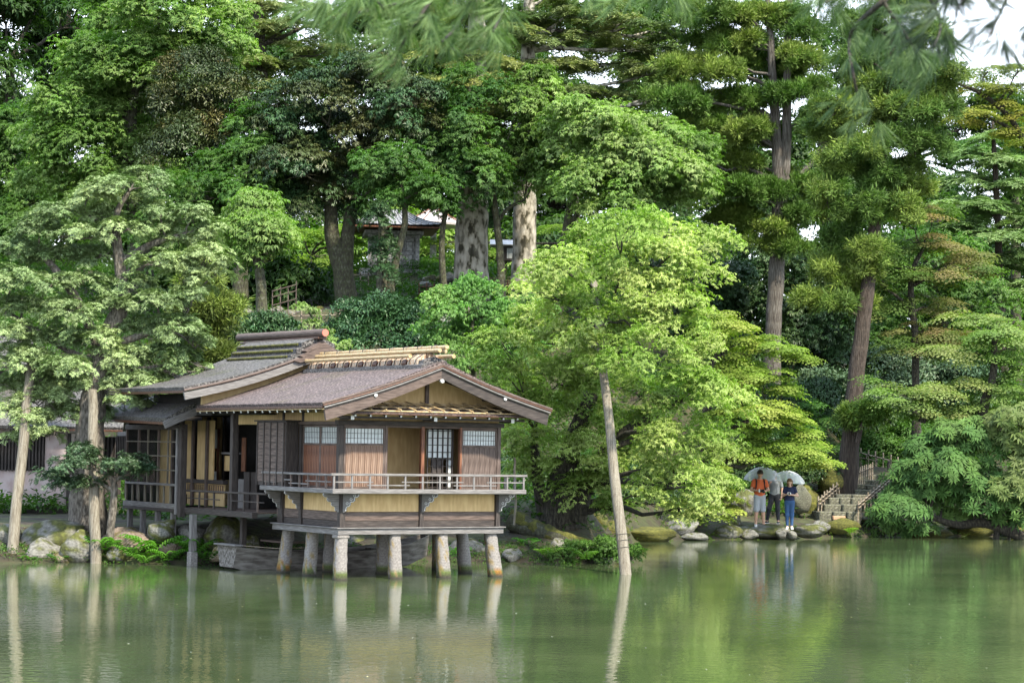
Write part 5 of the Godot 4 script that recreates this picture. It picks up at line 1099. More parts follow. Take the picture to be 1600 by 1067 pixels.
	for q in [[-0.2, 0.95, 2.085], [0.8, 1.75, 2.02], [1.6, 2.45, 2.09], [2.3, 2.95, 2.03]]:
		beam("middle_rail", "silver_wood_x", T3(-0.345, q[2], q[0]), T3(-0.345, q[2], q[1]), 0.024, 0.026, R, 0.003)
	beam("middle_rail", "silver_wood_x", T3(4.405, 2.09, -0.3), T3(4.405, 2.09, 2.1), 0.024, 0.026, R, 0.003)
	# the room: floor, posts, lintels, walls
	B("floor", "brown_wood_x", 0.02, 3.98, 1.85, 1.915, 0.10, 2.98, R)
	for p in [[-0.05, 0.07, 0.02, 0.14, "dark_wood_y"], [1.085, 1.15, 0.03, 0.12, "brown_wood_y"], [1.99, 2.075, 0.03, 0.12, "red_wood_y"], [2.975, 3.03, 0.03, 0.12, "red_wood_y"], [3.945, 4.035, 0.02, 0.13, "brown_wood_y"], [-0.03, 0.06, 1.83, 1.93, "dark_wood_y"], [-0.03, 0.06, 2.95, 3.05, "dark_wood_y"], [3.94, 4.03, 1.5, 1.6, "dark_wood_y"], [3.94, 4.03, 2.95, 3.05, "dark_wood_y"]]:
		B("post", p[4], p[0], p[1], 1.917, 3.30, p[2], p[3], R)
	B("lintel", "dark_wood_x", -0.10, 4.10, 3.302, 3.40, -0.01, 0.13, R)
	B("lintel", "brown_wood_z", -0.05, 0.06, 3.302, 3.37, 0.134, 3.05, R)
	B("lintel", "dark_wood_z", 3.94, 4.06, 3.302, 3.40, 0.134, 3.05, R)
	B("track", "brown_wood_x", 0.075, 3.94, 3.262, 3.30, 0.04, 0.12, R, 0.003)
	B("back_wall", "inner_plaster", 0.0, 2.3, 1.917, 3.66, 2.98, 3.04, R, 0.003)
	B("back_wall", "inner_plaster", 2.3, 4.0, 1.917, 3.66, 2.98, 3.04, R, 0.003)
	B("right_wall", "plaster", 3.96, 4.01, 1.917, 3.30, 0.14, 2.94, R, 0.003)
	B("alcove_wall", "plaster", 0.92, 3.10, 1.917, 3.555, 1.50, 1.55, R, 0.003)
	B("alcove_post", "dark_wood_y", 3.105, 3.18, 1.917, 3.555, 1.46, 1.56, R, 0.003)
	B("ceiling", "brown_wood_x", 0.0, 4.0, 3.56, 3.60, 0.1, 3.0, R, 0.003)
	sliding_panel(R, "sliding_panel", T3(0.585, 0, 0.055), U, 1.0, "worn_board_y", 1.917, 3.25, 2.91, 11)
	sliding_panel(R, "sliding_panel", T3(3.485, 0, 0.055), U, 0.91, "brown_wood_y", 1.917, 3.245, 2.905, 12)
	sliding_panel(R, "sliding_panel", T3(0.02, 0, 0.565), V, 0.86, "red_wood_y", 1.917, 3.27, 2.90, 10)
	sliding_panel(R, "sliding_panel", T3(0.035, 0, 1.42), V, 0.83, "red_wood_y", 1.917, 3.27, 2.90, 10)
	# the paper screen inside, drawn half across
	var sc := B("paper_screen", "dark_wood_y", 2.935, 2.97, 1.93, 3.25, 0.30, 0.335, R, 0.003)
	for k in 5:
		sub("bar", "dark_wood_y", 2.30 + k * 0.13, 2.325 + k * 0.13, 1.93, 3.25, 0.30, 0.33, sc, 0.003)
	for k in 9:
		sub("bar", "dark_wood_x", 2.30, 2.93, 1.96 + k * 0.155, 1.975 + k * 0.155, 0.306, 0.324, sc, 0.003)
	sub("paper", "paper", 2.30, 2.93, 2.62, 3.24, 0.338, 0.342, sc, 0.001)
	sub("paper", "paper", 2.82, 2.93, 1.95, 2.60, 0.338, 0.342, sc, 0.001)
	sub("lower_board", "dark_wood_x", 2.42, 2.69, 2.20, 2.58, 0.336, 0.345, sc, 0.001)
	# left side: wall above the panels, shutter box
	B("plaster_band", "plaster", 0.0, 0.05, 3.374, 3.80, 0.12, 1.74, R, 0.002)
	B("plaster_band", "plaster", 0.0, 0.05, 3.374, 3.80, 1.84, 2.68, R, 0.002)
	B("plaster_band", "plaster", 0.0, 0.05, 3.30, 3.80, 2.78, 5.35, R, 0.002)
	B("post", "dark_wood_y", -0.02, 0.07, 3.374, 3.80, 1.745, 1.835, R)
	B("post", "dark_wood_y", -0.02, 0.07, 3.374, 3.80, 2.685, 2.775, R)
	B("plaster_band", "plaster", 3.95, 4.0, 3.40, 3.80, 0.12, 5.35, R, 0.002)
	var box := B("shutter_box", "dark_wood_y", -0.345, -0.035, 1.945, 3.36, 1.93, 3.38, R)
	sub("box_roof", "dark_wood_z", -0.39, -0.01, 3.363, 3.395, 1.87, 3.44, box)
	for k in 9:
		sub("slat", "brown_wood_z", -0.358, -0.349, 2.03 + k * 0.146, 2.165 + k * 0.146, 1.97, 3.34, box, 0.003)
	for k in 5:
		sub("batten", "dark_wood_y", -0.378, -0.360, 1.96, 3.34, 1.98 + k * 0.325, 2.02 + k * 0.325, box)
	# the small shingle roof over the front with its lattice of bamboo
	var hp0 := T3(-0.30, 3.745, 0.02)
	var hp1 := T3(4.33, 3.745, 0.02)
	var he0 := T3(-0.36, 3.565, -0.66)
	var he1 := T3(4.40, 3.565, -0.66)
	roof_slope("lower_roof", "shingle", hp0, hp1, he0, he1, 0.035, 0.0, R)
	beam("eave_strip", "copper_edge", T3(-0.37, 3.535, -0.645), T3(4.41, 3.535, -0.645), 0.03, 0.028, R)
	for q in [[0.02, 3.782], [-0.30, 3.692], [-0.62, 3.604]]:
		var pole := rod("bamboo_pole", "bamboo", T3(-0.36, q[1], q[0]), T3(4.42, q[1], q[0]), 0.017, R)
	for k in 13:
		var u: float = -0.05 + k * 0.36
		rod("bamboo_pole", "bamboo", T3(u - 0.16, 3.825, 0.04), T3(u + 0.05, 3.632, -0.655), 0.016, R)
	for k in 12:
		var u: float = 0.0 + k * 0.37
		var rf := beam("rafter", "dark_wood_x", T3(u, 3.66, 0.0), T3(u, 3.497, -0.59), 0.035, 0.035, R, 0.003)
		beam("rafter_tip", "white_paint", T3(u, 3.497, -0.592), T3(u, 3.495, -0.602), 0.04, 0.04, R, 0.003)
	for u in [-0.02, 2.02, 4.0]:
		beam("arm", "dark_wood_x", T3(u, 3.45, 0.0), T3(u, 3.45, -0.50), 0.075, 0.085, R)
		beam("arm_tip", "white_paint", T3(u, 3.45, -0.502), T3(u, 3.45, -0.512), 0.08, 0.09, R)
	beam("purlin", "dark_wood_x", T3(-0.35, 3.462, -0.44), T3(4.35, 3.462, -0.44), 0.05, 0.05, R)
	# the gable
	var gw := PackedVector2Array([Vector2(0.0, 3.402), Vector2(4.0, 3.402), Vector2(4.0, 3.84), Vector2(2.0, 4.44), Vector2(0.0, 3.84)])
	var g := MB.new()
	g.slab(gw, -0.10, -0.06, Transform3D())
	part("gable_wall", g.done(), M["plaster"], R)
	B("king_post", "brown_wood_y", 2.06, 2.15, 3.79, 4.36, 0.0, 0.05, R)
	var apex := T3(1.965, 4.58, -0.82)
	var gable_z := -0.82
	for s in [-1.0, 1.0]:
		var span := 2.82 if s < 0 else 2.78
		var ue: float = 1.965 + s * span
		var tilt := 0.0
		# bargeboard, deep and slightly bowed, with its pale edge and the orange shingle ends above
		var o := PackedVector2Array()
		var steps := 8
		for k in steps + 1:
			var t := float(k) / steps
			o.append(Vector2(s * span * t, -0.90 * t - 0.05 * sin(t * PI)))
		for k in steps + 1:
			var t := 1.0 - float(k) / steps
			o.append(Vector2(s * span * t * 0.985, -0.90 * t - 0.05 * sin(t * PI) - lerpf(0.19, 0.24, t)))
		var bb := MB.new()
		bb.slab(o, -0.03, 0.03)
		part("bargeboard", bb.done(), M["brown_wood_x" if s < 0 else "dark_wood_x"], R, Transform3D(Basis(), T3(1.965, 4.515, gable_z + 0.03)))
		var e1 := []
		var e2 := []
		var e3 := []
		for k in steps + 1:
			var t := float(k) / steps
			var y := -0.90 * t - 0.05 * sin(t * PI)
			e1.append(T3(1.965 + s * (span + 0.02) * t, 4.545 + y, gable_z - 0.02))
			e2.append(T3(1.965 + s * (span + 0.05) * t, 4.585 + y, gable_z - 0.035))
			e3.append(T3(1.965 + s * (span + 0.07) * t, 4.625 + y, gable_z - 0.02))
		for q in [[e1, 0.028, "silver_wood_x", "edge_board"], [e2, 0.022, "copper_edge", "edge_strip"], [e3, 0.028, "brown_wood_x", "edge_strip"]]:
			var eb := MB.new()
			var rr := []
			for k in q[0].size():
				rr.append(q[1])
			eb.tube(q[0], rr, 6)
			part(q[3], eb.done(), M[q[2]], R)
		var lamp := MB.new()
		lamp.tube([T3(1.965 + s * 1.62, 3.93, gable_z + 0.25), T3(1.965 + s * 1.62, 3.93, gable_z - 0.03)], [0.038, 0.038], 10)
		part("purlin_cap", lamp.done(), M["white_paint"], R)
		beam("purlin", "dark_wood_x", T3(1.965 + s * 1.62, 3.93, gable_z + 0.26), T3(1.965 + s * 1.62, 3.93, 3.0), 0.09, 0.09, R)
		# the big slope
		var tilt_end := T3(ue + s * 0.06, 3.72, 5.4)
		roof_slope("roof_slope", "shingle", T3(1.965, 4.70, gable_z - 0.02), T3(1.965, 4.70, 5.5), T3(ue + s * 0.06, 3.745, gable_z - 0.02), tilt_end, 0.10, 0.05, R)
		beam("eave_strip", "copper_edge", T3(ue + s * 0.035, 3.655, gable_z), T3(ue + s * 0.035, 3.63, 5.42), 0.06, 0.05, R)
		beam("eave_strip", "bamboo", T3(ue + s * 0.02, 3.612, gable_z), T3(ue + s * 0.02, 3.588, 5.42), 0.05, 0.02, R)
		for k in 17:
			var v: float = -0.45 + k * 0.36
			beam("rafter", "dark_wood_x", T3(ue - s * 0.9, 3.90, v), T3(ue + s * 0.0, 3.575, v), 0.045, 0.05, R, 0.003)
			beam("rafter_tip", "white_paint", T3(ue + s * 0.002, 3.572, v), T3(ue + s * 0.012, 3.568, v), 0.05, 0.055, R, 0.003)
	var boss := MB.new()
	boss.tube([T3(1.965, 4.27, gable_z - 0.0), T3(1.965, 4.27, gable_z - 0.05)], [0.045, 0.04], 10)
	part("gable_boss", boss.done(), M["white_paint"], R)
	# the ridge: bark cap, bamboo-wrapped saddles, long bamboo poles
	var cap := MB.new()
	for q in [[0.42, 4.66, 4.72], [0.30, 4.72, 4.79]]:
		var oo := PackedVector2Array([Vector2(-q[0], q[1] - q[0] * 0.30), Vector2(0, q[1]), Vector2(q[0], q[1] - q[0] * 0.30), Vector2(q[0] * 0.97, q[2] - q[0] * 0.26), Vector2(0, q[2] + 0.01), Vector2(-q[0] * 0.97, q[2] - q[0] * 0.26)])
		cap.slab(oo, -(-0.66 if q[0] > 0.4 else -0.55), -4.85)
	part("ridge_cap", cap.done(), M["grey_shingle"], R, Transform3D(Basis(), Vector3(1.965, 0, 0)))
	for k in 8:
		var v: float = -0.1 + k * 0.66
		var sd := MB.new()
		var oo := PackedVector2Array([Vector2(-0.33, 4.60), Vector2(-0.30, 4.74), Vector2(-0.12, 4.86), Vector2(0.12, 4.86), Vector2(0.30, 4.74), Vector2(0.33, 4.60), Vector2(0.20, 4.62), Vector2(0, 4.70), Vector2(-0.20, 4.62)])
		sd.slab(oo, -(v - 0.22), -(v + 0.22))
		var sm := part("ridge_saddle", sd.done(), M["bamboo_skin"], R, Transform3D(Basis(), Vector3(1.965, 0, 0)))
		for w in [-0.13, 0.13]:
			var rp := MB.new()
			rp.tube([Vector3(-0.335, 4.62, -(v + w)), Vector3(-0.305, 4.745, -(v + w)), Vector3(-0.12, 4.868, -(v + w)), Vector3(0.12, 4.868, -(v + w)), Vector3(0.305, 4.745, -(v + w)), Vector3(0.335, 4.62, -(v + w))], [0.012, 0.012, 0.012, 0.012, 0.012, 0.012], 5)
			part("rope_tie", rp.done(), M["rope"], sm)
		# bundle ends that stick out on both sides between the saddles
		if k < 7:
			for s in [-1.0, 1.0]:
				var bl := part("bark_bundle", boxmesh(Vector3(0.20, 0.15, 0.16), 0.03), M["copper_edge"], R, Transform3D(Basis(Vector3(0, 0, 1), s * 0.45), Vector3(1.965 + s * 0.27, 4.66, -(v + 0.33))))
	for q in [[-0.34, 4.82, -0.05, 4.85], [0.34, 4.82, -0.75, 4.85], [-0.07, 4.93, -0.85, 4.88], [0.05, 5.0, -0.95, 4.88], [0.10, 4.92, -0.80, 4.88]]:
		var po := MB.new()
		var pts := []
		var rr := []
		for k in 25:
			var v := lerpf(q[2], q[3], k / 24.0)
			pts.append(T3(1.965 + q[0], q[1], v))
			rr.append(0.042 if k % 3 else 0.046)
		po.tube(pts, rr, 10)
		part("bamboo_pole", po.done(), M["bamboo"], R)
	for k in 9:
		var v: float = -0.5 + k * 0.62
		var rp := MB.new()
		rp.tube([T3(1.88, 4.86, v), T3(1.90, 5.03, v), T3(2.02, 5.06, v), T3(2.10, 4.97, v), T3(2.06, 4.86, v)], [0.012, 0.012, 0.012, 0.012, 0.012], 5)
		part("rope_tie", rp.done(), M["rope"], R)


func main_house() -> void:
	var R := thing("main_house", "weathered wooden house with stepped ridge and log behind the pavilion", "house", Vector3(-3.598, 0, -48.04), 0.568)
	var v0 := 4.95
	var v1 := 8.4
	# big gable roof
	for s in [-1.0, 1.0]:
		var ue: float = 2.05 + s * 3.5
		roof_slope("roof_slope", "grey_shingle", T3(2.05, 5.18, v0), T3(2.05, 5.18, v1 + 0.6), T3(ue, 4.13, v0), T3(ue, 4.13, v1 + 0.6), 0.10, 0.10, R)
		beam("eave_strip", "copper_edge", T3(ue - s * 0.03, 4.02, v0 + 0.02), T3(ue - s * 0.03, 4.02, v1 + 0.6), 0.05, 0.06, R)
		var o := PackedVector2Array()
		for k in 9:
			var t := k / 8.0
			o.append(Vector2(s * 3.5 * t, -1.05 * t - 0.10 * sin(t * PI)))
		for k in 9:
			var t := 1.0 - k / 8.0
			o.append(Vector2(s * 3.46 * t, -1.05 * t - 0.10 * sin(t * PI) - 0.17))
		var bb := MB.new()
		bb.slab(o, -0.03, 0.03)
		part("bargeboard", bb.done(), M["silver_wood_x"], R, Transform3D(Basis(), T3(2.05, 5.06, v0 + 0.0)))
		var e := MB.new()
		var p := []
		var rr := []
		for k in 9:
			var t := k / 8.0
			p.append(T3(2.05 + s * 3.5 * t, 5.10 - 1.05 * t - 0.10 * sin(t * PI), v0 - 0.03))
			rr.append(0.035)
		e.tube(p, rr, 6)
		part("edge_strip", e.done(), M["brown_wood_x"], R)
	# stepped ridge, each course a shingle step with moss on its lip, then the log
	for q in [[0.72, 4.98, 5.10], [0.58, 5.10, 5.22], [0.44, 5.22, 5.34]]:
		for s in [-1.0, 1.0]:
			var st := MB.new()
			var w: float = q[0]
			var lo: float = q[1] - w * 0.22 + 0.14
			st.slab(PackedVector2Array([Vector2(0.0, lo - 0.1), Vector2(s * w, lo - 0.14), Vector2(s * w, lo), Vector2(0.0, lo + 0.16)]), -(v0 + 0.12), -(v1 + 0.2))
			part("ridge_course", st.done(), M["grey_shingle"], R, Transform3D(Basis(), Vector3(2.05, 0, 0)))
			var lip := MB.new()
			lip.tube([Vector3(s * (w + 0.004), lo - 0.035, -(v0 + 0.3)), Vector3(s * (w + 0.004), lo - 0.035, -(v1 + 0.1))], [0.035, 0.035], 6)
			part("moss_lip", lip.done(), M["moss"], R, Transform3D(Basis(), Vector3(2.05, 0, 0)))
		var gb := MB.new()
		gb.slab(PackedVector2Array([Vector2(-q[0] - 0.02, q[1] - 0.16), Vector2(0, q[1] + 0.10), Vector2(q[0] + 0.02, q[1] - 0.16), Vector2(q[0] * 0.8, q[1] - 0.20), Vector2(0, q[1] - 0.02), Vector2(-q[0] * 0.8, q[1] - 0.20)]), -(v0 - 0.10), -(v0 + 0.11))
		part("ridge_end_board", gb.done(), M["brown_wood_x"], R, Transform3D(Basis(), Vector3(2.05, 0, 0)))
	B("ridge_board", "copper_edge", 1.93, 2.17, 5.36, 5.41, v0 - 0.1, v1 + 0.7, R)
	var lg := MB.new()
	var lp := []
	var lr := []
	for k in 9:
		lp.append(T3(2.05, 5.50 + 0.004 * k, lerpf(v0 - 0.22, v1 + 1.0, k / 8.0)))
		lr.append(0.098 + 0.004 * sin(k * 2.0))
	lg.tube(lp, lr, 14)
	part("ridge_log", lg.done(), M["brown_wood_z"], R)
	var le := MB.new()
	le.tube([T3(2.05, 5.50, v0 - 0.221), T3(2.05, 5.50, v0 - 0.235)], [0.085, 0.085], 14)
	part("log_end", le.done(), plain("red_log_end", 0.45, 0.13, 0.09), R)
	# walls under the big roof
	B("gable_wall", "dark_wood_y", -1.0, 5.1, 1.35, 4.1, v0 + 0.5, v0 + 0.58, R)
	R.get_child(R.get_child_count() - 1).free()
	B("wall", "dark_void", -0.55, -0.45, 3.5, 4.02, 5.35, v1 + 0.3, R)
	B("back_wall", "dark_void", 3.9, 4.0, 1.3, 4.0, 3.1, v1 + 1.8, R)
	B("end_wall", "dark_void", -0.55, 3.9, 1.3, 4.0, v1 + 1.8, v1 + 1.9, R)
	var gm := MB.new()
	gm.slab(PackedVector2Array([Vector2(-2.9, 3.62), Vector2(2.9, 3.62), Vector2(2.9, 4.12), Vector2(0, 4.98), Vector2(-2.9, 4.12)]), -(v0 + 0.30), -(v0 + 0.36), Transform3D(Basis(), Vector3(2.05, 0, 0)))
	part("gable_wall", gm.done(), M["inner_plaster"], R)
	# the open porch beside the pavilion
	B("porch_beam", "dark_wood_z", -0.56, -0.42, 1.20, 1.33, 3.1, 6.75, R)
	for k in 6:
		B("floor_plank", "brown_wood_z", -0.40 + k * 0.30, -0.105 + k * 0.30, 1.30, 1.335, 3.1, 6.75, R, 0.004)
	B("inner_floor", "brown_wood_z", 1.41, 3.89, 1.30, 1.335, 3.1, 9.9, R)
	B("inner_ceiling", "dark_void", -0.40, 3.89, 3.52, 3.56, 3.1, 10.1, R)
	for v in [3.62, 4.42, 5.2, 6.0]:
		B("baluster", "dark_wood_y", -0.53, -0.49, 1.335, 1.74, v - 0.02, v + 0.02, R, 0.004)
	B("baluster", "brown_wood_y", -0.53, -0.49, 1.335, 1.74, 2.9, 2.94, R, 0.004)
	beam("porch_rail", "dark_wood_x", T3(-0.51, 1.755, 2.5), T3(-0.51, 1.73, 6.72), 0.045, 0.045, R)
	beam("porch_rail", "dark_wood_x", T3(-0.51, 1.56, 4.9), T3(-0.51, 1.56, 6.72), 0.025, 0.025, R)
	beam("porch_rail", "dark_wood_x", T3(-0.51, 1.56, 2.6), T3(-0.51, 1.56, 4.3), 0.025, 0.025, R)
	B("post", "dark_wood_y", -0.50, -0.36, 1.335, 3.6, 4.30, 4.44, R)
	B("post", "dark_wood_y", -0.02, 0.10, 1.335, 3.3, 5.20, 5.36, R)
	# rear of the porch: dark room, window screen, small roofed notice board
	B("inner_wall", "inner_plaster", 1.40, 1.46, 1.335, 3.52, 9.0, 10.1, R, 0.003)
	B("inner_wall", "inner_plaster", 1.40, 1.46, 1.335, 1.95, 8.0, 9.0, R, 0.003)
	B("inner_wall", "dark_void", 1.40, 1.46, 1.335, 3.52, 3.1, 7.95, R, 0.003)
	for v in [9.6, 9.25, 8.65, 7.98]:
		B("post", "dark_wood_y", 1.34, 1.39, 1.335, 3.5, v - 0.05, v + 0.05, R)
	var ws := B("window_screen", "red_wood_y", 1.30, 1.335, 1.95, 3.22, 8.90, 8.96, R, 0.003)
	sub("stile", "red_wood_y", 1.30, 1.335, 1.95, 3.22, 9.16, 9.20, ws, 0.003)
	sub("stile", "red_wood_y", 1.30, 1.335, 1.95, 3.22, 9.80, 9.86, ws, 0.003)
	sub("rail", "red_wood_y", 1.30, 1.333, 2.66, 2.72, 8.97, 9.79, ws, 0.003)
	sub("rail", "red_wood_y", 1.30, 1.333, 2.16, 2.20, 8.97, 9.79, ws, 0.003)
	sub("paper", "paper", 1.31, 1.315, 2.73, 3.20, 8.97, 9.79, ws, 0.001)
	sub("paper", "paper", 1.31, 1.315, 1.82, 2.15, 8.97, 9.79, ws, 0.001)
	var lw := B("low_wall", "inner_plaster", 0.26, 0.30, 1.36, 1.88, 6.3, 8.4, R, 0.003)
	sub("pattern_board", "copper_edge", 0.250, 0.258, 1.66, 1.86, 6.32, 8.38, lw, 0.002)
	for k in 16:
		sub("lattice_bar", "inner_plaster", 0.240, 0.248, 1.67, 1.85, 6.38 + k * 0.125, 6.41 + k * 0.125, lw, 0.002)
	B("sill", "dark_wood_z", 0.2, 0.34, 1.885, 1.98, 6.25, 8.45, R)
	for q in [[0.45, 5.35], [0.42, 4.9]]:
		B("folded_screen", "dark_wood_y", q[0], q[0] + 0.04, 1.34, 2.2, q[1], q[1] + 0.3, R)
	var nb := B("notice_post", "silver_wood_y", 0.60, 0.66, 1.335, 2.62, 6.60, 6.68, R)
	sub("notice_board", "plaster", 0.56, 0.585, 2.20, 2.56, 6.35, 6.95, nb, 0.003)
	sub("notice_roof", "silver_wood_z", 0.50, 0.72, 2.60, 2.645, 6.28, 7.02, nb, 0.003)
	B("grey_box", "silver_wood_y", 0.5, 0.8, 1.335, 2.02, 5.65, 6.1, R)
	B("hanging_panel", "red_wood_y", 0.62, 0.66, 2.2, 3.0, 5.95, 6.15, R)
	# lean-to with glazed wall
	roof_slope("lean_to_roof", "grey_shingle", T3(0.1, 4.0, 6.22), T3(0.1, 4.0, 10.6), T3(-1.32, 3.42, 6.22), T3(-1.32, 3.50, 10.2), 0.10, -0.06, R)
	beam("eave_strip", "copper_edge", T3(-1.30, 3.30, 6.25), T3(-1.30, 3.38, 10.2), 0.05, 0.06, R)
	beam("bargeboard", "silver_wood_x", T3(-1.36, 3.26, 6.2), T3(-0.2, 3.74, 6.2), 0.05, 0.17, R)
	beam("lintel", "dark_wood_x", T3(-0.60, 3.22, 6.7), T3(-0.60, 3.22, 10.2), 0.10, 0.12, R)
	B("corner_post", "dark_wood_y", -0.68, -0.52, 1.10, 3.3, 6.72, 6.88, R)
	B("post", "silver_wood_y", -0.70, -0.64, 1.15, 3.2, 6.92, 7.0, R)
	for v in [8.2, 9.4, 10.15]:
		B("window_post", "brown_wood_y", -0.63, -0.57, 1.45, 3.16, v - 0.03, v + 0.03, R)
	for v in [7.6, 8.8]:
		B("mullion", "pole_wood", -0.64, -0.60, 1.86, 3.16, v - 0.018, v + 0.018, R, 0.003)
	for h in [2.87, 2.53, 2.19]:
		B("glazing_bar", "pole_wood", -0.645, -0.60, h - 0.014, h + 0.014, 7.0, 10.1, R, 0.003)
	B("sill", "silver_wood_z", -0.66, -0.55, 1.82, 1.875, 7.0, 10.1, R)
	B("bottom_rail", "silver_wood_z", -0.66, -0.55, 1.28, 1.40, 7.0, 10.2, R)
	for k in 9:
		B("low_mullion", "pole_wood", -0.645, -0.60, 1.41, 1.81, 7.0 + k * 0.38, 7.045 + k * 0.38, R, 0.003)
		if k < 8:
			B("lower_pane", "glass", -0.611, -0.607, 1.41, 1.81, 7.05 + k * 0.38, 7.375 + k * 0.38, R, 0.001)
	for v in [7.0, 8.23, 9.43]:
		for h in [1.88, 2.21, 2.55, 2.89]:
			B("pane", "glass", -0.607, -0.603, h, h + 0.30, v + 0.02, v + (1.15 if v < 9 else 0.68), R, 0.001)
	B("inside_wall", "plaster", 0.25, 0.30, 1.335, 3.4, 9.3, 10.2, R, 0.003)
	B("inside_wall", "plaster", 0.25, 0.30, 1.6, 3.4, 6.95, 7.85, R, 0.003)
	B("inside_wall", "plaster", 0.25, 0.30, 1.6, 3.4, 8.2, 8.6, R, 0.003)
	for v in [7.2, 8.0, 8.7, 9.2]:
		B("inside_post", "brown_wood_y", 0.18, 0.24, 1.335, 3.4, v - 0.05, v + 0.05, R)
	B("floor", "dark_wood_z", -0.66, 1.40, 1.20, 1.275, 6.76, 10.2, R)
	B("lattice_wall", "silver_wood_y", -0.55, -0.50, 1.9, 3.1, 10.35, 10.9, R)
	for k in 6:
		B("lattice_bar", "dark_wood_y", -0.60, -0.56, 1.9, 3.0, 10.3 + k * 0.11, 10.33 + k * 0.11, R, 0.003)
	# legs in the water and on the stones
	B("leg", "silver_wood_y", -0.72, -0.58, -0.6, 1.19, 5.95, 6.09, R)
	B("leg_foot", "pillar_stone", -0.75, -0.55, -0.6, 0.32, 5.92, 6.12, R, 0.02)
	B("leg", "dark_wood_y", -0.08, 0.04, -0.5, 1.19, 4.58, 4.70, R)
	for v in [7.4, 8.3, 9.2, 10.0]:
		B("leg", "silver_wood_y", -0.60, -0.48, 0.4, 1.19, v - 0.06, v + 0.06, R)
	B("under_bench", "brown_wood_z", 0.4, 0.9, 0.62, 0.66, 3.3, 4.6, R)


func pink_house() -> void:
	var R := thing("pink_house", "low outbuilding with pale pink plaster wall and dark lattice windows at the left edge", "house", Vector3(-11.82, 1.13, -60.00), 0.10)
	# local axes: x along the wall to the left (negative), y up, z out
	var w := func(nm: String, m: String, x0: float, x1: float, y0: float, y1: float, z0: float, z1: float) -> MeshInstance3D:
		return part(nm, boxmesh(Vector3(x1 - x0, y1 - y0, z1 - z0), 0.006), M[m], R, Transform3D(Basis(), Vector3((x0 + x1) / 2, (y0 + y1) / 2, (z0 + z1) / 2)))
	w.call("wall", "pink_plaster", -4.0, 0.0, 0.0, 2.0, -0.15, 0.0)
	w.call("side_wall", "pink_plaster", -0.12, 0.0, 0.0, 2.0, -3.0, -0.152)
	w.call("plinth_board", "dark_wood_x", -1.2, 0.03, -0.28, -0.01, -0.12, 0.05)
	w.call("plinth_board", "dark_wood_x", -1.2, 0.03, -0.52, -0.29, -0.12, 0.07)
	w.call("step", "silver_wood_x", -2.6, -1.25, -0.16, -0.03, 0.0, 0.4)
	w.call("step", "silver_wood_x", -2.6, -1.25, -0.45, -0.32, 0.1, 0.7)
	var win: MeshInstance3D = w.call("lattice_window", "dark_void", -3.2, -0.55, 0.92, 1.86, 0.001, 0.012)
	for k in 30:
		var x := -3.15 + k * 0.088
		part("lattice_bar", boxmesh(Vector3(0.045, 0.98, 0.04), 0.004), M["dark_wood_y"], win, Transform3D(Basis(), Vector3(x + 1.875, 0.0, 0.035)))
	w.call("end_post", "dark_wood_y", 0.03, 0.13, -0.4, 2.05, -0.06, 0.04)
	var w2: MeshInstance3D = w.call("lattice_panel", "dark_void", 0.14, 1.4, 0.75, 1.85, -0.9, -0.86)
	for k in 12:
		part("lattice_bar", boxmesh(Vector3(0.045, 1.1, 0.04), 0.004), M["dark_wood_y"], w2, Transform3D(Basis(), Vector3(-0.58 + k * 0.105, 0.0, 0.05)))
	w.call("lower_wall", "dark_wood_x", 0.14, 1.4, -0.4, 0.74, -0.92, -0.87)
	var rr := roof_slope("roof_slope", "grey_shingle", Vector3(-4.2, 3.1, -1.6), Vector3(1.5, 3.1, -1.6), Vector3(-4.2, 2.1, 0.55), Vector3(1.5, 2.1, 0.3), 0.10, 0.03, R)
	w.call("eave_board", "copper_edge", -4.2, 1.5, 1.98, 2.03, 0.30, 0.36)
	w.call("upper_wall", "dark_wood_x", -4.0, -1.6, 2.9, 3.6, -1.7, -1.6)
	roof_slope("upper_roof", "grey_shingle", Vector3(-4.2, 4.6, -2.6), Vector3(-1.2, 4.6, -2.6), Vector3(-4.2, 3.75, -1.1), Vector3(-1.2, 3.75, -1.1), 0.10, 0.03, R)
	roof_slope("roof_slope", "grey_shingle", Vector3(-4.2, 3.1, -1.62), Vector3(1.5, 3.1, -1.62), Vector3(-4.2, 2.1, -3.4), Vector3(1.5, 2.1, -3.4), 0.10, 0.03, R)


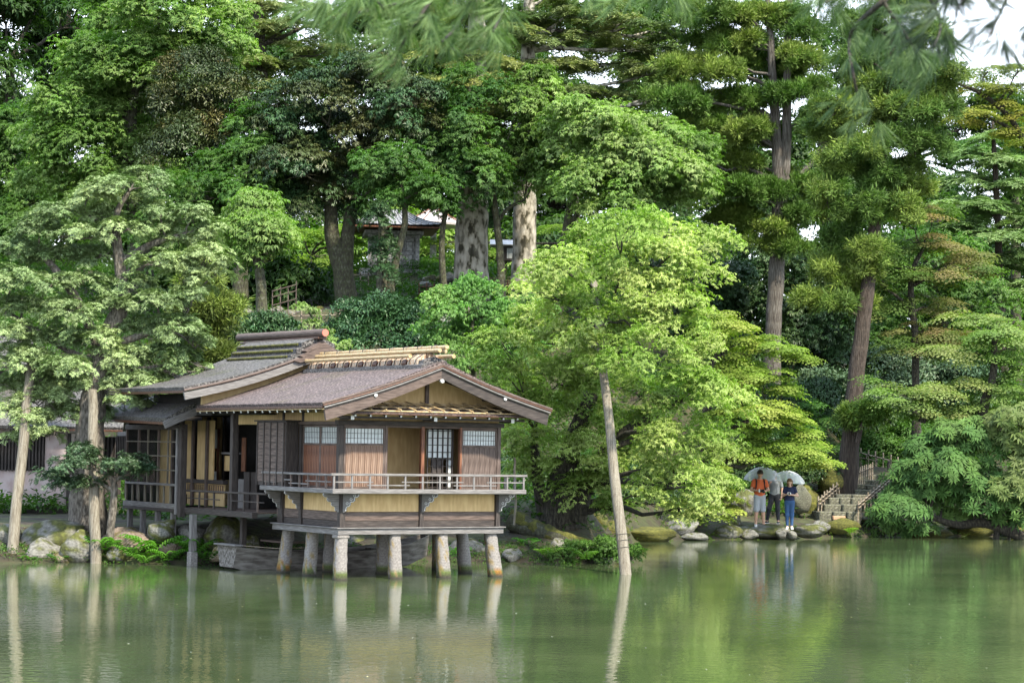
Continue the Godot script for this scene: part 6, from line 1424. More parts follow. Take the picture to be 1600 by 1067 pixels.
# ---------- stones
func make_rocks() -> void:
	for k in 7:
		var fn := FastNoiseLite.new()
		fn.seed = 90 + k
		fn.frequency = 0.55
		fn.fractal_octaves = 4
		var b := MB.new()
		var rows := 14
		var ring := 20
		var cuts := []
		rng.seed = 70 + k
		for q in 9:
			cuts.append([(ball() + Vector3(0, 0.25 if q < 2 else 0.0, 0)).normalized(), rnd(0.62, 0.92)])
		for r in rows + 1:
			var la := PI * r / rows - PI / 2
			for s in ring + 1:
				var lo := TAU * (s % ring) / ring
				var d := Vector3(cos(la) * cos(lo), sin(la), cos(la) * sin(lo))
				var rad := 1.0
				for c in cuts:
					var w: float = d.dot(c[0])
					if w > 0.05:
						rad = minf(rad, c[1] / w)
				rad *= 1.0 + 0.16 * fn.get_noise_3dv(d * 1.6) + 0.05 * fn.get_noise_3dv(d * 6.0)
				var m := fn.get_noise_3dv(d * 2.6 + Vector3(5, 0, 0)) + 0.35 * fn.get_noise_3dv(d * 9.0)
				var t := 1.0 + 0.5 * fn.get_noise_3dv(d * 5.0)
				b.col = Color(t, t, t * 0.97)
				if m > 0.12 + (0.25 if k % 2 else -0.12) - d.y * 0.14:
					b.col = Color(0.42 * t, 0.47 * t, 0.10 * t)
				elif m < -0.34:
					b.col = Color(1.5, 1.5, 1.4)
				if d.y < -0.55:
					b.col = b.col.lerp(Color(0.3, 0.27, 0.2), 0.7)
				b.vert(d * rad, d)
		var w2 := ring + 1
		for r in rows:
			for s in ring:
				var q := r * w2 + s
				b.idx(q, q + 1, q + w2 + 1)
				b.idx(q, q + w2 + 1, q + w2)
		var acc := PackedVector3Array()
		acc.resize(b.v.size())
		for q in range(0, b.i.size(), 3):
			var n := (b.v[b.i[q + 2]] - b.v[b.i[q]]).cross(b.v[b.i[q + 1]] - b.v[b.i[q]])
			for j in 3:
				acc[b.i[q + j]] += n
		for r in rows + 1:
			acc[r * w2] += acc[r * w2 + ring]
			acc[r * w2 + ring] = acc[r * w2]
		for q in acc.size():
			b.n[q] = acc[q].normalized() if acc[q].length() > 1e-9 else b.v[q].normalized()
		rocks.append(b.done())


func rock(label: String, at: Vector3, size: Vector3, k: int, turn: float, m := "stone", tilt := 0.0, group := "", called := "rock") -> void:
	var o := part(called, rocks[k % rocks.size()], M[m], self, Transform3D(Basis.from_euler(Vector3(tilt, turn, tilt * 0.6)).scaled_local(size), at))
	tag(o, label, "rock", group)


func shore_rocks() -> void:
	make_rocks()
	var brown: StandardMaterial3D = mat("brown_stone", [[0.15, 0.07, 0.05, 0.038], [0.5, 0.155, 0.118, 0.09], [0.85, 0.27, 0.22, 0.18]], Vector3(1.1, 1.1, 1.1), 0.9, 1.5, "rough")
	brown.vertex_color_use_as_albedo = true
	var tan_: StandardMaterial3D = mat("tan_stone", [[0.15, 0.18, 0.145, 0.095], [0.5, 0.30, 0.245, 0.165], [0.85, 0.42, 0.36, 0.26]], Vector3(1.1, 1.1, 1.1), 0.9, 1.5, "rough")
	tan_.vertex_color_use_as_albedo = true
	rock("long mossy boulder lying on its side at the foot of the pink house", Vector3(-10.97, 0.56, -54.40), Vector3(0.85, 0.42, 0.6), 0, 0.3, "stone", 0.25)
	rock("pale lichened boulder at the water's edge between the two poles", Vector3(-11.02, 0.15, -53.90), Vector3(0.72, 0.40, 0.5), 1, 1.0)
	rock("squarish grey boulder with moss cap beside the upright pole", Vector3(-10.18, 0.30, -53.60), Vector3(0.55, 0.46, 0.5), 2, 0.4)
	rock("reddish brown boulder on the bank right of the upright pole", Vector3(-9.10, 0.48, -53.90), Vector3(0.68, 0.36, 0.5), 3, 0.1, "brown_stone")
	rock("round grey boulder under the glazed lean-to", Vector3(-8.25, 0.74, -53.90), Vector3(0.40, 0.36, 0.4), 4, 1.6)
	rock("dark grey rock behind the thin house leg", Vector3(-7.61, 0.61, -54.30), Vector3(0.42, 0.34, 0.36), 5, 2.2)
	rock("big grey granite boulder under the porch", Vector3(-6.88, 0.50, -54.40), Vector3(0.60, 0.62, 0.5), 6, 0.9, "stone")
	rock("small tan boulder at the waterline left of the boat", Vector3(-6.81, 0.22, -53.20), Vector3(0.26, 0.22, 0.25), 1, 2.0, "tan_stone")
	rock("second small tan boulder touching the boat's blunt end", Vector3(-6.52, 0.22, -53.30), Vector3(0.22, 0.24, 0.24), 3, 0.2, "tan_stone")
	rock("half hidden brown stone behind the ferns under the lean-to", Vector3(-7.96, 0.34, -53.40), Vector3(0.34, 0.22, 0.26), 5, 0.8, "brown_stone")
	rock("wet grey stone in the ferns under the reddish boulder", Vector3(-9.23, 0.18, -53.30), Vector3(0.28, 0.20, 0.24), 0, 0.5)
	rock("shaded boulder cut off by the left edge of the shore", Vector3(-12.07, 0.42, -54.20), Vector3(0.45, 0.42, 0.5), 6, 0.5)
	rock("low brown stone between the pale boulder and the squarish one", Vector3(-10.52, 0.09, -53.40), Vector3(0.32, 0.18, 0.24), 2, 2.5, "brown_stone")
	rock("pale pebbly stone lump under the bench of the porch", Vector3(-6.33, 0.41, -54.60), Vector3(0.35, 0.3, 0.3), 4, 0.6)
	rock("dark boulder behind the boat in the shade of the pavilion", Vector3(-4.13, 0.26, -57.30), Vector3(0.95, 0.42, 0.5), 0, 1.1)
	rock("dark stone under the pavilion's right rear corner", Vector3(-0.96, 0.12, -57.20), Vector3(0.75, 0.45, 0.5), 3, 0.4)
	rock("grey stone right of the pavilion among dead leaves", Vector3(0.12, 0.11, -56.50), Vector3(0.36, 0.26, 0.3), 5, 1.3)
	rock("pointed grey stone between the leaf litter and the green bank plants", Vector3(1.25, 0.32, -57.20), Vector3(0.24, 0.28, 0.22), 1, 0.2)
	rock("flat shaded slab on the bank right of the pavilion", Vector3(0.08, 0.37, -58.50), Vector3(0.8, 0.22, 0.5), 6, 0.2)
	rock("flat pale stone lying on the moss behind the fallen trunk", Vector3(1.86, 0.60, -61.00), Vector3(0.42, 0.16, 0.3), 4, 0.0)
	rock("tall mossy boulder on the bank under the great leaning tree", Vector3(2.31, 0.84, -63.00), Vector3(0.62, 0.55, 0.5), 0, 2.0, "moss")
	rock("smaller mossy hump right of the tall mossy boulder", Vector3(2.89, 0.50, -64.00), Vector3(0.55, 0.34, 0.5), 2, 0.4, "moss")
	rock("long mossy bank stone right of the leaning pole", Vector3(4.29, 0.16, -70.50), Vector3(1.1, 0.30, 0.6), 6, 0.15, "moss")
	rock("slanting rock with a pale flank left of the folded umbrella", Vector3(5.47, 0.34, -72.50), Vector3(0.80, 0.30, 0.45), 3, -0.5, "stone", 0.3)
	rock("flat grey shore rock sloping into the pond under the folded umbrella", Vector3(5.93, 0.09, -72.00), Vector3(0.45, 0.16, 0.35), 1, -0.3)
	rock("rounded pale grey boulder on the shore left of the people", Vector3(7.34, 0.54, -74.80), Vector3(0.42, 0.36, 0.4), 4, 0.7)
	rock("yellow-mossed square boulder at the waterline left of the people", Vector3(7.08, 0.21, -73.40), Vector3(0.55, 0.30, 0.4), 2, 0.2)
	rock("broad flat rock on which the people stand", Vector3(8.37, 0.25, -74.00), Vector3(1.05, 0.26, 0.7), 0, 0.1)
	rock("small grey stone leaning on the people's flat rock", Vector3(8.85, 0.20, -73.30), Vector3(0.20, 0.17, 0.2), 5, 0.9)
	rock("second small stone in the gap right of the people's flat rock", Vector3(9.20, 0.16, -73.40), Vector3(0.25, 0.16, 0.2), 3, 1.9)
	rock("mossy stone face between the square boulder and the flat rock", Vector3(7.79, 0.14, -73.40), Vector3(0.32, 0.2, 0.25), 1, 2.6)
	rock("long whale-backed grey rock at the water right of the people", Vector3(9.83, 0.26, -74.40), Vector3(0.72, 0.24, 0.4), 6, -0.12)
	rock("dark wedge-shaped stone before the mossy threshold stone", Vector3(10.51, 0.38, -76.00), Vector3(0.32, 0.2, 0.3), 3, 0.5)
	rock("long mossy threshold stone before the stone steps", Vector3(11.21, 0.39, -76.20), Vector3(0.66, 0.27, 0.36), 2, 0.05, "moss")
	rock("grey stone half under the rhododendron by the steps", Vector3(12.67, 0.69, -78.20), Vector3(0.5, 0.36, 0.4), 4, 0.1)
	rock("dark mossy rock at the waterline under the rhododendron", Vector3(13.05, 0.24, -77.50), Vector3(0.5, 0.22, 0.4), 0, 0.8)
	rock("upright rock face behind the blue-jeaned person", Vector3(10.09, 1.24, -77.80), Vector3(0.34, 0.52, 0.35), 3, 0.3, "step_stone")
	rock("shaded rock face behind the man in orange", Vector3(8.09, 1.00, -77.40), Vector3(0.75, 0.55, 0.45), 6, 1.2)
	rock("great mossy rock mound left of the stone steps", Vector3(10.46, 0.76, -79.20), Vector3(0.95, 1.0, 0.8), 3, 2.1, "moss")
	rock("mossy rock beside the foot of the leaning red trunk", Vector3(11.26, 1.84, -79.60), Vector3(0.5, 0.6, 0.5), 1, 0.9, "moss")
	for q in [[1440, 834, 78, 0.7, 0.18], [1500, 832, 79, 0.9, 0.26], [1545, 832, 79.4, 0.7, 0.3], [1590, 832, 79.6, 0.7, 0.32]]:
		pass
	rock("low mossy shore hump under the middle of the rhododendron", Vector3(14.46, 0.11, -78.00), Vector3(0.9, 0.22, 0.5), 2, 0.2, "moss")
	rock("mossy shore hump behind the low dark limb", Vector3(16.31, 0.22, -79.50), Vector3(1.0, 0.36, 0.5), 6, 0.0, "moss")
	rock("mossy shore hump at the right edge behind the crossed props", Vector3(18.00, 0.28, -79.80), Vector3(0.9, 0.4, 0.5), 0, 0.7, "moss")
	# the retaining wall on the hill
	var W := thing("rock_wall", "dry stone retaining wall of dark mossy rocks on the hillside", "wall", Vector3(-4.79, 7.52, -84.00))
	rng.seed = 321
	for row in 4:
		for k in 17:
			var x: float = -5.4 + k * 0.52 + (0.26 if row % 2 else 0.0) + rnd(-0.08, 0.08)
			if x > 2.2 and row > 2:
				continue
			var p := Vector3(x, -1.05 + row * 0.42 + rnd(-0.05, 0.05), -row * 0.14 + rnd(-0.08, 0.08))
			var sz := Vector3(rnd(0.26, 0.40), rnd(0.20, 0.30), rnd(0.25, 0.35))
			part("stone", rocks[(row * 5 + k) % rocks.size()], M["stone" if (k + row) % 4 else "moss"], W, Transform3D(Basis.from_euler(Vector3(rnd(-0.3, 0.3), rnd(0, 6.2), 0)).scaled_local(sz), p))
	rock("pale rounded stone on the moss below the shrine's round column", Vector3(-3.43, 9.75, -93.00), Vector3(0.32, 0.2, 0.3), 4, 0.3)
	rock("white-topped stone in the slope under the shrine", Vector3(-3.53, 9.34, -91.00), Vector3(0.28, 0.2, 0.3), 5, 0.9)
	rock("mossy yellow-green boulder under the shrine's round column", Vector3(-3.02, 9.73, -93.40), Vector3(0.42, 0.24, 0.35), 2, 0.9, "moss")
	rock("grey stone beside the massive pale trunk", Vector3(-2.61, 9.68, -92.00), Vector3(0.34, 0.28, 0.3), 1, 1.9)
	rock("grey stone in the second row under the shrine slope", Vector3(-2.85, 9.20, -90.00), Vector3(0.36, 0.2, 0.3), 6, 0.1)
	rock("big dark rounded rock jutting from the hillside above the bush", Vector3(-2.93, 7.56, -80.00), Vector3(0.5, 0.45, 0.4), 0, 0.3)
	rock("dark wet boulder below the jutting rock", Vector3(-2.48, 7.17, -79.00), Vector3(0.55, 0.4, 0.4), 3, 1.3)


# ---------- poles, boat
func pole(called: String, label: String, a: Vector3, b: Vector3, r0: float, r1: float, m: String) -> Node3D:
	var o := thing(called, label, "post", a)
	var pts := []
	var rad := []
	for k in 13:
		var t := k / 12.0
		pts.append((b - a) * t + Vector3(0.012 * sin(k * 1.3), 0, 0.012 * cos(k * 2.1)))
		rad.append(lerpf(r0, r1, t))
	pts[0] += (pts[0] - pts[1]).normalized() * 0.5
	var mb := MB.new()
	mb.tube(pts, rad, 14, true, 0.05, a.x)
	part("shaft", mb.done(), M[m], o)
	return o


func poles_and_boat() -> void:
	var p := pole("support_pole", "weathered round pole leaning right at the far left of the shore", Vector3(-11.72, -0.13, -53.20), Vector3(-11.71, 5.09, -55.00), 0.135, 0.115, "pole_wood")
	p = pole("support_pole", "upright weathered pole standing in the water before the clipped tree", Vector3(-9.67, -0.10, -53.00), Vector3(-10.14, 4.08, -54.50), 0.13, 0.115, "pole_wood")
	var rope := MB.new()
	for k in 3:
		rope.tube([Vector3(-0.2, 4.05 + k * 0.06, -1.7), Vector3(0.0, 4.1 + k * 0.06, -1.28), Vector3(0.25, 4.08 + k * 0.06, -1.6)], [0.02, 0.02, 0.02], 5)
	part("rope_tie", rope.done(), M["rope"], p)
	p = pole("support_pole", "tall leaning pole propping the great pale green tree over the water", Vector3(2.70, -0.01, -52.00), Vector3(2.03, 7.06, -56.50), 0.14, 0.085, "pole_wood")
	var band := MB.new()
	for y in [0.62, 0.78, 0.92]:
		var c: Vector3 = (Vector3(2.03, 7.06, -56.50) - Vector3(2.70, -0.01, -52.00)) * (y / 7.1)
		var ring := []
		var rr := []
		for k in 13:
			ring.append(c + Vector3(cos(k * TAU / 12) * 0.17, 0.015 * sin(k), sin(k * TAU / 12) * 0.17))
			rr.append(0.006)
		band.tube(ring, rr, 5, false)
	part("wire_band", band.done(), M["rope"], p)
	p = pole("prop", "short upright prop standing in the water under the dark limb at right", Vector3(17.13, 0.00, -77.40), Vector3(17.19, 0.92, -77.60), 0.06, 0.055, "pole_wood")
	p = pole("prop", "short slanting prop crossing the upright one under the dark limb", Vector3(17.46, -0.00, -77.20), Vector3(17.08, 1.02, -77.90), 0.07, 0.06, "pole_wood")
	pole("stake", "thin grey stake standing on the bank right of the railing", Vector3(0.16, 1.39, -57.50), Vector3(0.11, 2.61, -57.50), 0.03, 0.03, "pole_wood")
	# the flat-bottomed boat, moored under the pavilion
	var o := thing("punt", "old grey flat-bottomed wooden boat moored under the pavilion", "boat", Vector3(-5.81, -0.00, -51.50), 0.568)
	o.position.y = 0.0
	o.position += Basis(Vector3.UP, 0.568) * Vector3(-0.25, 0, -0.35)
	# stations along x: half width at bottom, half width at top, bottom height, top height
	var st := [[-0.25, 0.36, 0.52, 0.05, 0.53], [0.15, 0.42, 0.60, -0.06, 0.47], [1.6, 0.50, 0.70, -0.12, 0.38], [3.1, 0.46, 0.66, -0.10, 0.42], [4.3, 0.30, 0.46, 0.02, 0.56], [4.95, 0.14, 0.24, 0.24, 0.74]]
	var hull := MB.new()
	for k in st.size() - 1:
		for s in [-1.0, 1.0]:
			var a0 := Vector3(st[k][0], st[k][3], s * st[k][1])
			var a1 := Vector3(st[k][0], st[k][4], s * st[k][2])
			var b0 := Vector3(st[k + 1][0], st[k + 1][3], s * st[k + 1][1])
			var b1 := Vector3(st[k + 1][0], st[k + 1][4], s * st[k + 1][2])
			hull.quad(a0, b0, b1, a1, Vector3(0, 0, s))
			var th := Vector3(0, 0, -s * 0.04)
			hull.quad(a0 + th, b0 + th, b1 + th, a1 + th, Vector3(0, 0, -s))
			hull.quad(a1, b1, b1 + th, a1 + th, Vector3.UP)
		hull.quad(Vector3(st[k][0], st[k][3], -st[k][1]), Vector3(st[k + 1][0], st[k + 1][3], -st[k + 1][1]), Vector3(st[k + 1][0], st[k + 1][3], st[k + 1][1]), Vector3(st[k][0], st[k][3], st[k][1]), Vector3.DOWN)
		hull.quad(Vector3(st[k][0], st[k][3] + 0.04, -st[k][1]), Vector3(st[k + 1][0], st[k + 1][3] + 0.04, -st[k + 1][1]), Vector3(st[k + 1][0], st[k + 1][3] + 0.04, st[k + 1][1]), Vector3(st[k][0], st[k][3] + 0.04, st[k][1]), Vector3.UP)
	part("hull", hull.done(), M["boat_wood"], o)
	var tr := MB.new()
	tr.quad(Vector3(-0.255, 0.05, -0.36), Vector3(-0.255, 0.05, 0.36), Vector3(-0.255, 0.53, 0.52), Vector3(-0.255, 0.53, -0.52), Vector3.LEFT)
	tr.quad(Vector3(4.955, 0.24, -0.14), Vector3(4.955, 0.24, 0.14), Vector3(4.955, 0.74, 0.24), Vector3(4.955, 0.74, -0.24), Vector3.RIGHT)
	part("end_board", tr.done(), M["boat_wood"], o)
	part("stern_plank", boxmesh(Vector3(0.22, 0.04, 1.12), 0.01), M["silver_wood_z"], o, Transform3D(Basis(), Vector3(-0.22, 0.555, 0)))
	for x in [0.9, 2.6, 3.7]:
		part("thwart", boxmesh(Vector3(0.2, 0.03, 1.16 if x < 3 else 0.98), 0.006), M["boat_wood"], o, Transform3D(Basis(), Vector3(x, 0.34 if x < 3 else 0.42, 0)))
	var line := MB.new()
	line.tube([Vector3(-0.2, 0.56, 0.4), Vector3(0.4, 0.52, 1.2), Vector3(0.9, 0.55, 1.6)], [0.008, 0.008, 0.008], 5)
	part("mooring_line", line.done(), M["grey_bamboo"], o)
	# the fallen mossy trunk on the bank
	var f: Vector3 = Vector3(0.16, 0.91, -58.40)
	var t := thing("fallen_trunk", "thick fallen trunk coated in moss sloping down to the water", "log", f)
	var pts := []
	var rr := []
	for q in [Vector3(0.12, 0.95, -58.60), Vector3(0.57, 0.75, -58.20), Vector3(1.06, 0.58, -57.80), Vector3(1.71, 0.43, -57.40), Vector3(2.42, 0.31, -57.00), Vector3(3.05, 0.15, -56.60)]:
		pts.append(q - f)
		rr.append(0.26 - 0.028 * pts.size())
	var fine := smooth_path(pts, 5)
	var fr := []
	for k in fine.size():
		fr.append(lerpf(0.30, 0.10, float(k) / fine.size()))
	var tb := MB.new()
	tb.tube(fine, fr, 14, true, 0.2, 2.0)
	part("trunk", tb.done(), M["mossy_bark"], t)
	var mo := MB.new()
	var up := []
	for k in fine.size():
		up.append(fine[k] + Vector3(0, fr[k] * 0.35, 0.0))
	mo.tube(up, fr.map(func(x): return x * 0.82), 14, true, 0.3, 5.0)
	part("moss_coat", mo.done(), M["moss"], t)
	# a folded white umbrella and a dark bag left on the shore rocks
	var um := thing("folded_umbrella", "folded white umbrella leaning on the shore rocks", "umbrella", Vector3(5.76, 0.54, -73.60))
	var uc := MB.new()
	uc.tube([Vector3(0, 0, 0), Vector3(-0.06, 0.12, 0), Vector3(-0.16, 0.33, 0), Vector3(-0.24, 0.38, 0)], [0.012, 0.03, 0.10, 0.02], 9)
	part("cloth", uc.done(), M["white_paint"], um)
	rod("shaft", "rope", Vector3(-0.2, 0.36, 0), Vector3(-0.34, 0.62, 0), 0.01, um)
	var bag := thing("bag", "small black bag on the shore rocks under the maple tiers", "bag", Vector3(5.01, 0.40, -73.00))
	var bg := MB.new()
	bg.box(Vector3(0, 0.22, 0), Vector3(0.3, 0.44, 0.18), Basis(), 0.06)
	part("body", bg.done(), plain("black_cloth", 0.012, 0.012, 0.014, 0.8), bag)
	var hd := MB.new()
	hd.tube([Vector3(-0.08, 0.43, 0), Vector3(-0.05, 0.53, 0), Vector3(0.05, 0.53, 0), Vector3(0.08, 0.43, 0)], [0.012, 0.012, 0.012, 0.012], 6)
	part("handle", hd.done(), M["black_cloth"], bag)


# ---------- the stone steps and the bamboo fences
func fence(called: String, label: String, a: Vector3, b: Vector3, n: int, high: float, rails: Array, m: String, r := 0.022) -> void:
	var o := thing(called, label, "fence", a)
	rng.seed = int(absf(a.x * 100)) + n
	for k in n:
		var p := (b - a) * (float(k) / (n - 1))
		rod("post", m, p + Vector3(0, -0.25, 0), p + Vector3(rnd(-0.02, 0.02), high * rnd(0.94, 1.06), 0), r * rnd(0.9, 1.15), o, 8)
	for h in rails:
		for z in [-1.0, 1.0]:
			rod("rail", m, Vector3(0, h, z * r * 1.8), b - a + Vector3(0, h, z * r * 1.8), r * 0.8, o, 8)
		for k in n:
			var p := (b - a) * (float(k) / (n - 1)) + Vector3(0, h, 0)
			var tie := MB.new()
			tie.tube([p + Vector3(-r * 1.6, -r * 1.4, r * 3.0), p + Vector3(r * 1.6, r * 1.4, r * 3.0)], [r * 0.5, r * 0.5], 5)
			tie.tube([p + Vector3(-r * 1.6, r * 1.4, r * 3.0), p + Vector3(r * 1.6, -r * 1.4, r * 3.0)], [r * 0.5, r * 0.5], 5)
			part("rope_tie", tie.done(), M["rope"], o)


func steps_and_fences() -> void:
	var a: Vector3 = Vector3(11.27, 0.76, -77.40)
	var S := thing("stone_steps", "mossy stone steps climbing from the shore under the leaning red cedar", "steps", a)
	rng.seed = 5
	# centre of each tread's front top edge, and its width in metres
	var row := [[Vector3(11.25, 0.83, -77.40), 1.45], [Vector3(11.39, 1.08, -77.80), 1.30], [Vector3(11.56, 1.30, -78.20), 1.18], [Vector3(11.83, 1.40, -78.80), 1.12], [Vector3(12.25, 1.56, -79.80), 1.08], [Vector3(12.70, 1.73, -81.00), 1.05], [Vector3(13.25, 1.88, -82.40), 1.05], [Vector3(13.77, 2.06, -83.60), 1.0]]
	for k in row.size():
		var p: Vector3 = row[k][0]
		var w: float = row[k][1]
		var blocks := 3 if k % 2 == 0 else 2
		for q in blocks:
			var bw := w / blocks
			part("step_stone", boxmesh(Vector3(bw - 0.015, 0.42, 0.75 + 0.25 * float(k > 2)), 0.03), M["step_stone"], S, Transform3D(Basis(Vector3.UP, 0.25 + rnd(-0.02, 0.02)), p - a + Vector3(-w / 2 + bw * (q + 0.5), -0.21 + rnd(-0.012, 0.012), -0.36)))
	var path := MB.new()
	for k in 8:
		pass
	fence("bamboo_fence", "short bamboo fence along the left side of the lower steps", Vector3(10.62, 0.81, -77.60), Vector3(11.60, 1.40, -79.40), 8, 0.52, [0.24, 0.38], "grey_bamboo", 0.026)
	fence("bamboo_fence", "bamboo fence right of the red trunk along the upper steps", Vector3(12.15, 1.74, -80.20), Vector3(13.41, 2.01, -83.40), 11, 0.5, [0.34], "grey_bamboo", 0.024)
	fence("bamboo_fence", "high bamboo handrail slanting down to the thick post at the bend", Vector3(13.09, 2.50, -86.00), Vector3(14.63, 2.10, -85.00), 7, 0.62, [0.42], "grey_bamboo", 0.026)
	fence("bamboo_fence", "upper bamboo rail behind the red trunk", Vector3(12.16, 2.53, -87.00), Vector3(13.89, 2.21, -85.50), 6, 0.55, [0.36], "grey_bamboo", 0.026)
	fence("bamboo_fence", "bamboo fence half hidden by the rhododendron right of the steps", Vector3(11.92, 0.71, -77.20), Vector3(13.97, 1.73, -82.40), 12, 0.5, [0.24, 0.36], "grey_bamboo", 0.024)
	pole("fence_post", "thick dark post at the bend of the stepped path", Vector3(14.18, 2.01, -84.50), Vector3(14.18, 2.56, -84.50), 0.05, 0.05, "dark_wood_y")
	part("offcut_plank", boxmesh(Vector3(0.42, 0.12, 0.2), 0.01), plain("fresh_plank", 0.42, 0.24, 0.14), self, Transform3D(Basis(Vector3.UP, 0.1), Vector3(11.21, 0.65, -76.80)))
	tag(get_child(get_child_count() - 1), "fresh orange plank end behind the mossy threshold stone", "plank")
	# fences on the hill
	fence("bamboo_fence", "dark bamboo trellis fence rising left of the forked mossy trunk", Vector3(-8.65, 7.52, -81.00), Vector3(-7.90, 7.83, -82.00), 4, 0.9, [0.3, 0.6, 0.82], "brown_wood_y", 0.018)
	fence("bamboo_fence", "low bamboo fence in front of the rock wall", Vector3(-8.19, 6.93, -80.00), Vector3(-6.15, 7.01, -80.00), 7, 0.62, [0.2, 0.45], "grey_bamboo", 0.02)
	fence("bamboo_fence", "bamboo fence on the terrace left of the shrine", Vector3(-8.20, 9.17, -92.00), Vector3(-5.92, 9.32, -92.00), 8, 0.6, [0.25, 0.5], "grey_bamboo", 0.022)
	fence("bamboo_fence", "red-brown bamboo fence below the shrine's mossy stones", Vector3(-3.70, 8.78, -89.00), Vector3(-2.26, 8.81, -89.00), 6, 0.5, [0.16, 0.36], "red_wood_y", 0.022)
	fence("bamboo_fence", "short bamboo fence between the two massive trunks", Vector3(-0.90, 9.08, -90.00), Vector3(0.12, 9.09, -90.00), 4, 0.5, [0.2, 0.4], "red_wood_y", 0.022)


# ---------- on the hill: the tiled shrine, the round pavilion, the wooden lantern
func hip_roof(root: Node3D, c: Vector3, hx: float, hz: float, tx: float, rise: float, m: String) -> void:
	for side in 4:
		var b := MB.new()
		var rows := 5
		var cols := 12
		for r in rows + 1:
			var t := float(r) / rows
			for k in cols + 1:
				var s := float(k) / cols * 2.0 - 1.0
				var y := rise * (1.0 - pow(1.0 - (1.0 - t), 1.0)) - 0.10 * sin(t * PI) + 0.06 * s * s * t
				y = rise * (1.0 - t) - 0.12 * sin(t * PI) + 0.07 * absf(s * s * s) * t
				var px := lerpf(tx, hx, t)
				var pz := lerpf(0.02, hz, t)
				var p := Vector3(s * px, y, pz) if side % 2 == 0 else Vector3(px, y, s * pz)
				if side >= 2:
					p = Vector3(-p.x, p.y, -p.z)
				b.vert(c + p, Vector3(0, 1, 0.5) if side == 0 else Vector3(0, 1, 0))
		var w := cols + 1
		for r in rows:
			for k in cols:
				var q := r * w + k
				b.idx(q, q + 1, q + w + 1)
				b.idx(q, q + w + 1, q + w)
		part("roof_slope", b.done(), M[m], root)
		var e := MB.new()
		for k in 15:
			var s := k / 14.0 * 2.0 - 1.0
			var pts := []
			for r in rows + 1:
				var t := float(r) / rows
				var y := rise * (1.0 - t) - 0.12 * sin(t * PI) + 0.07 * absf(s * s * s) * t + 0.02
				var p := Vector3(s * lerpf(tx, hx, t), y, lerpf(0.02, hz, t)) if side % 2 == 0 else Vector3(lerpf(tx, hx, t), y, s * lerpf(0.02, hz, t))
				if side >= 2:
					p = Vector3(-p.x, p.y, -p.z)
				pts.append(c + p)
			e.tube(pts, [0.028, 0.028, 0.028, 0.028, 0.028, 0.028], 5)
		part("tile_rows", e.done(), M[m], root).set_meta("kind", "stuff")
	part("eave_slab", boxmesh(Vector3(hx * 1.94, 0.07, hz * 1.94), 0.01), M["red_wood_y"], root, Transform3D(Basis(), c + Vector3(0, -0.10, 0)))


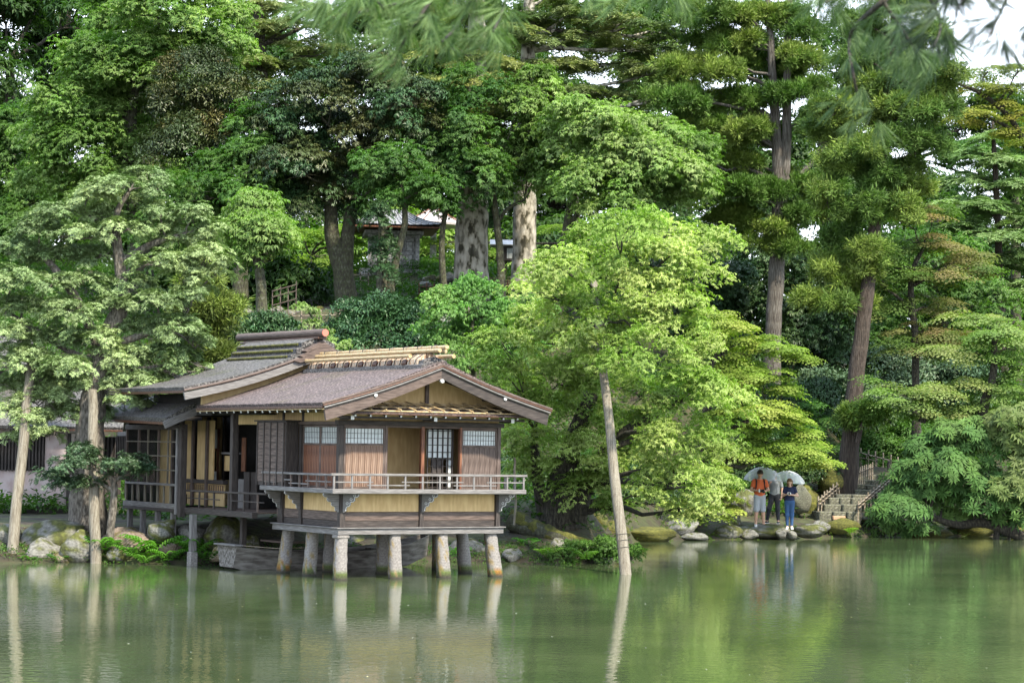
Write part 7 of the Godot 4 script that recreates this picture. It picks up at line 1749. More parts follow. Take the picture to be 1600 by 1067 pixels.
func hill_shrine() -> void:
	var stone: StandardMaterial3D = mat("shrine_stone", [[0.2, 0.20, 0.195, 0.19], [0.5, 0.31, 0.30, 0.295], [0.8, 0.42, 0.41, 0.40]], Vector3(1.2, 1.2, 1.2), 0.9, 0.6, "fine")
	var at: Vector3 = Vector3(-5.24, 10.35, -97.00)
	var R := thing("shrine", "small tile-roofed grey shrine hidden behind trunks on the hill", "shrine", at, 0.12)
	var w := func(nm: String, m: String, x: float, y: float, z: float, sx: float, sy: float, sz: float, par: Node) -> MeshInstance3D:
		return part(nm, boxmesh(Vector3(sx, sy, sz), 0.012), M[m], par, Transform3D(Basis(), Vector3(x, y, z)))
	w.call("base", "shrine_stone", 0.0, -0.25, 0.0, 2.9, 0.5, 2.9, R)
	w.call("body", "shrine_stone", 0.0, 0.75, 0.0, 2.0, 1.5, 2.0, R)
	for x in [-1.02, 1.02]:
		w.call("corner_post", "shrine_stone", x, 0.75, 1.0, 0.16, 1.5, 0.16, R)
	w.call("top_beam", "shrine_stone", 0.0, 1.58, 0.0, 2.5, 0.17, 2.5, R)
	for k in 4:
		var d: MeshInstance3D = w.call("door_panel", "shrine_stone", -0.66 + k * 0.44, 0.70, 1.02, 0.40, 1.3, 0.05, R)
		w.call("frame", "dark_wood_y", 0.0, 0.30, 0.027, 0.30, 0.42, 0.012, d)
		w.call("frame", "dark_wood_y", 0.0, -0.30, 0.027, 0.30, 0.5, 0.012, d)
		w.call("inner_panel", "shrine_stone", 0.0, 0.30, 0.036, 0.26, 0.38, 0.012, d)
		w.call("inner_panel", "shrine_stone", 0.0, -0.30, 0.036, 0.26, 0.46, 0.012, d)
	for k in 12:
		w.call("rafter", "red_wood_y", -1.6 + k * 0.29, 1.74, 1.55, 0.07, 0.08, 0.5, R)
	hip_roof(R, Vector3(0, 1.86, 0), 1.95, 1.9, 0.5, 0.78, "old_tile")
	# the round pavilion behind it
	var P2 := thing("round_pavilion", "round open pavilion with a bright metal roof on a stone column behind the shrine", "pavilion", Vector3(-3.65, 10.93, -102.00))
	var c := MB.new()
	c.tube([Vector3(0, 0.0, 0), Vector3(0, 0.95, 0), Vector3(0, 1.9, 0)], [0.15, 0.145, 0.135], 16)
	part("column", c.done(), M["shrine_stone"], P2)
	var bs := MB.new()
	bs.tube([Vector3(0, -0.05, 0), Vector3(0, 0.05, 0), Vector3(0, 0.10, 0)], [0.34, 0.34, 0.26], 18)
	part("column_base", bs.done(), M["pillar_stone"], P2)
	var tin: StandardMaterial3D = mat("pale_roof", [[0.2, 0.42, 0.38, 0.37], [0.8, 0.60, 0.56, 0.55]], Vector3(1, 1, 1), 0.4)
	var pts := 10
	for k in pts:
		var a0 := TAU * k / pts
		var a1 := TAU * (k + 1) / pts
		var rf := MB.new()
		var o0 := Vector3(cos(a0), 0, sin(a0))
		var o1 := Vector3(cos(a1), 0, sin(a1))
		rf.quad(o0 * 1.45 + Vector3(0, 1.98, 0), o1 * 1.45 + Vector3(0, 1.98, 0), o1 * 0.25 + Vector3(0, 2.62, 0), o0 * 0.25 + Vector3(0, 2.62, 0), o0 + o1 + Vector3.UP)
		rf.quad(o0 * 1.45 + Vector3(0, 1.98, 0), o1 * 1.45 + Vector3(0, 1.98, 0), o1 * 1.42 + Vector3(0, 1.88, 0), o0 * 1.42 + Vector3(0, 1.88, 0), o0 + o1)
		rf.quad(o0 * 1.42 + Vector3(0, 1.88, 0), o1 * 1.42 + Vector3(0, 1.88, 0), o1 * 0.2 + Vector3(0, 1.86, 0), o0 * 0.2 + Vector3(0, 1.86, 0), Vector3.DOWN)
		part("roof_segment", rf.done(), M["pale_roof"], P2)
		rod("roof_seam", "red_wood_y", o0 * 1.47 + Vector3(0, 1.99, 0), o0 * 0.25 + Vector3(0, 2.64, 0), 0.025, P2, 6)
	var fl := MB.new()
	fl.tube([Vector3(0, -0.4, 0), Vector3(0, -0.06, 0)], [1.6, 1.6], 24)
	part("floor_slab", fl.done(), M["shrine_stone"], P2)
	# the wooden lantern between the massive trunks
	var Lt := thing("garden_lantern", "wooden garden lantern with a pale gabled roof between the two massive trunks", "lantern", Vector3(-0.35, 9.29, -93.00))
	w.call("post", "mossy_bark", 0.0, 0.55, 0.0, 0.2, 1.5, 0.2, Lt)
	w.call("case", "dark_wood_y", 0.0, 1.55, 0.0, 0.72, 0.62, 0.6, Lt)
	for k in 3:
		w.call("paper_pane", "paper", 0.12 + 0.09 * k, 1.55, 0.305, 0.075, 0.42, 0.012, Lt)
	for s in [-1.0, 1.0]:
		var rf := MB.new()
		rf.box(Vector3.ZERO, Vector3(1.25, 0.05, 0.62), Basis(), 0.01)
		part("roof_slope", rf.done(), M["pale_roof"], Lt, Transform3D(Basis(Vector3.RIGHT, s * 0.42), Vector3(0, 2.0, s * 0.25)))


# ---------- ferns, ground plants
func make_fern(label: String, at: Vector3, size: float, k: int, g: Color) -> void:
	var o := thing("fern", label, "fern", at)
	rng.seed = 800 + k
	var m: StandardMaterial3D = M["leaf"]
	for f in 9:
		var a := TAU * f / 9.0 + rnd(-0.3, 0.3)
		var L := size * rnd(0.9, 1.35)
		var out := Vector3(cos(a), 0, sin(a))
		var b := MB.new()
		var tone := rnd(0.8, 1.2)
		for q in 11:
			var t := (q + 1) / 11.0
			var p := out * L * t * 0.9 + Vector3(0, L * (1.45 * t - 1.05 * t * t), 0)
			var side := out.cross(Vector3.UP)
			var wl := L * 0.30 * sin(PI * minf(1.0, t * 0.9 + 0.12))
			for s in [-1.0, 1.0]:
				leaf(b, p, (side * s + out * 0.5 + Vector3(0, -0.15, 0)).normalized(), Vector3.UP, wl, L * 0.055, 0.2, tone * rnd(0.85, 1.15))
		for q in b.c.size():
			b.c[q] = Color(b.c[q].r * g.r, b.c[q].g * g.g, b.c[q].b * g.b)
		part("frond", b.done(), m, o)


func banks() -> void:
	var g := C(0.11, 0.26, 0.035)
	make_fern("bright fern at the water beside the upright pole", Vector3(-9.57, 0.26, -53.30), 0.55, 1, g)
	make_fern("pale arching fern under the reddish boulder", Vector3(-8.87, 0.13, -53.20), 0.6, 2, g)
	make_fern("tall bright fern between the reddish boulder and the round one", Vector3(-8.37, 0.20, -53.20), 0.75, 3, g)
	make_fern("spreading fern left of the thin house leg", Vector3(-7.98, 0.06, -53.00), 0.55, 4, g)
	make_fern("fern right of the thin house leg before the granite boulder", Vector3(-7.38, 0.21, -53.20), 0.65, 5, g)
	make_fern("small fern beside the boat's blunt end", Vector3(-6.39, 0.06, -53.00), 0.4, 6, g)
	make_fern("low dark fern under the squarish boulder", Vector3(-10.57, -0.02, -53.20), 0.35, 7, C(0.07, 0.17, 0.03))
	make_fern("little fern by the foot of the far left pole", Vector3(-11.35, -0.06, -53.20), 0.35, 8, C(0.08, 0.2, 0.03))
	make_fern("low fern trailing to the water under the round boulder", Vector3(-8.52, -0.00, -52.90), 0.45, 9, C(0.13, 0.28, 0.05))
	make_fern("fern between the granite boulder and the tan stones", Vector3(-7.08, 0.08, -53.00), 0.45, 10, C(0.08, 0.2, 0.03))
	make_fern("yellow-green fern in the leaf litter right of the pavilion", Vector3(0.96, 0.14, -56.20), 0.4, 11, C(0.17, 0.30, 0.05))
	make_fern("light green fern at the water under the fallen trunk", Vector3(1.92, 0.09, -56.20), 0.5, 12, C(0.15, 0.29, 0.06))
	make_fern("fern tuft at the fallen trunk's end beside the leaning pole", Vector3(3.15, 0.16, -56.40), 0.42, 13, C(0.13, 0.25, 0.05))
	make_fern("low fern under the pavilion's right rear pillar", Vector3(-1.30, 0.12, -55.80), 0.45, 14, C(0.08, 0.2, 0.03))
	make_fern("bright fern on the bank right of the pavilion", Vector3(0.49, 0.33, -57.40), 0.4, 15, C(0.11, 0.28, 0.05))
	make_fern("bright sprig under the mossy threshold stone", Vector3(11.41, 0.16, -75.40), 0.35, 16, C(0.2, 0.33, 0.04))
	# low plants, moss and fallen leaves over the ground
	var lists := []
	rng.seed = 99
	cover("ground_plants", "low green plants growing over the wooded hillside", "fine", 16000, Vector2(-26, 26), Vector2(-58, -112), C(0.035, 0.085, 0.022), C(0.09, 0.17, 0.035), 2.0, 0.45)
	cover("shore_plants", "small green plants along the waterline of the far shore", "weep", 420, Vector2(3.5, 19), Vector2(0, 1.6), C(0.07, 0.13, 0.025), C(0.13, 0.19, 0.035), 0.5, 0.0, true)
	cover("bank_plants", "small plants along the foot of the near bank", "fine", 380, Vector2(-13.5, 2.4), Vector2(0, 1.5), C(0.05, 0.12, 0.025), C(0.11, 0.2, 0.035), 0.9, 0.0, true)
	floating()
	cover("fallen_leaves", "brown fallen leaves lying on the bank", "fine", 500, Vector2(-12, 3), Vector2(0.5, 3.2), C(0.14, 0.08, 0.04), C(0.22, 0.15, 0.09), 0.7, -0.04, true)


func floating() -> void:
	# scattered specks and leaves that drift on the pond
	var b := MB.new()
	for k in 150:
		var z := rnd(-27.0, -68.0)
		var x := rnd(-0.24, 0.24) * absf(z)
		if z < shore_z(x) + 0.5:
			continue
		var a := rnd(0, TAU)
		var t := rnd(0.5, 1.2)
		b.col = Color(0.42 * t, 0.36 * t, 0.16 * t) if k % 3 else Color(0.6, 0.6, 0.55)
		var L := rnd(0.02, 0.05)
		var d := Vector3(cos(a), 0, sin(a))
		var s := Vector3(-sin(a), 0, cos(a)) * L * 0.3
		b.quad(Vector3(x, 0.004, z) - d * L * 0.5, Vector3(x, 0.008, z) + s, Vector3(x, 0.006, z) + d * L * 0.5, Vector3(x, 0.007, z) - s, Vector3.UP)
	var o := part("floating_leaves", b.done(), M["pale_leaf"], self)
	o.set_meta("kind", "stuff")
	tag(o, "tiny pale leaves and specks drifting on the pond", "leaves")


func cover(called: String, label: String, spray: String, n: int, xr: Vector2, zr: Vector2, c0: Color, c1: Color, size: float, lift: float, along_shore := false) -> void:
	var xf: Array[Transform3D] = []
	var cs := PackedColorArray()
	var fn := FastNoiseLite.new()
	fn.seed = n
	fn.frequency = 0.12
	for k in n:
		var x := rnd(xr.x, xr.y)
		var z := rnd(zr.x, zr.y)
		if along_shore:
			z = shore_z(x) - z
		elif z > shore_z(x) - 3.0 or fn.get_noise_2d(x, z) < -0.35 or (x > -8.8 and x < -0.5 and z > -87.0 and z < -78.0) or (Geometry2D.get_closest_point_to_segment(Vector2(x, z), Vector2(11.2, -77.0), Vector2(13.9, -85.0)).distance_to(Vector2(x, z)) < 0.95) or (x > 6.5 and x < 11.5 and z > -77.2):
			continue
		var p := Vector3(x, ground(x, z) + rnd(0.0, 1.0) * lift, z)
		var l := Vector3(p)
		var s := size * rnd(0.7, 1.4)
		var bs := Basis.from_euler(Vector3(rnd(-0.3, 0.3), rnd(0, TAU), rnd(-0.3, 0.3))).scaled(Vector3(s, s * (0.3 if called == "fallen_leaves" else 1.0), s))
		xf.append(Transform3D(bs, p))
		cs.append(c0.lerp(c1, rng.randf()))
	var mm := MultiMesh.new()
	mm.transform_format = MultiMesh.TRANSFORM_3D
	mm.use_colors = true
	mm.mesh = SP[spray][n % 3]
	mm.instance_count = xf.size()
	for k in xf.size():
		mm.set_instance_transform(k, xf[k])
		mm.set_instance_color(k, cs[k])
	var mi := MultiMeshInstance3D.new()
	mi.name = numbered(called)
	mi.multimesh = mm
	mi.material_override = M["leaf"]
	mi.set_meta("kind", "stuff")
	tag(mi, label, "ground cover")
	add_child(mi)


# ---------- the pine boughs that hang into the picture close to the camera
func near_pine() -> void:
	for v in 3:
		rng.seed = 60 + v
		var b := MB.new()
		for k in 30:
			var a := rnd(0, TAU)
			var sp := sqrt(rng.randf()) * 0.55
			var d := Vector3(cos(a) * sp, -1.0, sin(a) * sp).normalized()
			var up := Vector3.RIGHT if k % 2 else Vector3.BACK
			leaf(b, d * rnd(0.0, 0.03), d, up, rnd(0.08, 0.13), 0.0016, rnd(-0.1, 0.12), rnd(0.75, 1.3))
		SP["pine%d" % v] = b.done()
	var fresh := [C(0.13, 0.23, 0.075), C(0.22, 0.33, 0.13)]
	var dusk := [C(0.035, 0.06, 0.04), C(0.06, 0.09, 0.055)]
	bough("long pine bough of fresh green needles hanging into the top centre", [[[0.070, 4.702, -8.096, 0.0168], [-0.111, 4.526, -7.937, 0.0149], [-0.294, 4.444, -8.004, 0.0112], [-0.504, 4.482, -8.471, 0.0074], [-0.646, 4.382, -8.137, 0.0037]], [[-0.111, 4.526, -7.937, 0.0093], [-0.214, 4.451, -8.544, 0.0056], [-0.267, 4.267, -7.976, 0.0037]], [[-0.294, 4.444, -8.004, 0.0074], [-0.377, 4.284, -7.889, 0.0056], [-0.444, 4.288, -8.327, 0.0037]], [[-0.022, 4.628, -8.200, 0.0093], [-0.043, 4.487, -8.331, 0.0056], [-0.085, 4.296, -7.930, 0.0037]], [[-0.504, 4.482, -8.471, 0.0056], [-0.563, 4.426, -7.931, 0.0037], [-0.715, 4.446, -8.108, 0.0028]], [[-0.267, 4.695, -8.536, 0.0074], [-0.459, 4.609, -8.493, 0.0056], [-0.645, 4.550, -8.393, 0.0037], [-0.802, 4.551, -8.537, 0.0028]]], 32, fresh, 0)
	bough("pine bough with drooping needle tufts hanging into the top right", [[[1.734, 4.904, -8.772, 0.0184], [1.688, 4.844, -9.345, 0.0163], [1.415, 4.572, -8.650, 0.0123], [1.392, 4.565, -9.320, 0.0082], [1.360, 4.328, -9.007, 0.0061], [1.446, 4.215, -9.302, 0.0031]], [[1.688, 4.844, -9.345, 0.0102], [1.422, 4.759, -9.350, 0.0082], [1.253, 4.653, -9.087, 0.0041]], [[1.415, 4.572, -8.650, 0.0082], [1.533, 4.442, -8.754, 0.0061], [1.680, 4.429, -9.282, 0.0041]], [[1.642, 4.738, -9.089, 0.0082], [1.771, 4.630, -9.350, 0.0061], [1.666, 4.449, -8.926, 0.0041]], [[1.464, 4.748, -8.654, 0.0082], [1.340, 4.738, -8.983, 0.0061], [1.257, 4.778, -9.322, 0.0041]]], 26, [C(0.10, 0.18, 0.07), C(0.16, 0.25, 0.10)], 1)
	bough("sparse dark pine twigs against the sky in the top right corner", [[[1.354, 4.006, -5.689, 0.0123], [1.300, 4.052, -5.887, 0.0095], [1.262, 4.156, -6.198, 0.0068], [1.129, 4.142, -5.968, 0.0041]], [[1.300, 4.052, -5.887, 0.0054], [1.265, 3.974, -5.882, 0.0041], [1.184, 3.866, -5.651, 0.0027]], [[1.469, 4.083, -6.175, 0.0068], [1.437, 4.009, -6.264, 0.0041], [1.397, 3.920, -6.164, 0.0027]], [[1.196, 4.041, -5.712, 0.0054], [1.145, 3.988, -5.784, 0.0034], [1.233, 4.015, -6.318, 0.0020]], [[1.262, 4.156, -6.198, 0.0041], [1.131, 4.041, -5.887, 0.0027], [1.136, 4.044, -6.184, 0.0020]]], 8, dusk, 2)
	bough("pine twig tips of blurred needles hanging over the fir at top", [[[0.592, 4.748, -8.265, 0.0117], [0.451, 4.600, -8.254, 0.0078], [0.310, 4.672, -8.930, 0.0039]], [[0.451, 4.600, -8.254, 0.0078], [0.623, 4.611, -8.659, 0.0039]]], 14, fresh, 1)


func bough(label: String, lines: Array, tufts: int, cols: Array, v: int) -> void:
	var at := Vector3(lines[0][0][0], lines[0][0][1] + 0.07, lines[0][0][2])
	var o := thing("pine_bough", label, "pine branch", at)
	rng.seed = 900 + tufts
	var xf: Array[Transform3D] = []
	var cs := PackedColorArray()
	for l in lines:
		var pts := []
		var rad := []
		for q in l:
			pts.append(Vector3(q[0], q[1] + 0.07, q[2]) - at)
			rad.append(q[3])
		var fine := smooth_path(pts, 5)
		var fr := []
		for k in fine.size():
			var t := float(k) / (fine.size() - 1) * (rad.size() - 1)
			var j := mini(int(t), rad.size() - 2)
			fr.append(lerpf(rad[j], rad[j + 1], t - j))
		var b := MB.new()
		b.tube(fine, fr, 7)
		part("twig", b.done(), M["dark_bark"], o)
		var n := int(tufts * (1.0 if l == lines[0] else 0.62))
		for k in n:
			var p: Vector3 = fine[rng.randi_range(2, fine.size() - 1)] + ball() * rnd(0.0, 0.11)
			var s := rnd(0.85, 1.3)
			var dn := (Vector3(rnd(-0.5, 0.9), rnd(0.2, 1.1), rnd(-0.8, 0.8))).normalized()
			var x := dn.cross(Vector3(0.3, 0.1, 1)).normalized()
			xf.append(Transform3D(Basis(x * s, dn * s, x.cross(dn) * s), p))
			cs.append(cols[0].lerp(cols[1], rng.randf()))
	var mm := MultiMesh.new()
	mm.transform_format = MultiMesh.TRANSFORM_3D
	mm.use_colors = true
	mm.mesh = SP["pine%d" % v]
	mm.instance_count = xf.size()
	for k in xf.size():
		mm.set_instance_transform(k, xf[k])
		mm.set_instance_color(k, cs[k])
	var mi := MultiMeshInstance3D.new()
	mi.name = "needles"
	mi.multimesh = mm
	mi.material_override = M["needle"]
	mi.set_meta("kind", "stuff")
	o.add_child(mi, true)


# ---------- people: a field of tapered capsules, meshed as surface nets
func field_mesh(b: MB, bones: Array, cell: float, k: float) -> void:
	var lo := Vector3(1e9, 1e9, 1e9)
	var hi := -lo
	for q in bones:
		for e in 2:
			var r: float = q[2 + e]
			lo = lo.min(q[e] - Vector3(r, r, r))
			hi = hi.max(q[e] + Vector3(r, r, r))
	var pad := cell * 2.5 + k * 0.3
	lo -= Vector3(pad, pad, pad)
	hi += Vector3(pad, pad, pad)
	var nx := int((hi.x - lo.x) / cell) + 2
	var ny := int((hi.y - lo.y) / cell) + 2
	var nz := int((hi.z - lo.z) / cell) + 2
	var f := PackedFloat32Array()
	f.resize(nx * ny * nz)
	f.fill(1.0)
	for q in bones:
		var a: Vector3 = q[0]
		var ab: Vector3 = q[1] - a
		var ra: float = q[2]
		var rb: float = q[3]
		var sq: Vector3 = q[4] if q.size() > 4 else Vector3.ONE
		var m := maxf(ra, rb) * maxf(1.0, maxf(sq.x, maxf(sq.y, sq.z))) + k + cell * 2.0
		var p0: Vector3 = (a.min(q[1]) - Vector3(m, m, m) - lo) / cell
		var p1: Vector3 = (a.max(q[1]) + Vector3(m, m, m) - lo) / cell
		var l2 := maxf(ab.length_squared(), 1e-9)
		for z in range(maxi(0, int(p0.z)), mini(nz, int(p1.z) + 1)):
			for y in range(maxi(0, int(p0.y)), mini(ny, int(p1.y) + 1)):
				var row := (z * ny + y) * nx
				for x in range(maxi(0, int(p0.x)), mini(nx, int(p1.x) + 1)):
					var p := lo + Vector3(x, y, z) * cell - a
					var t := clampf(p.dot(ab) / l2, 0.0, 1.0)
					var d := ((p - ab * t) / sq).length() - lerpf(ra, rb, t)
					var o := f[row + x]
					var h := maxf(k - absf(d - o), 0.0)
					f[row + x] = minf(d, o) - h * h / (4.0 * k)
	var ids := {}
	var step := [1, nx, nx * ny]
	for z in nz - 1:
		for y in ny - 1:
			for x in nx - 1:
				var i0 := (z * ny + y) * nx + x
				var f0 := f[i0]
				if f0 > cell * 2.0 or f0 < -cell * 2.0:
					continue
				var s := 0
				var sum := Vector3()
				var n := 0
				var v := [f0, f[i0 + 1], f[i0 + nx], f[i0 + nx + 1], f[i0 + step[2]], f[i0 + step[2] + 1], f[i0 + step[2] + nx], f[i0 + step[2] + nx + 1]]
				for c in 8:
					if v[c] < 0.0:
						s |= 1 << c
				if s == 0 or s == 255:
					continue
				for c in 8:
					for ax in 3:
						var c2: int = c | (1 << ax)
						if c2 != c and (v[c] < 0.0) != (v[c2] < 0.0):
							var t: float = v[c] / (v[c] - v[c2])
							var p := Vector3(c & 1, (c >> 1) & 1, (c >> 2) & 1)
							p[ax] += t
							sum += p
							n += 1
				var g := Vector3(v[1] + v[3] + v[5] + v[7] - v[0] - v[2] - v[4] - v[6], v[2] + v[3] + v[6] + v[7] - v[0] - v[1] - v[4] - v[5], v[4] + v[5] + v[6] + v[7] - v[0] - v[1] - v[2] - v[3])
				ids[i0] = b.vert(lo + (Vector3(x, y, z) + sum / n) * cell, g.normalized())
	for i0 in ids:
		for ax in 3:
			if (f[i0] < 0.0) == (f[i0 + step[ax]] < 0.0):
				continue
			var u: int = step[(ax + 1) % 3]
			var w: int = step[(ax + 2) % 3]
			if ids.has(i0 - u) and ids.has(i0 - w) and ids.has(i0 - u - w):
				b.idx(ids[i0], ids[i0 - u], ids[i0 - u - w])
				b.idx(ids[i0], ids[i0 - u - w], ids[i0 - w])


func hand_bones(wrist: Vector3, dir: Vector3, palm: Vector3, side: float) -> Array:
	# dir: towards the fingers; palm: the way the palm faces; side: +1 or -1, where the thumb leaves
	var across := dir.cross(palm).normalized() * side
	var out := []
	var lens := [0.066, 0.076, 0.071, 0.056]
	for k in 4:
		var root := wrist + dir * 0.088 + across * (0.030 - k * 0.020)
		out.append([wrist + dir * 0.02 + across * (0.014 - k * 0.010), root, 0.0155, 0.0105])
		var m1: Vector3 = root + (dir * 0.8 + palm * 0.55).normalized() * lens[k] * 0.45
		var m2: Vector3 = m1 + (dir * 0.25 + palm).normalized() * lens[k] * 0.33
		var m3: Vector3 = m2 + (palm - dir * 0.5).normalized() * lens[k] * 0.26
		out.append([root, m1, 0.0096, 0.0086])
		out.append([m1, m2, 0.0086, 0.008])
		out.append([m2, m3, 0.008, 0.0068])
	var t0 := wrist + dir * 0.03 + across * 0.026
	var t1 := t0 + (across * 0.75 + dir * 0.55 + palm * 0.35).normalized() * 0.040
	var t2 := t1 + (dir * 0.75 + palm * 0.6).normalized() * 0.030
	out.append([wrist + dir * 0.02, t0, 0.017, 0.014])
	out.append([t0, t1, 0.0125, 0.0105])
	out.append([t1, t2, 0.0105, 0.0085])
	return out


# j: the joints in metres for a standing figure that faces +z; s scales it
func figure(root: Node3D, j: Dictionary, s: float, skin: Color, hair: Color, longhair: bool, female: bool) -> void:
	var b := MB.new()
	var hip: float = j.get("hip", 0.145)
	var sh: float = 0.185 if not female else 0.165
	var top := Vector3(0, 1.45, 0)
	var bones := []
	var cl: float = 0.97 if female else 1.0
	# trunk
	bones.append([Vector3(0, 0.98, 0), Vector3(0, 1.13, 0.0), hip * 0.98, 0.125 * cl, Vector3(1.12, 1, 0.82)])
	bones.append([Vector3(0, 1.13, 0), Vector3(0, 1.34, 0.0), 0.125 * cl, 0.145 * cl, Vector3(1.15, 1, 0.80)])
	bones.append([Vector3(-sh * 0.8, 1.43, -0.01), Vector3(sh * 0.8, 1.43, -0.01), 0.062, 0.062])
	bones.append([Vector3(0, 1.44, -0.015), j["neck"], 0.058, 0.052])
	for e in [-1, 1]:
		var side := "l" if e < 0 else "r"
		var S := Vector3(e * sh, 1.43, -0.005)
		bones.append([S, j["elbow_" + side], 0.055 * cl, 0.040 * cl])
		bones.append([j["elbow_" + side], j["wrist_" + side], 0.040 * cl, 0.028 * cl])
		var H := Vector3(e * 0.085, 0.95, 0)
		bones.append([H, j["knee_" + side], 0.088, 0.056])
		bones.append([j["knee_" + side], j["ankle_" + side], 0.055, 0.036])
		bones.append([j["knee_" + side].lerp(j["ankle_" + side], 0.12) + Vector3(0, 0, -0.02), j["knee_" + side].lerp(j["ankle_" + side], 0.5) + Vector3(0, 0, -0.012), 0.050, 0.040])
		bones.append([j["ankle_" + side], j["toe_" + side], 0.034, 0.026])
	field_mesh(b, bones, 0.017, 0.05)
	# head: skull, jaw, nose, brow, ears, bent forward to look down at the hands
	var hb := []
	var c: Vector3 = j["head"]
	var tilt := Basis(Vector3.RIGHT, j.get("nod", 0.45))
	var at := func(x: float, y: float, z: float) -> Vector3:
		return c + tilt * Vector3(x, y, z)
	hb.append([at.call(0, 0.035, -0.02), at.call(0, 0.03, 0.015), 0.090, 0.082])
	hb.append([at.call(0, -0.03, 0.02), at.call(0, -0.085, 0.045), 0.066, 0.034])
	hb.append([at.call(0, 0.01, 0.088), at.call(0, -0.022, 0.104), 0.010, 0.014])
	hb.append([at.call(-0.03, 0.028, 0.078), at.call(0.03, 0.028, 0.078), 0.012, 0.012])
	hb.append([at.call(-0.018, -0.058, 0.074), at.call(0.018, -0.058, 0.074), 0.010, 0.010])
	for e in [-1.0, 1.0]:
		hb.append([at.call(e * 0.078, 0.02, -0.012), at.call(e * 0.080, -0.02, -0.004), 0.015, 0.011])
	hb.append([j["neck"] - Vector3(0, 0.03, 0), at.call(0, -0.05, -0.025), 0.052, 0.050])
	field_mesh(b, hb, 0.0065, 0.018)
	for side in ["l", "r"]:
		var d: Vector3 = (j["wrist_" + side] - j["elbow_" + side]).normalized()
		var w: Vector3 = j["wrist_" + side]
		var pm: Vector3 = j["palm_" + side]
		pm = (pm - d * pm.dot(d)).normalized()
		field_mesh(b, [[w - d * 0.02, w + d * 0.03, 0.027, 0.024]] + hand_bones(w, d, pm, 1.0 if d.cross(pm).y > 0 else -1.0), 0.0045, 0.008)
	var sk := plain("skin_%d" % int(skin.r * 1000), skin.r, skin.g, skin.b, 0.55)
	var xf := Transform3D(Basis().scaled(Vector3(s, s, s)), Vector3.ZERO)
	var body := part("body", b.done(), sk, root, xf)
	for e in [-1.0, 1.0]:
		var ey := MB.new()
		ey.tube([at.call(e * 0.031, 0.008, 0.072), at.call(e * 0.031, 0.006, 0.083)], [0.011, 0.005], 8)
		part("eye", ey.done(), plain("eye_dark", 0.02, 0.015, 0.012, 0.2), body)
	var h := MB.new()
	var hr := [[at.call(0, 0.05, -0.03), at.call(0, 0.062, 0.01), 0.094, 0.084], [at.call(0, 0.0, -0.06), at.call(0, 0.05, -0.03), 0.075, 0.09], [at.call(-0.05, 0.075, 0.05), at.call(0.05, 0.075, 0.05), 0.03, 0.03]]
	if longhair:
		for e in [-1.0, 1.0]:
			hr.append([at.call(e * 0.07, 0.03, -0.03), at.call(e * 0.085, -0.16, -0.03), 0.035, 0.026])
		hr.append([at.call(0, 0.0, -0.08), at.call(0, -0.2, -0.09), 0.06, 0.045])
	field_mesh(h, hr, 0.008, 0.02)
	part("hair", h.done(), plain("hair_%d" % int(hair.r * 1000), hair.r, hair.g, hair.b, 0.6), body)


func garment(root: Node3D, called: String, bones: Array, s: float, m: Material, cell := 0.016, k := 0.045) -> MeshInstance3D:
	var b := MB.new()
	field_mesh(b, bones, cell, k)
	return part(called, b.done(), m, root, Transform3D(Basis().scaled(Vector3(s, s, s)), Vector3.ZERO))


func shirt_bones(j: Dictionary, sleeve: float, female: bool, hem: float) -> Array:
	var sh: float = 0.185 if not female else 0.165
	var cl: float = 0.97 if female else 1.0
	var o := [[Vector3(0, hem, 0), Vector3(0, 1.13, 0.0), 0.150 * cl, 0.140 * cl, Vector3(1.15, 1, 0.86)], [Vector3(0, 1.13, 0), Vector3(0, 1.34, 0.0), 0.140 * cl, 0.158 * cl, Vector3(1.16, 1, 0.84)], [Vector3(-sh * 0.8, 1.432, -0.01), Vector3(sh * 0.8, 1.432, -0.01), 0.072, 0.072]]
	for e in [-1, 1]:
		var S := Vector3(e * sh, 1.43, -0.005)
		var el: Vector3 = j["elbow_l" if e < 0 else "elbow_r"]
		o.append([S, S.lerp(el, sleeve), 0.070 * cl, 0.062 * cl])
	return o


func leg_bones(j: Dictionary, to: float, r0: float, r1: float, r2: float) -> Array:
	var o := [[Vector3(0, 0.97, 0), Vector3(0, 1.03, 0), 0.150, 0.140, Vector3(1.12, 1, 0.86)]]
	for side in ["l", "r"]:
		var e := -1.0 if side == "l" else 1.0
		var H := Vector3(e * 0.085, 0.94, 0)
		var K: Vector3 = j["knee_" + side]
		var A: Vector3 = j["ankle_" + side]
		if to < 1.0:
			o.append([H, H.lerp(K, to), r0, r1])
		else:
			o.append([H, K, r0, r1])
			o.append([K, K.lerp(A, to - 1.0), r1, r2])
	return o


func shoes(root: Node3D, j: Dictionary, s: float, m: Material, sole: Material) -> void:
	for side in ["l", "r"]:
		var A: Vector3 = j["ankle_" + side]
		var T: Vector3 = j["toe_" + side]
		var d := (T - A)
		d.y = 0.0
		d = d.normalized()
		var b := MB.new()
		field_mesh(b, [[A + Vector3(0, -0.03, 0) - d * 0.035, A + Vector3(0, -0.045, 0) + d * 0.05, 0.045, 0.042], [A + Vector3(0, -0.045, 0) + d * 0.05, A + Vector3(0, -0.055, 0) + d * 0.155, 0.042, 0.034]], 0.009, 0.03)
		var sh := part("shoe", b.done(), m, root, Transform3D(Basis().scaled(Vector3(s, s, s)), Vector3.ZERO))
		part("sole", boxmesh(Vector3(0.085, 0.025, 0.27), 0.01), sole, sh, Transform3D(Basis(Vector3.UP.cross(d), Vector3.UP, d), A + d * 0.06 + Vector3(0, -0.082, 0)))


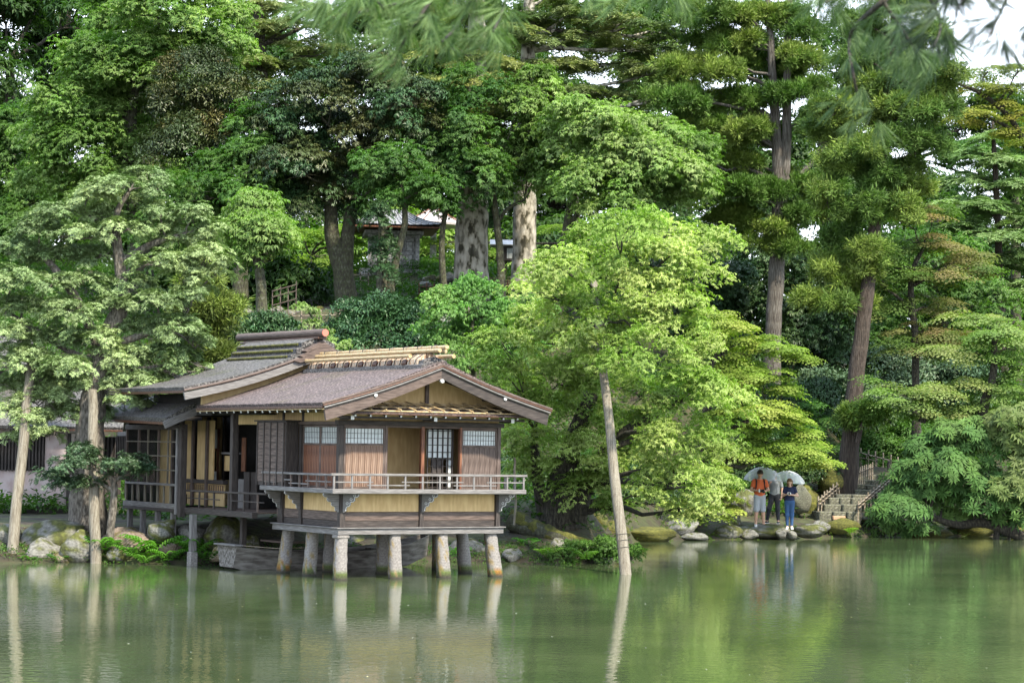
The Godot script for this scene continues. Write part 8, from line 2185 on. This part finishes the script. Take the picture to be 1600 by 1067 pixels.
func umbrella(label: String, at: Vector3, grip: Vector3, lean: Vector3, r: float) -> void:
	# at: the middle of the dome's rim plane
	var o := thing("umbrella", label, "umbrella", at)
	var up := lean.normalized()
	var x := up.cross(Vector3.FORWARD).normalized()
	var bs := Basis(x, up, x.cross(up))
	if not M.has("clear_plastic"):
		var m := StandardMaterial3D.new()
		m.resource_name = "clear_plastic"
		m.transparency = BaseMaterial3D.TRANSPARENCY_ALPHA
		m.albedo_color = Color(0.93, 0.95, 0.97, 0.42)
		m.roughness = 0.35
		m.cull_mode = BaseMaterial3D.CULL_DISABLED
		M["clear_plastic"] = m
	for k in 8:
		var b := MB.new()
		var rows := 6
		for q in rows + 1:
			for e in 4:
				var a := TAU * (k + e / 3.0) / 8.0
				var t := float(q) / rows
				var rr := r * sin(t * 1.25) / sin(1.25) * (1.0 - 0.06 * t * sin(e / 3.0 * PI))
				var h := r * 0.62 * (cos(t * 1.25) - cos(1.25)) / (1.0 - cos(1.25))
				b.vert(bs * Vector3(cos(a) * rr, h, sin(a) * rr), bs * Vector3(cos(a) * 0.6, 0.8, sin(a) * 0.6))
		for q in rows:
			for e in 3:
				var i0 := q * 4 + e
				b.idx(i0, i0 + 1, i0 + 5)
				b.idx(i0, i0 + 5, i0 + 4)
		part("panel", b.done(), M["clear_plastic"], o)
		var pts := []
		var rad := []
		for q in rows + 1:
			var a2 := TAU * k / 8.0
			var t := float(q) / rows
			pts.append(bs * Vector3(cos(a2) * r * sin(t * 1.25) / sin(1.25), r * 0.62 * (cos(t * 1.25) - cos(1.25)) / (1.0 - cos(1.25)) - 0.006, sin(a2) * r * sin(t * 1.25) / sin(1.25)))
			rad.append(0.004)
		var rb := MB.new()
		rb.tube(pts, rad, 5)
		part("rib", rb.done(), M["white_paint"], o)
	rod("shaft", "white_paint", grip - at, bs * Vector3(0, r * 0.66, 0), 0.006, o)
	var hk := MB.new()
	hk.tube([grip - at + up * 0.06, grip - at - up * 0.06], [0.013, 0.013], 8)
	part("handle", hk.done(), M["white_paint"], o)


func people() -> void:
	var stand := {"neck": Vector3(0, 1.535, 0.005), "head": Vector3(0, 1.65, 0.055), "nod": 0.45,
		"elbow_l": Vector3(-0.27, 1.17, 0.02), "elbow_r": Vector3(0.27, 1.17, 0.02), "wrist_l": Vector3(-0.105, 1.14, 0.26), "wrist_r": Vector3(0.10, 1.12, 0.26),
		"palm_l": Vector3(1, 0.2, 0.1), "palm_r": Vector3(-1, 0.2, 0.1),
		"knee_l": Vector3(-0.10, 0.51, 0.015), "knee_r": Vector3(0.11, 0.51, 0.015), "ankle_l": Vector3(-0.11, 0.095, -0.01), "ankle_r": Vector3(0.14, 0.095, -0.01),
		"toe_l": Vector3(-0.13, 0.05, 0.12), "toe_r": Vector3(0.20, 0.05, 0.11)}
	var ft: Vector3 = Vector3(8.20, 0.39, -74.00)
	var man := thing("person", "person in an orange t-shirt and pale grey shorts looking down at a camera", "person", ft, 0.10)
	var s := 1.04
	figure(man, stand, s, Color(0.50, 0.29, 0.20), Color(0.035, 0.022, 0.014), false, false)
	garment(man, "t_shirt", shirt_bones(stand, 0.55, false, 0.99), s, plain("orange_cloth", 0.62, 0.13, 0.045, 0.85))
	garment(man, "shorts", leg_bones(stand, 0.94, 0.105, 0.092, 0.09), s, plain("grey_cloth", 0.34, 0.36, 0.40, 0.85))
	shoes(man, stand, s, plain("white_shoe", 0.66, 0.66, 0.66, 0.6), M["white_shoe"])
	var strap := MB.new()
	for e in [-1.0, 1.0]:
		strap.tube([Vector3(e * 0.12, 1.15, -0.14), Vector3(e * 0.135, 1.45, -0.10), Vector3(e * 0.13, 1.505, -0.005), Vector3(e * 0.125, 1.43, 0.125), Vector3(e * 0.145, 1.22, 0.135), Vector3(e * 0.175, 1.12, 0.03)], [0.022, 0.022, 0.022, 0.022, 0.018, 0.016], 6)
	strap.box(Vector3(0, 1.26, -0.20), Vector3(0.29, 0.42, 0.15), Basis(), 0.05)
	part("backpack", strap.done(), plain("black_cloth", 0.012, 0.012, 0.014, 0.8), man, Transform3D(Basis().scaled(Vector3(s, s, s)), Vector3.ZERO))
	var grey_shirt := plain("light_grey_cloth", 0.22, 0.24, 0.26, 0.85)
	# the camera in his hands
	var cam := thing("hand_camera", "black and white camera held before the orange t-shirt", "camera", ft + Basis(Vector3.UP, 0.10) * Vector3(0.0, 1.19, 0.345))
	part("body", boxmesh(Vector3(0.14, 0.09, 0.06), 0.012), M["black_cloth"], cam)
	var ln := MB.new()
	ln.tube([Vector3(0.01, -0.005, 0.03), Vector3(0.05, -0.04, 0.15)], [0.036, 0.04], 14)
	part("lens", ln.done(), M["black_cloth"], cam)
	part("grip", boxmesh(Vector3(0.045, 0.10, 0.07), 0.015), M["white_shoe"], cam, Transform3D(Basis(), Vector3(-0.085, -0.005, 0.005)))

	var f2: Vector3 = Vector3(9.15, 0.34, -73.70)
	var woman := thing("person", "person in a navy top and tight blue jeans holding a small white camera", "person", f2, -0.15)
	var w := stand.duplicate()
	w.merge({"elbow_l": Vector3(-0.235, 1.18, 0.03), "elbow_r": Vector3(0.27, 1.19, 0.06), "wrist_l": Vector3(-0.08, 1.24, 0.25), "wrist_r": Vector3(0.06, 1.22, 0.26), "knee_l": Vector3(-0.085, 0.50, 0.02), "knee_r": Vector3(0.085, 0.50, 0.02), "ankle_l": Vector3(-0.075, 0.095, 0), "ankle_r": Vector3(0.08, 0.095, 0), "toe_l": Vector3(-0.085, 0.05, 0.12), "toe_r": Vector3(0.10, 0.05, 0.12), "nod": 0.3, "hip": 0.155}, true)
	s = 0.925
	figure(woman, w, s, Color(0.55, 0.34, 0.25), Color(0.16, 0.085, 0.04), true, true)
	garment(woman, "navy_top", shirt_bones(w, 0.5, true, 1.04), s, plain("navy_cloth", 0.012, 0.018, 0.06, 0.85))
	garment(woman, "jeans", leg_bones(w, 1.92, 0.102, 0.070, 0.050), s, plain("denim", 0.028, 0.075, 0.18, 0.85))
	shoes(woman, w, s, M["white_shoe"], M["white_shoe"])
	var c2 := thing("hand_camera", "small pale camera in the hands of the person in jeans", "camera", f2 + Basis(Vector3.UP, -0.15) * Vector3(-0.01, 1.17, 0.33))
	part("body", boxmesh(Vector3(0.12, 0.075, 0.05), 0.012), M["white_shoe"], c2)
	var l2 := MB.new()
	l2.tube([Vector3(0, 0, 0.025), Vector3(0, -0.005, 0.07)], [0.03, 0.028], 14)
	part("lens", l2.done(), M["black_cloth"], c2)

	var f3: Vector3 = Vector3(8.82, 0.47, -75.00)
	var third := thing("person", "person in a grey top and black trousers stepping between the other two", "person", f3, -0.35)
	var t := stand.duplicate()
	t.merge({"elbow_l": Vector3(-0.26, 1.18, -0.03), "wrist_l": Vector3(-0.16, 1.34, 0.15), "palm_l": Vector3(1, 0, -0.3), "elbow_r": Vector3(0.25, 1.15, 0.0), "wrist_r": Vector3(0.26, 0.92, 0.12), "knee_l": Vector3(-0.18, 0.51, 0.06), "knee_r": Vector3(0.11, 0.50, 0.05), "ankle_l": Vector3(-0.27, 0.095, -0.02), "ankle_r": Vector3(0.13, 0.095, 0.02), "toe_l": Vector3(-0.33, 0.05, 0.10), "toe_r": Vector3(0.15, 0.05, 0.15), "nod": 0.25}, true)
	s = 0.98
	figure(third, t, s, Color(0.52, 0.32, 0.23), Color(0.02, 0.015, 0.012), false, false)
	garment(third, "grey_top", shirt_bones(t, 0.6, false, 0.99), s, grey_shirt)
	garment(third, "trousers", leg_bones(t, 1.88, 0.105, 0.078, 0.058), s, plain("black_trouser", 0.022, 0.024, 0.032, 0.85))
	shoes(third, t, s, M["black_cloth"], M["white_shoe"])

	umbrella("clear plastic umbrella over the person in orange", Vector3(8.34, 1.96, -74.60), ft + Vector3(0.10, 1.2, -0.12), Vector3(-0.05, 1, 0.12), 0.62)
	umbrella("clear plastic umbrella over the person in jeans", Vector3(9.18, 1.89, -74.40), f3 + Vector3(0.1, 1.32, 0.2), Vector3(0.12, 1, 0.10), 0.56)
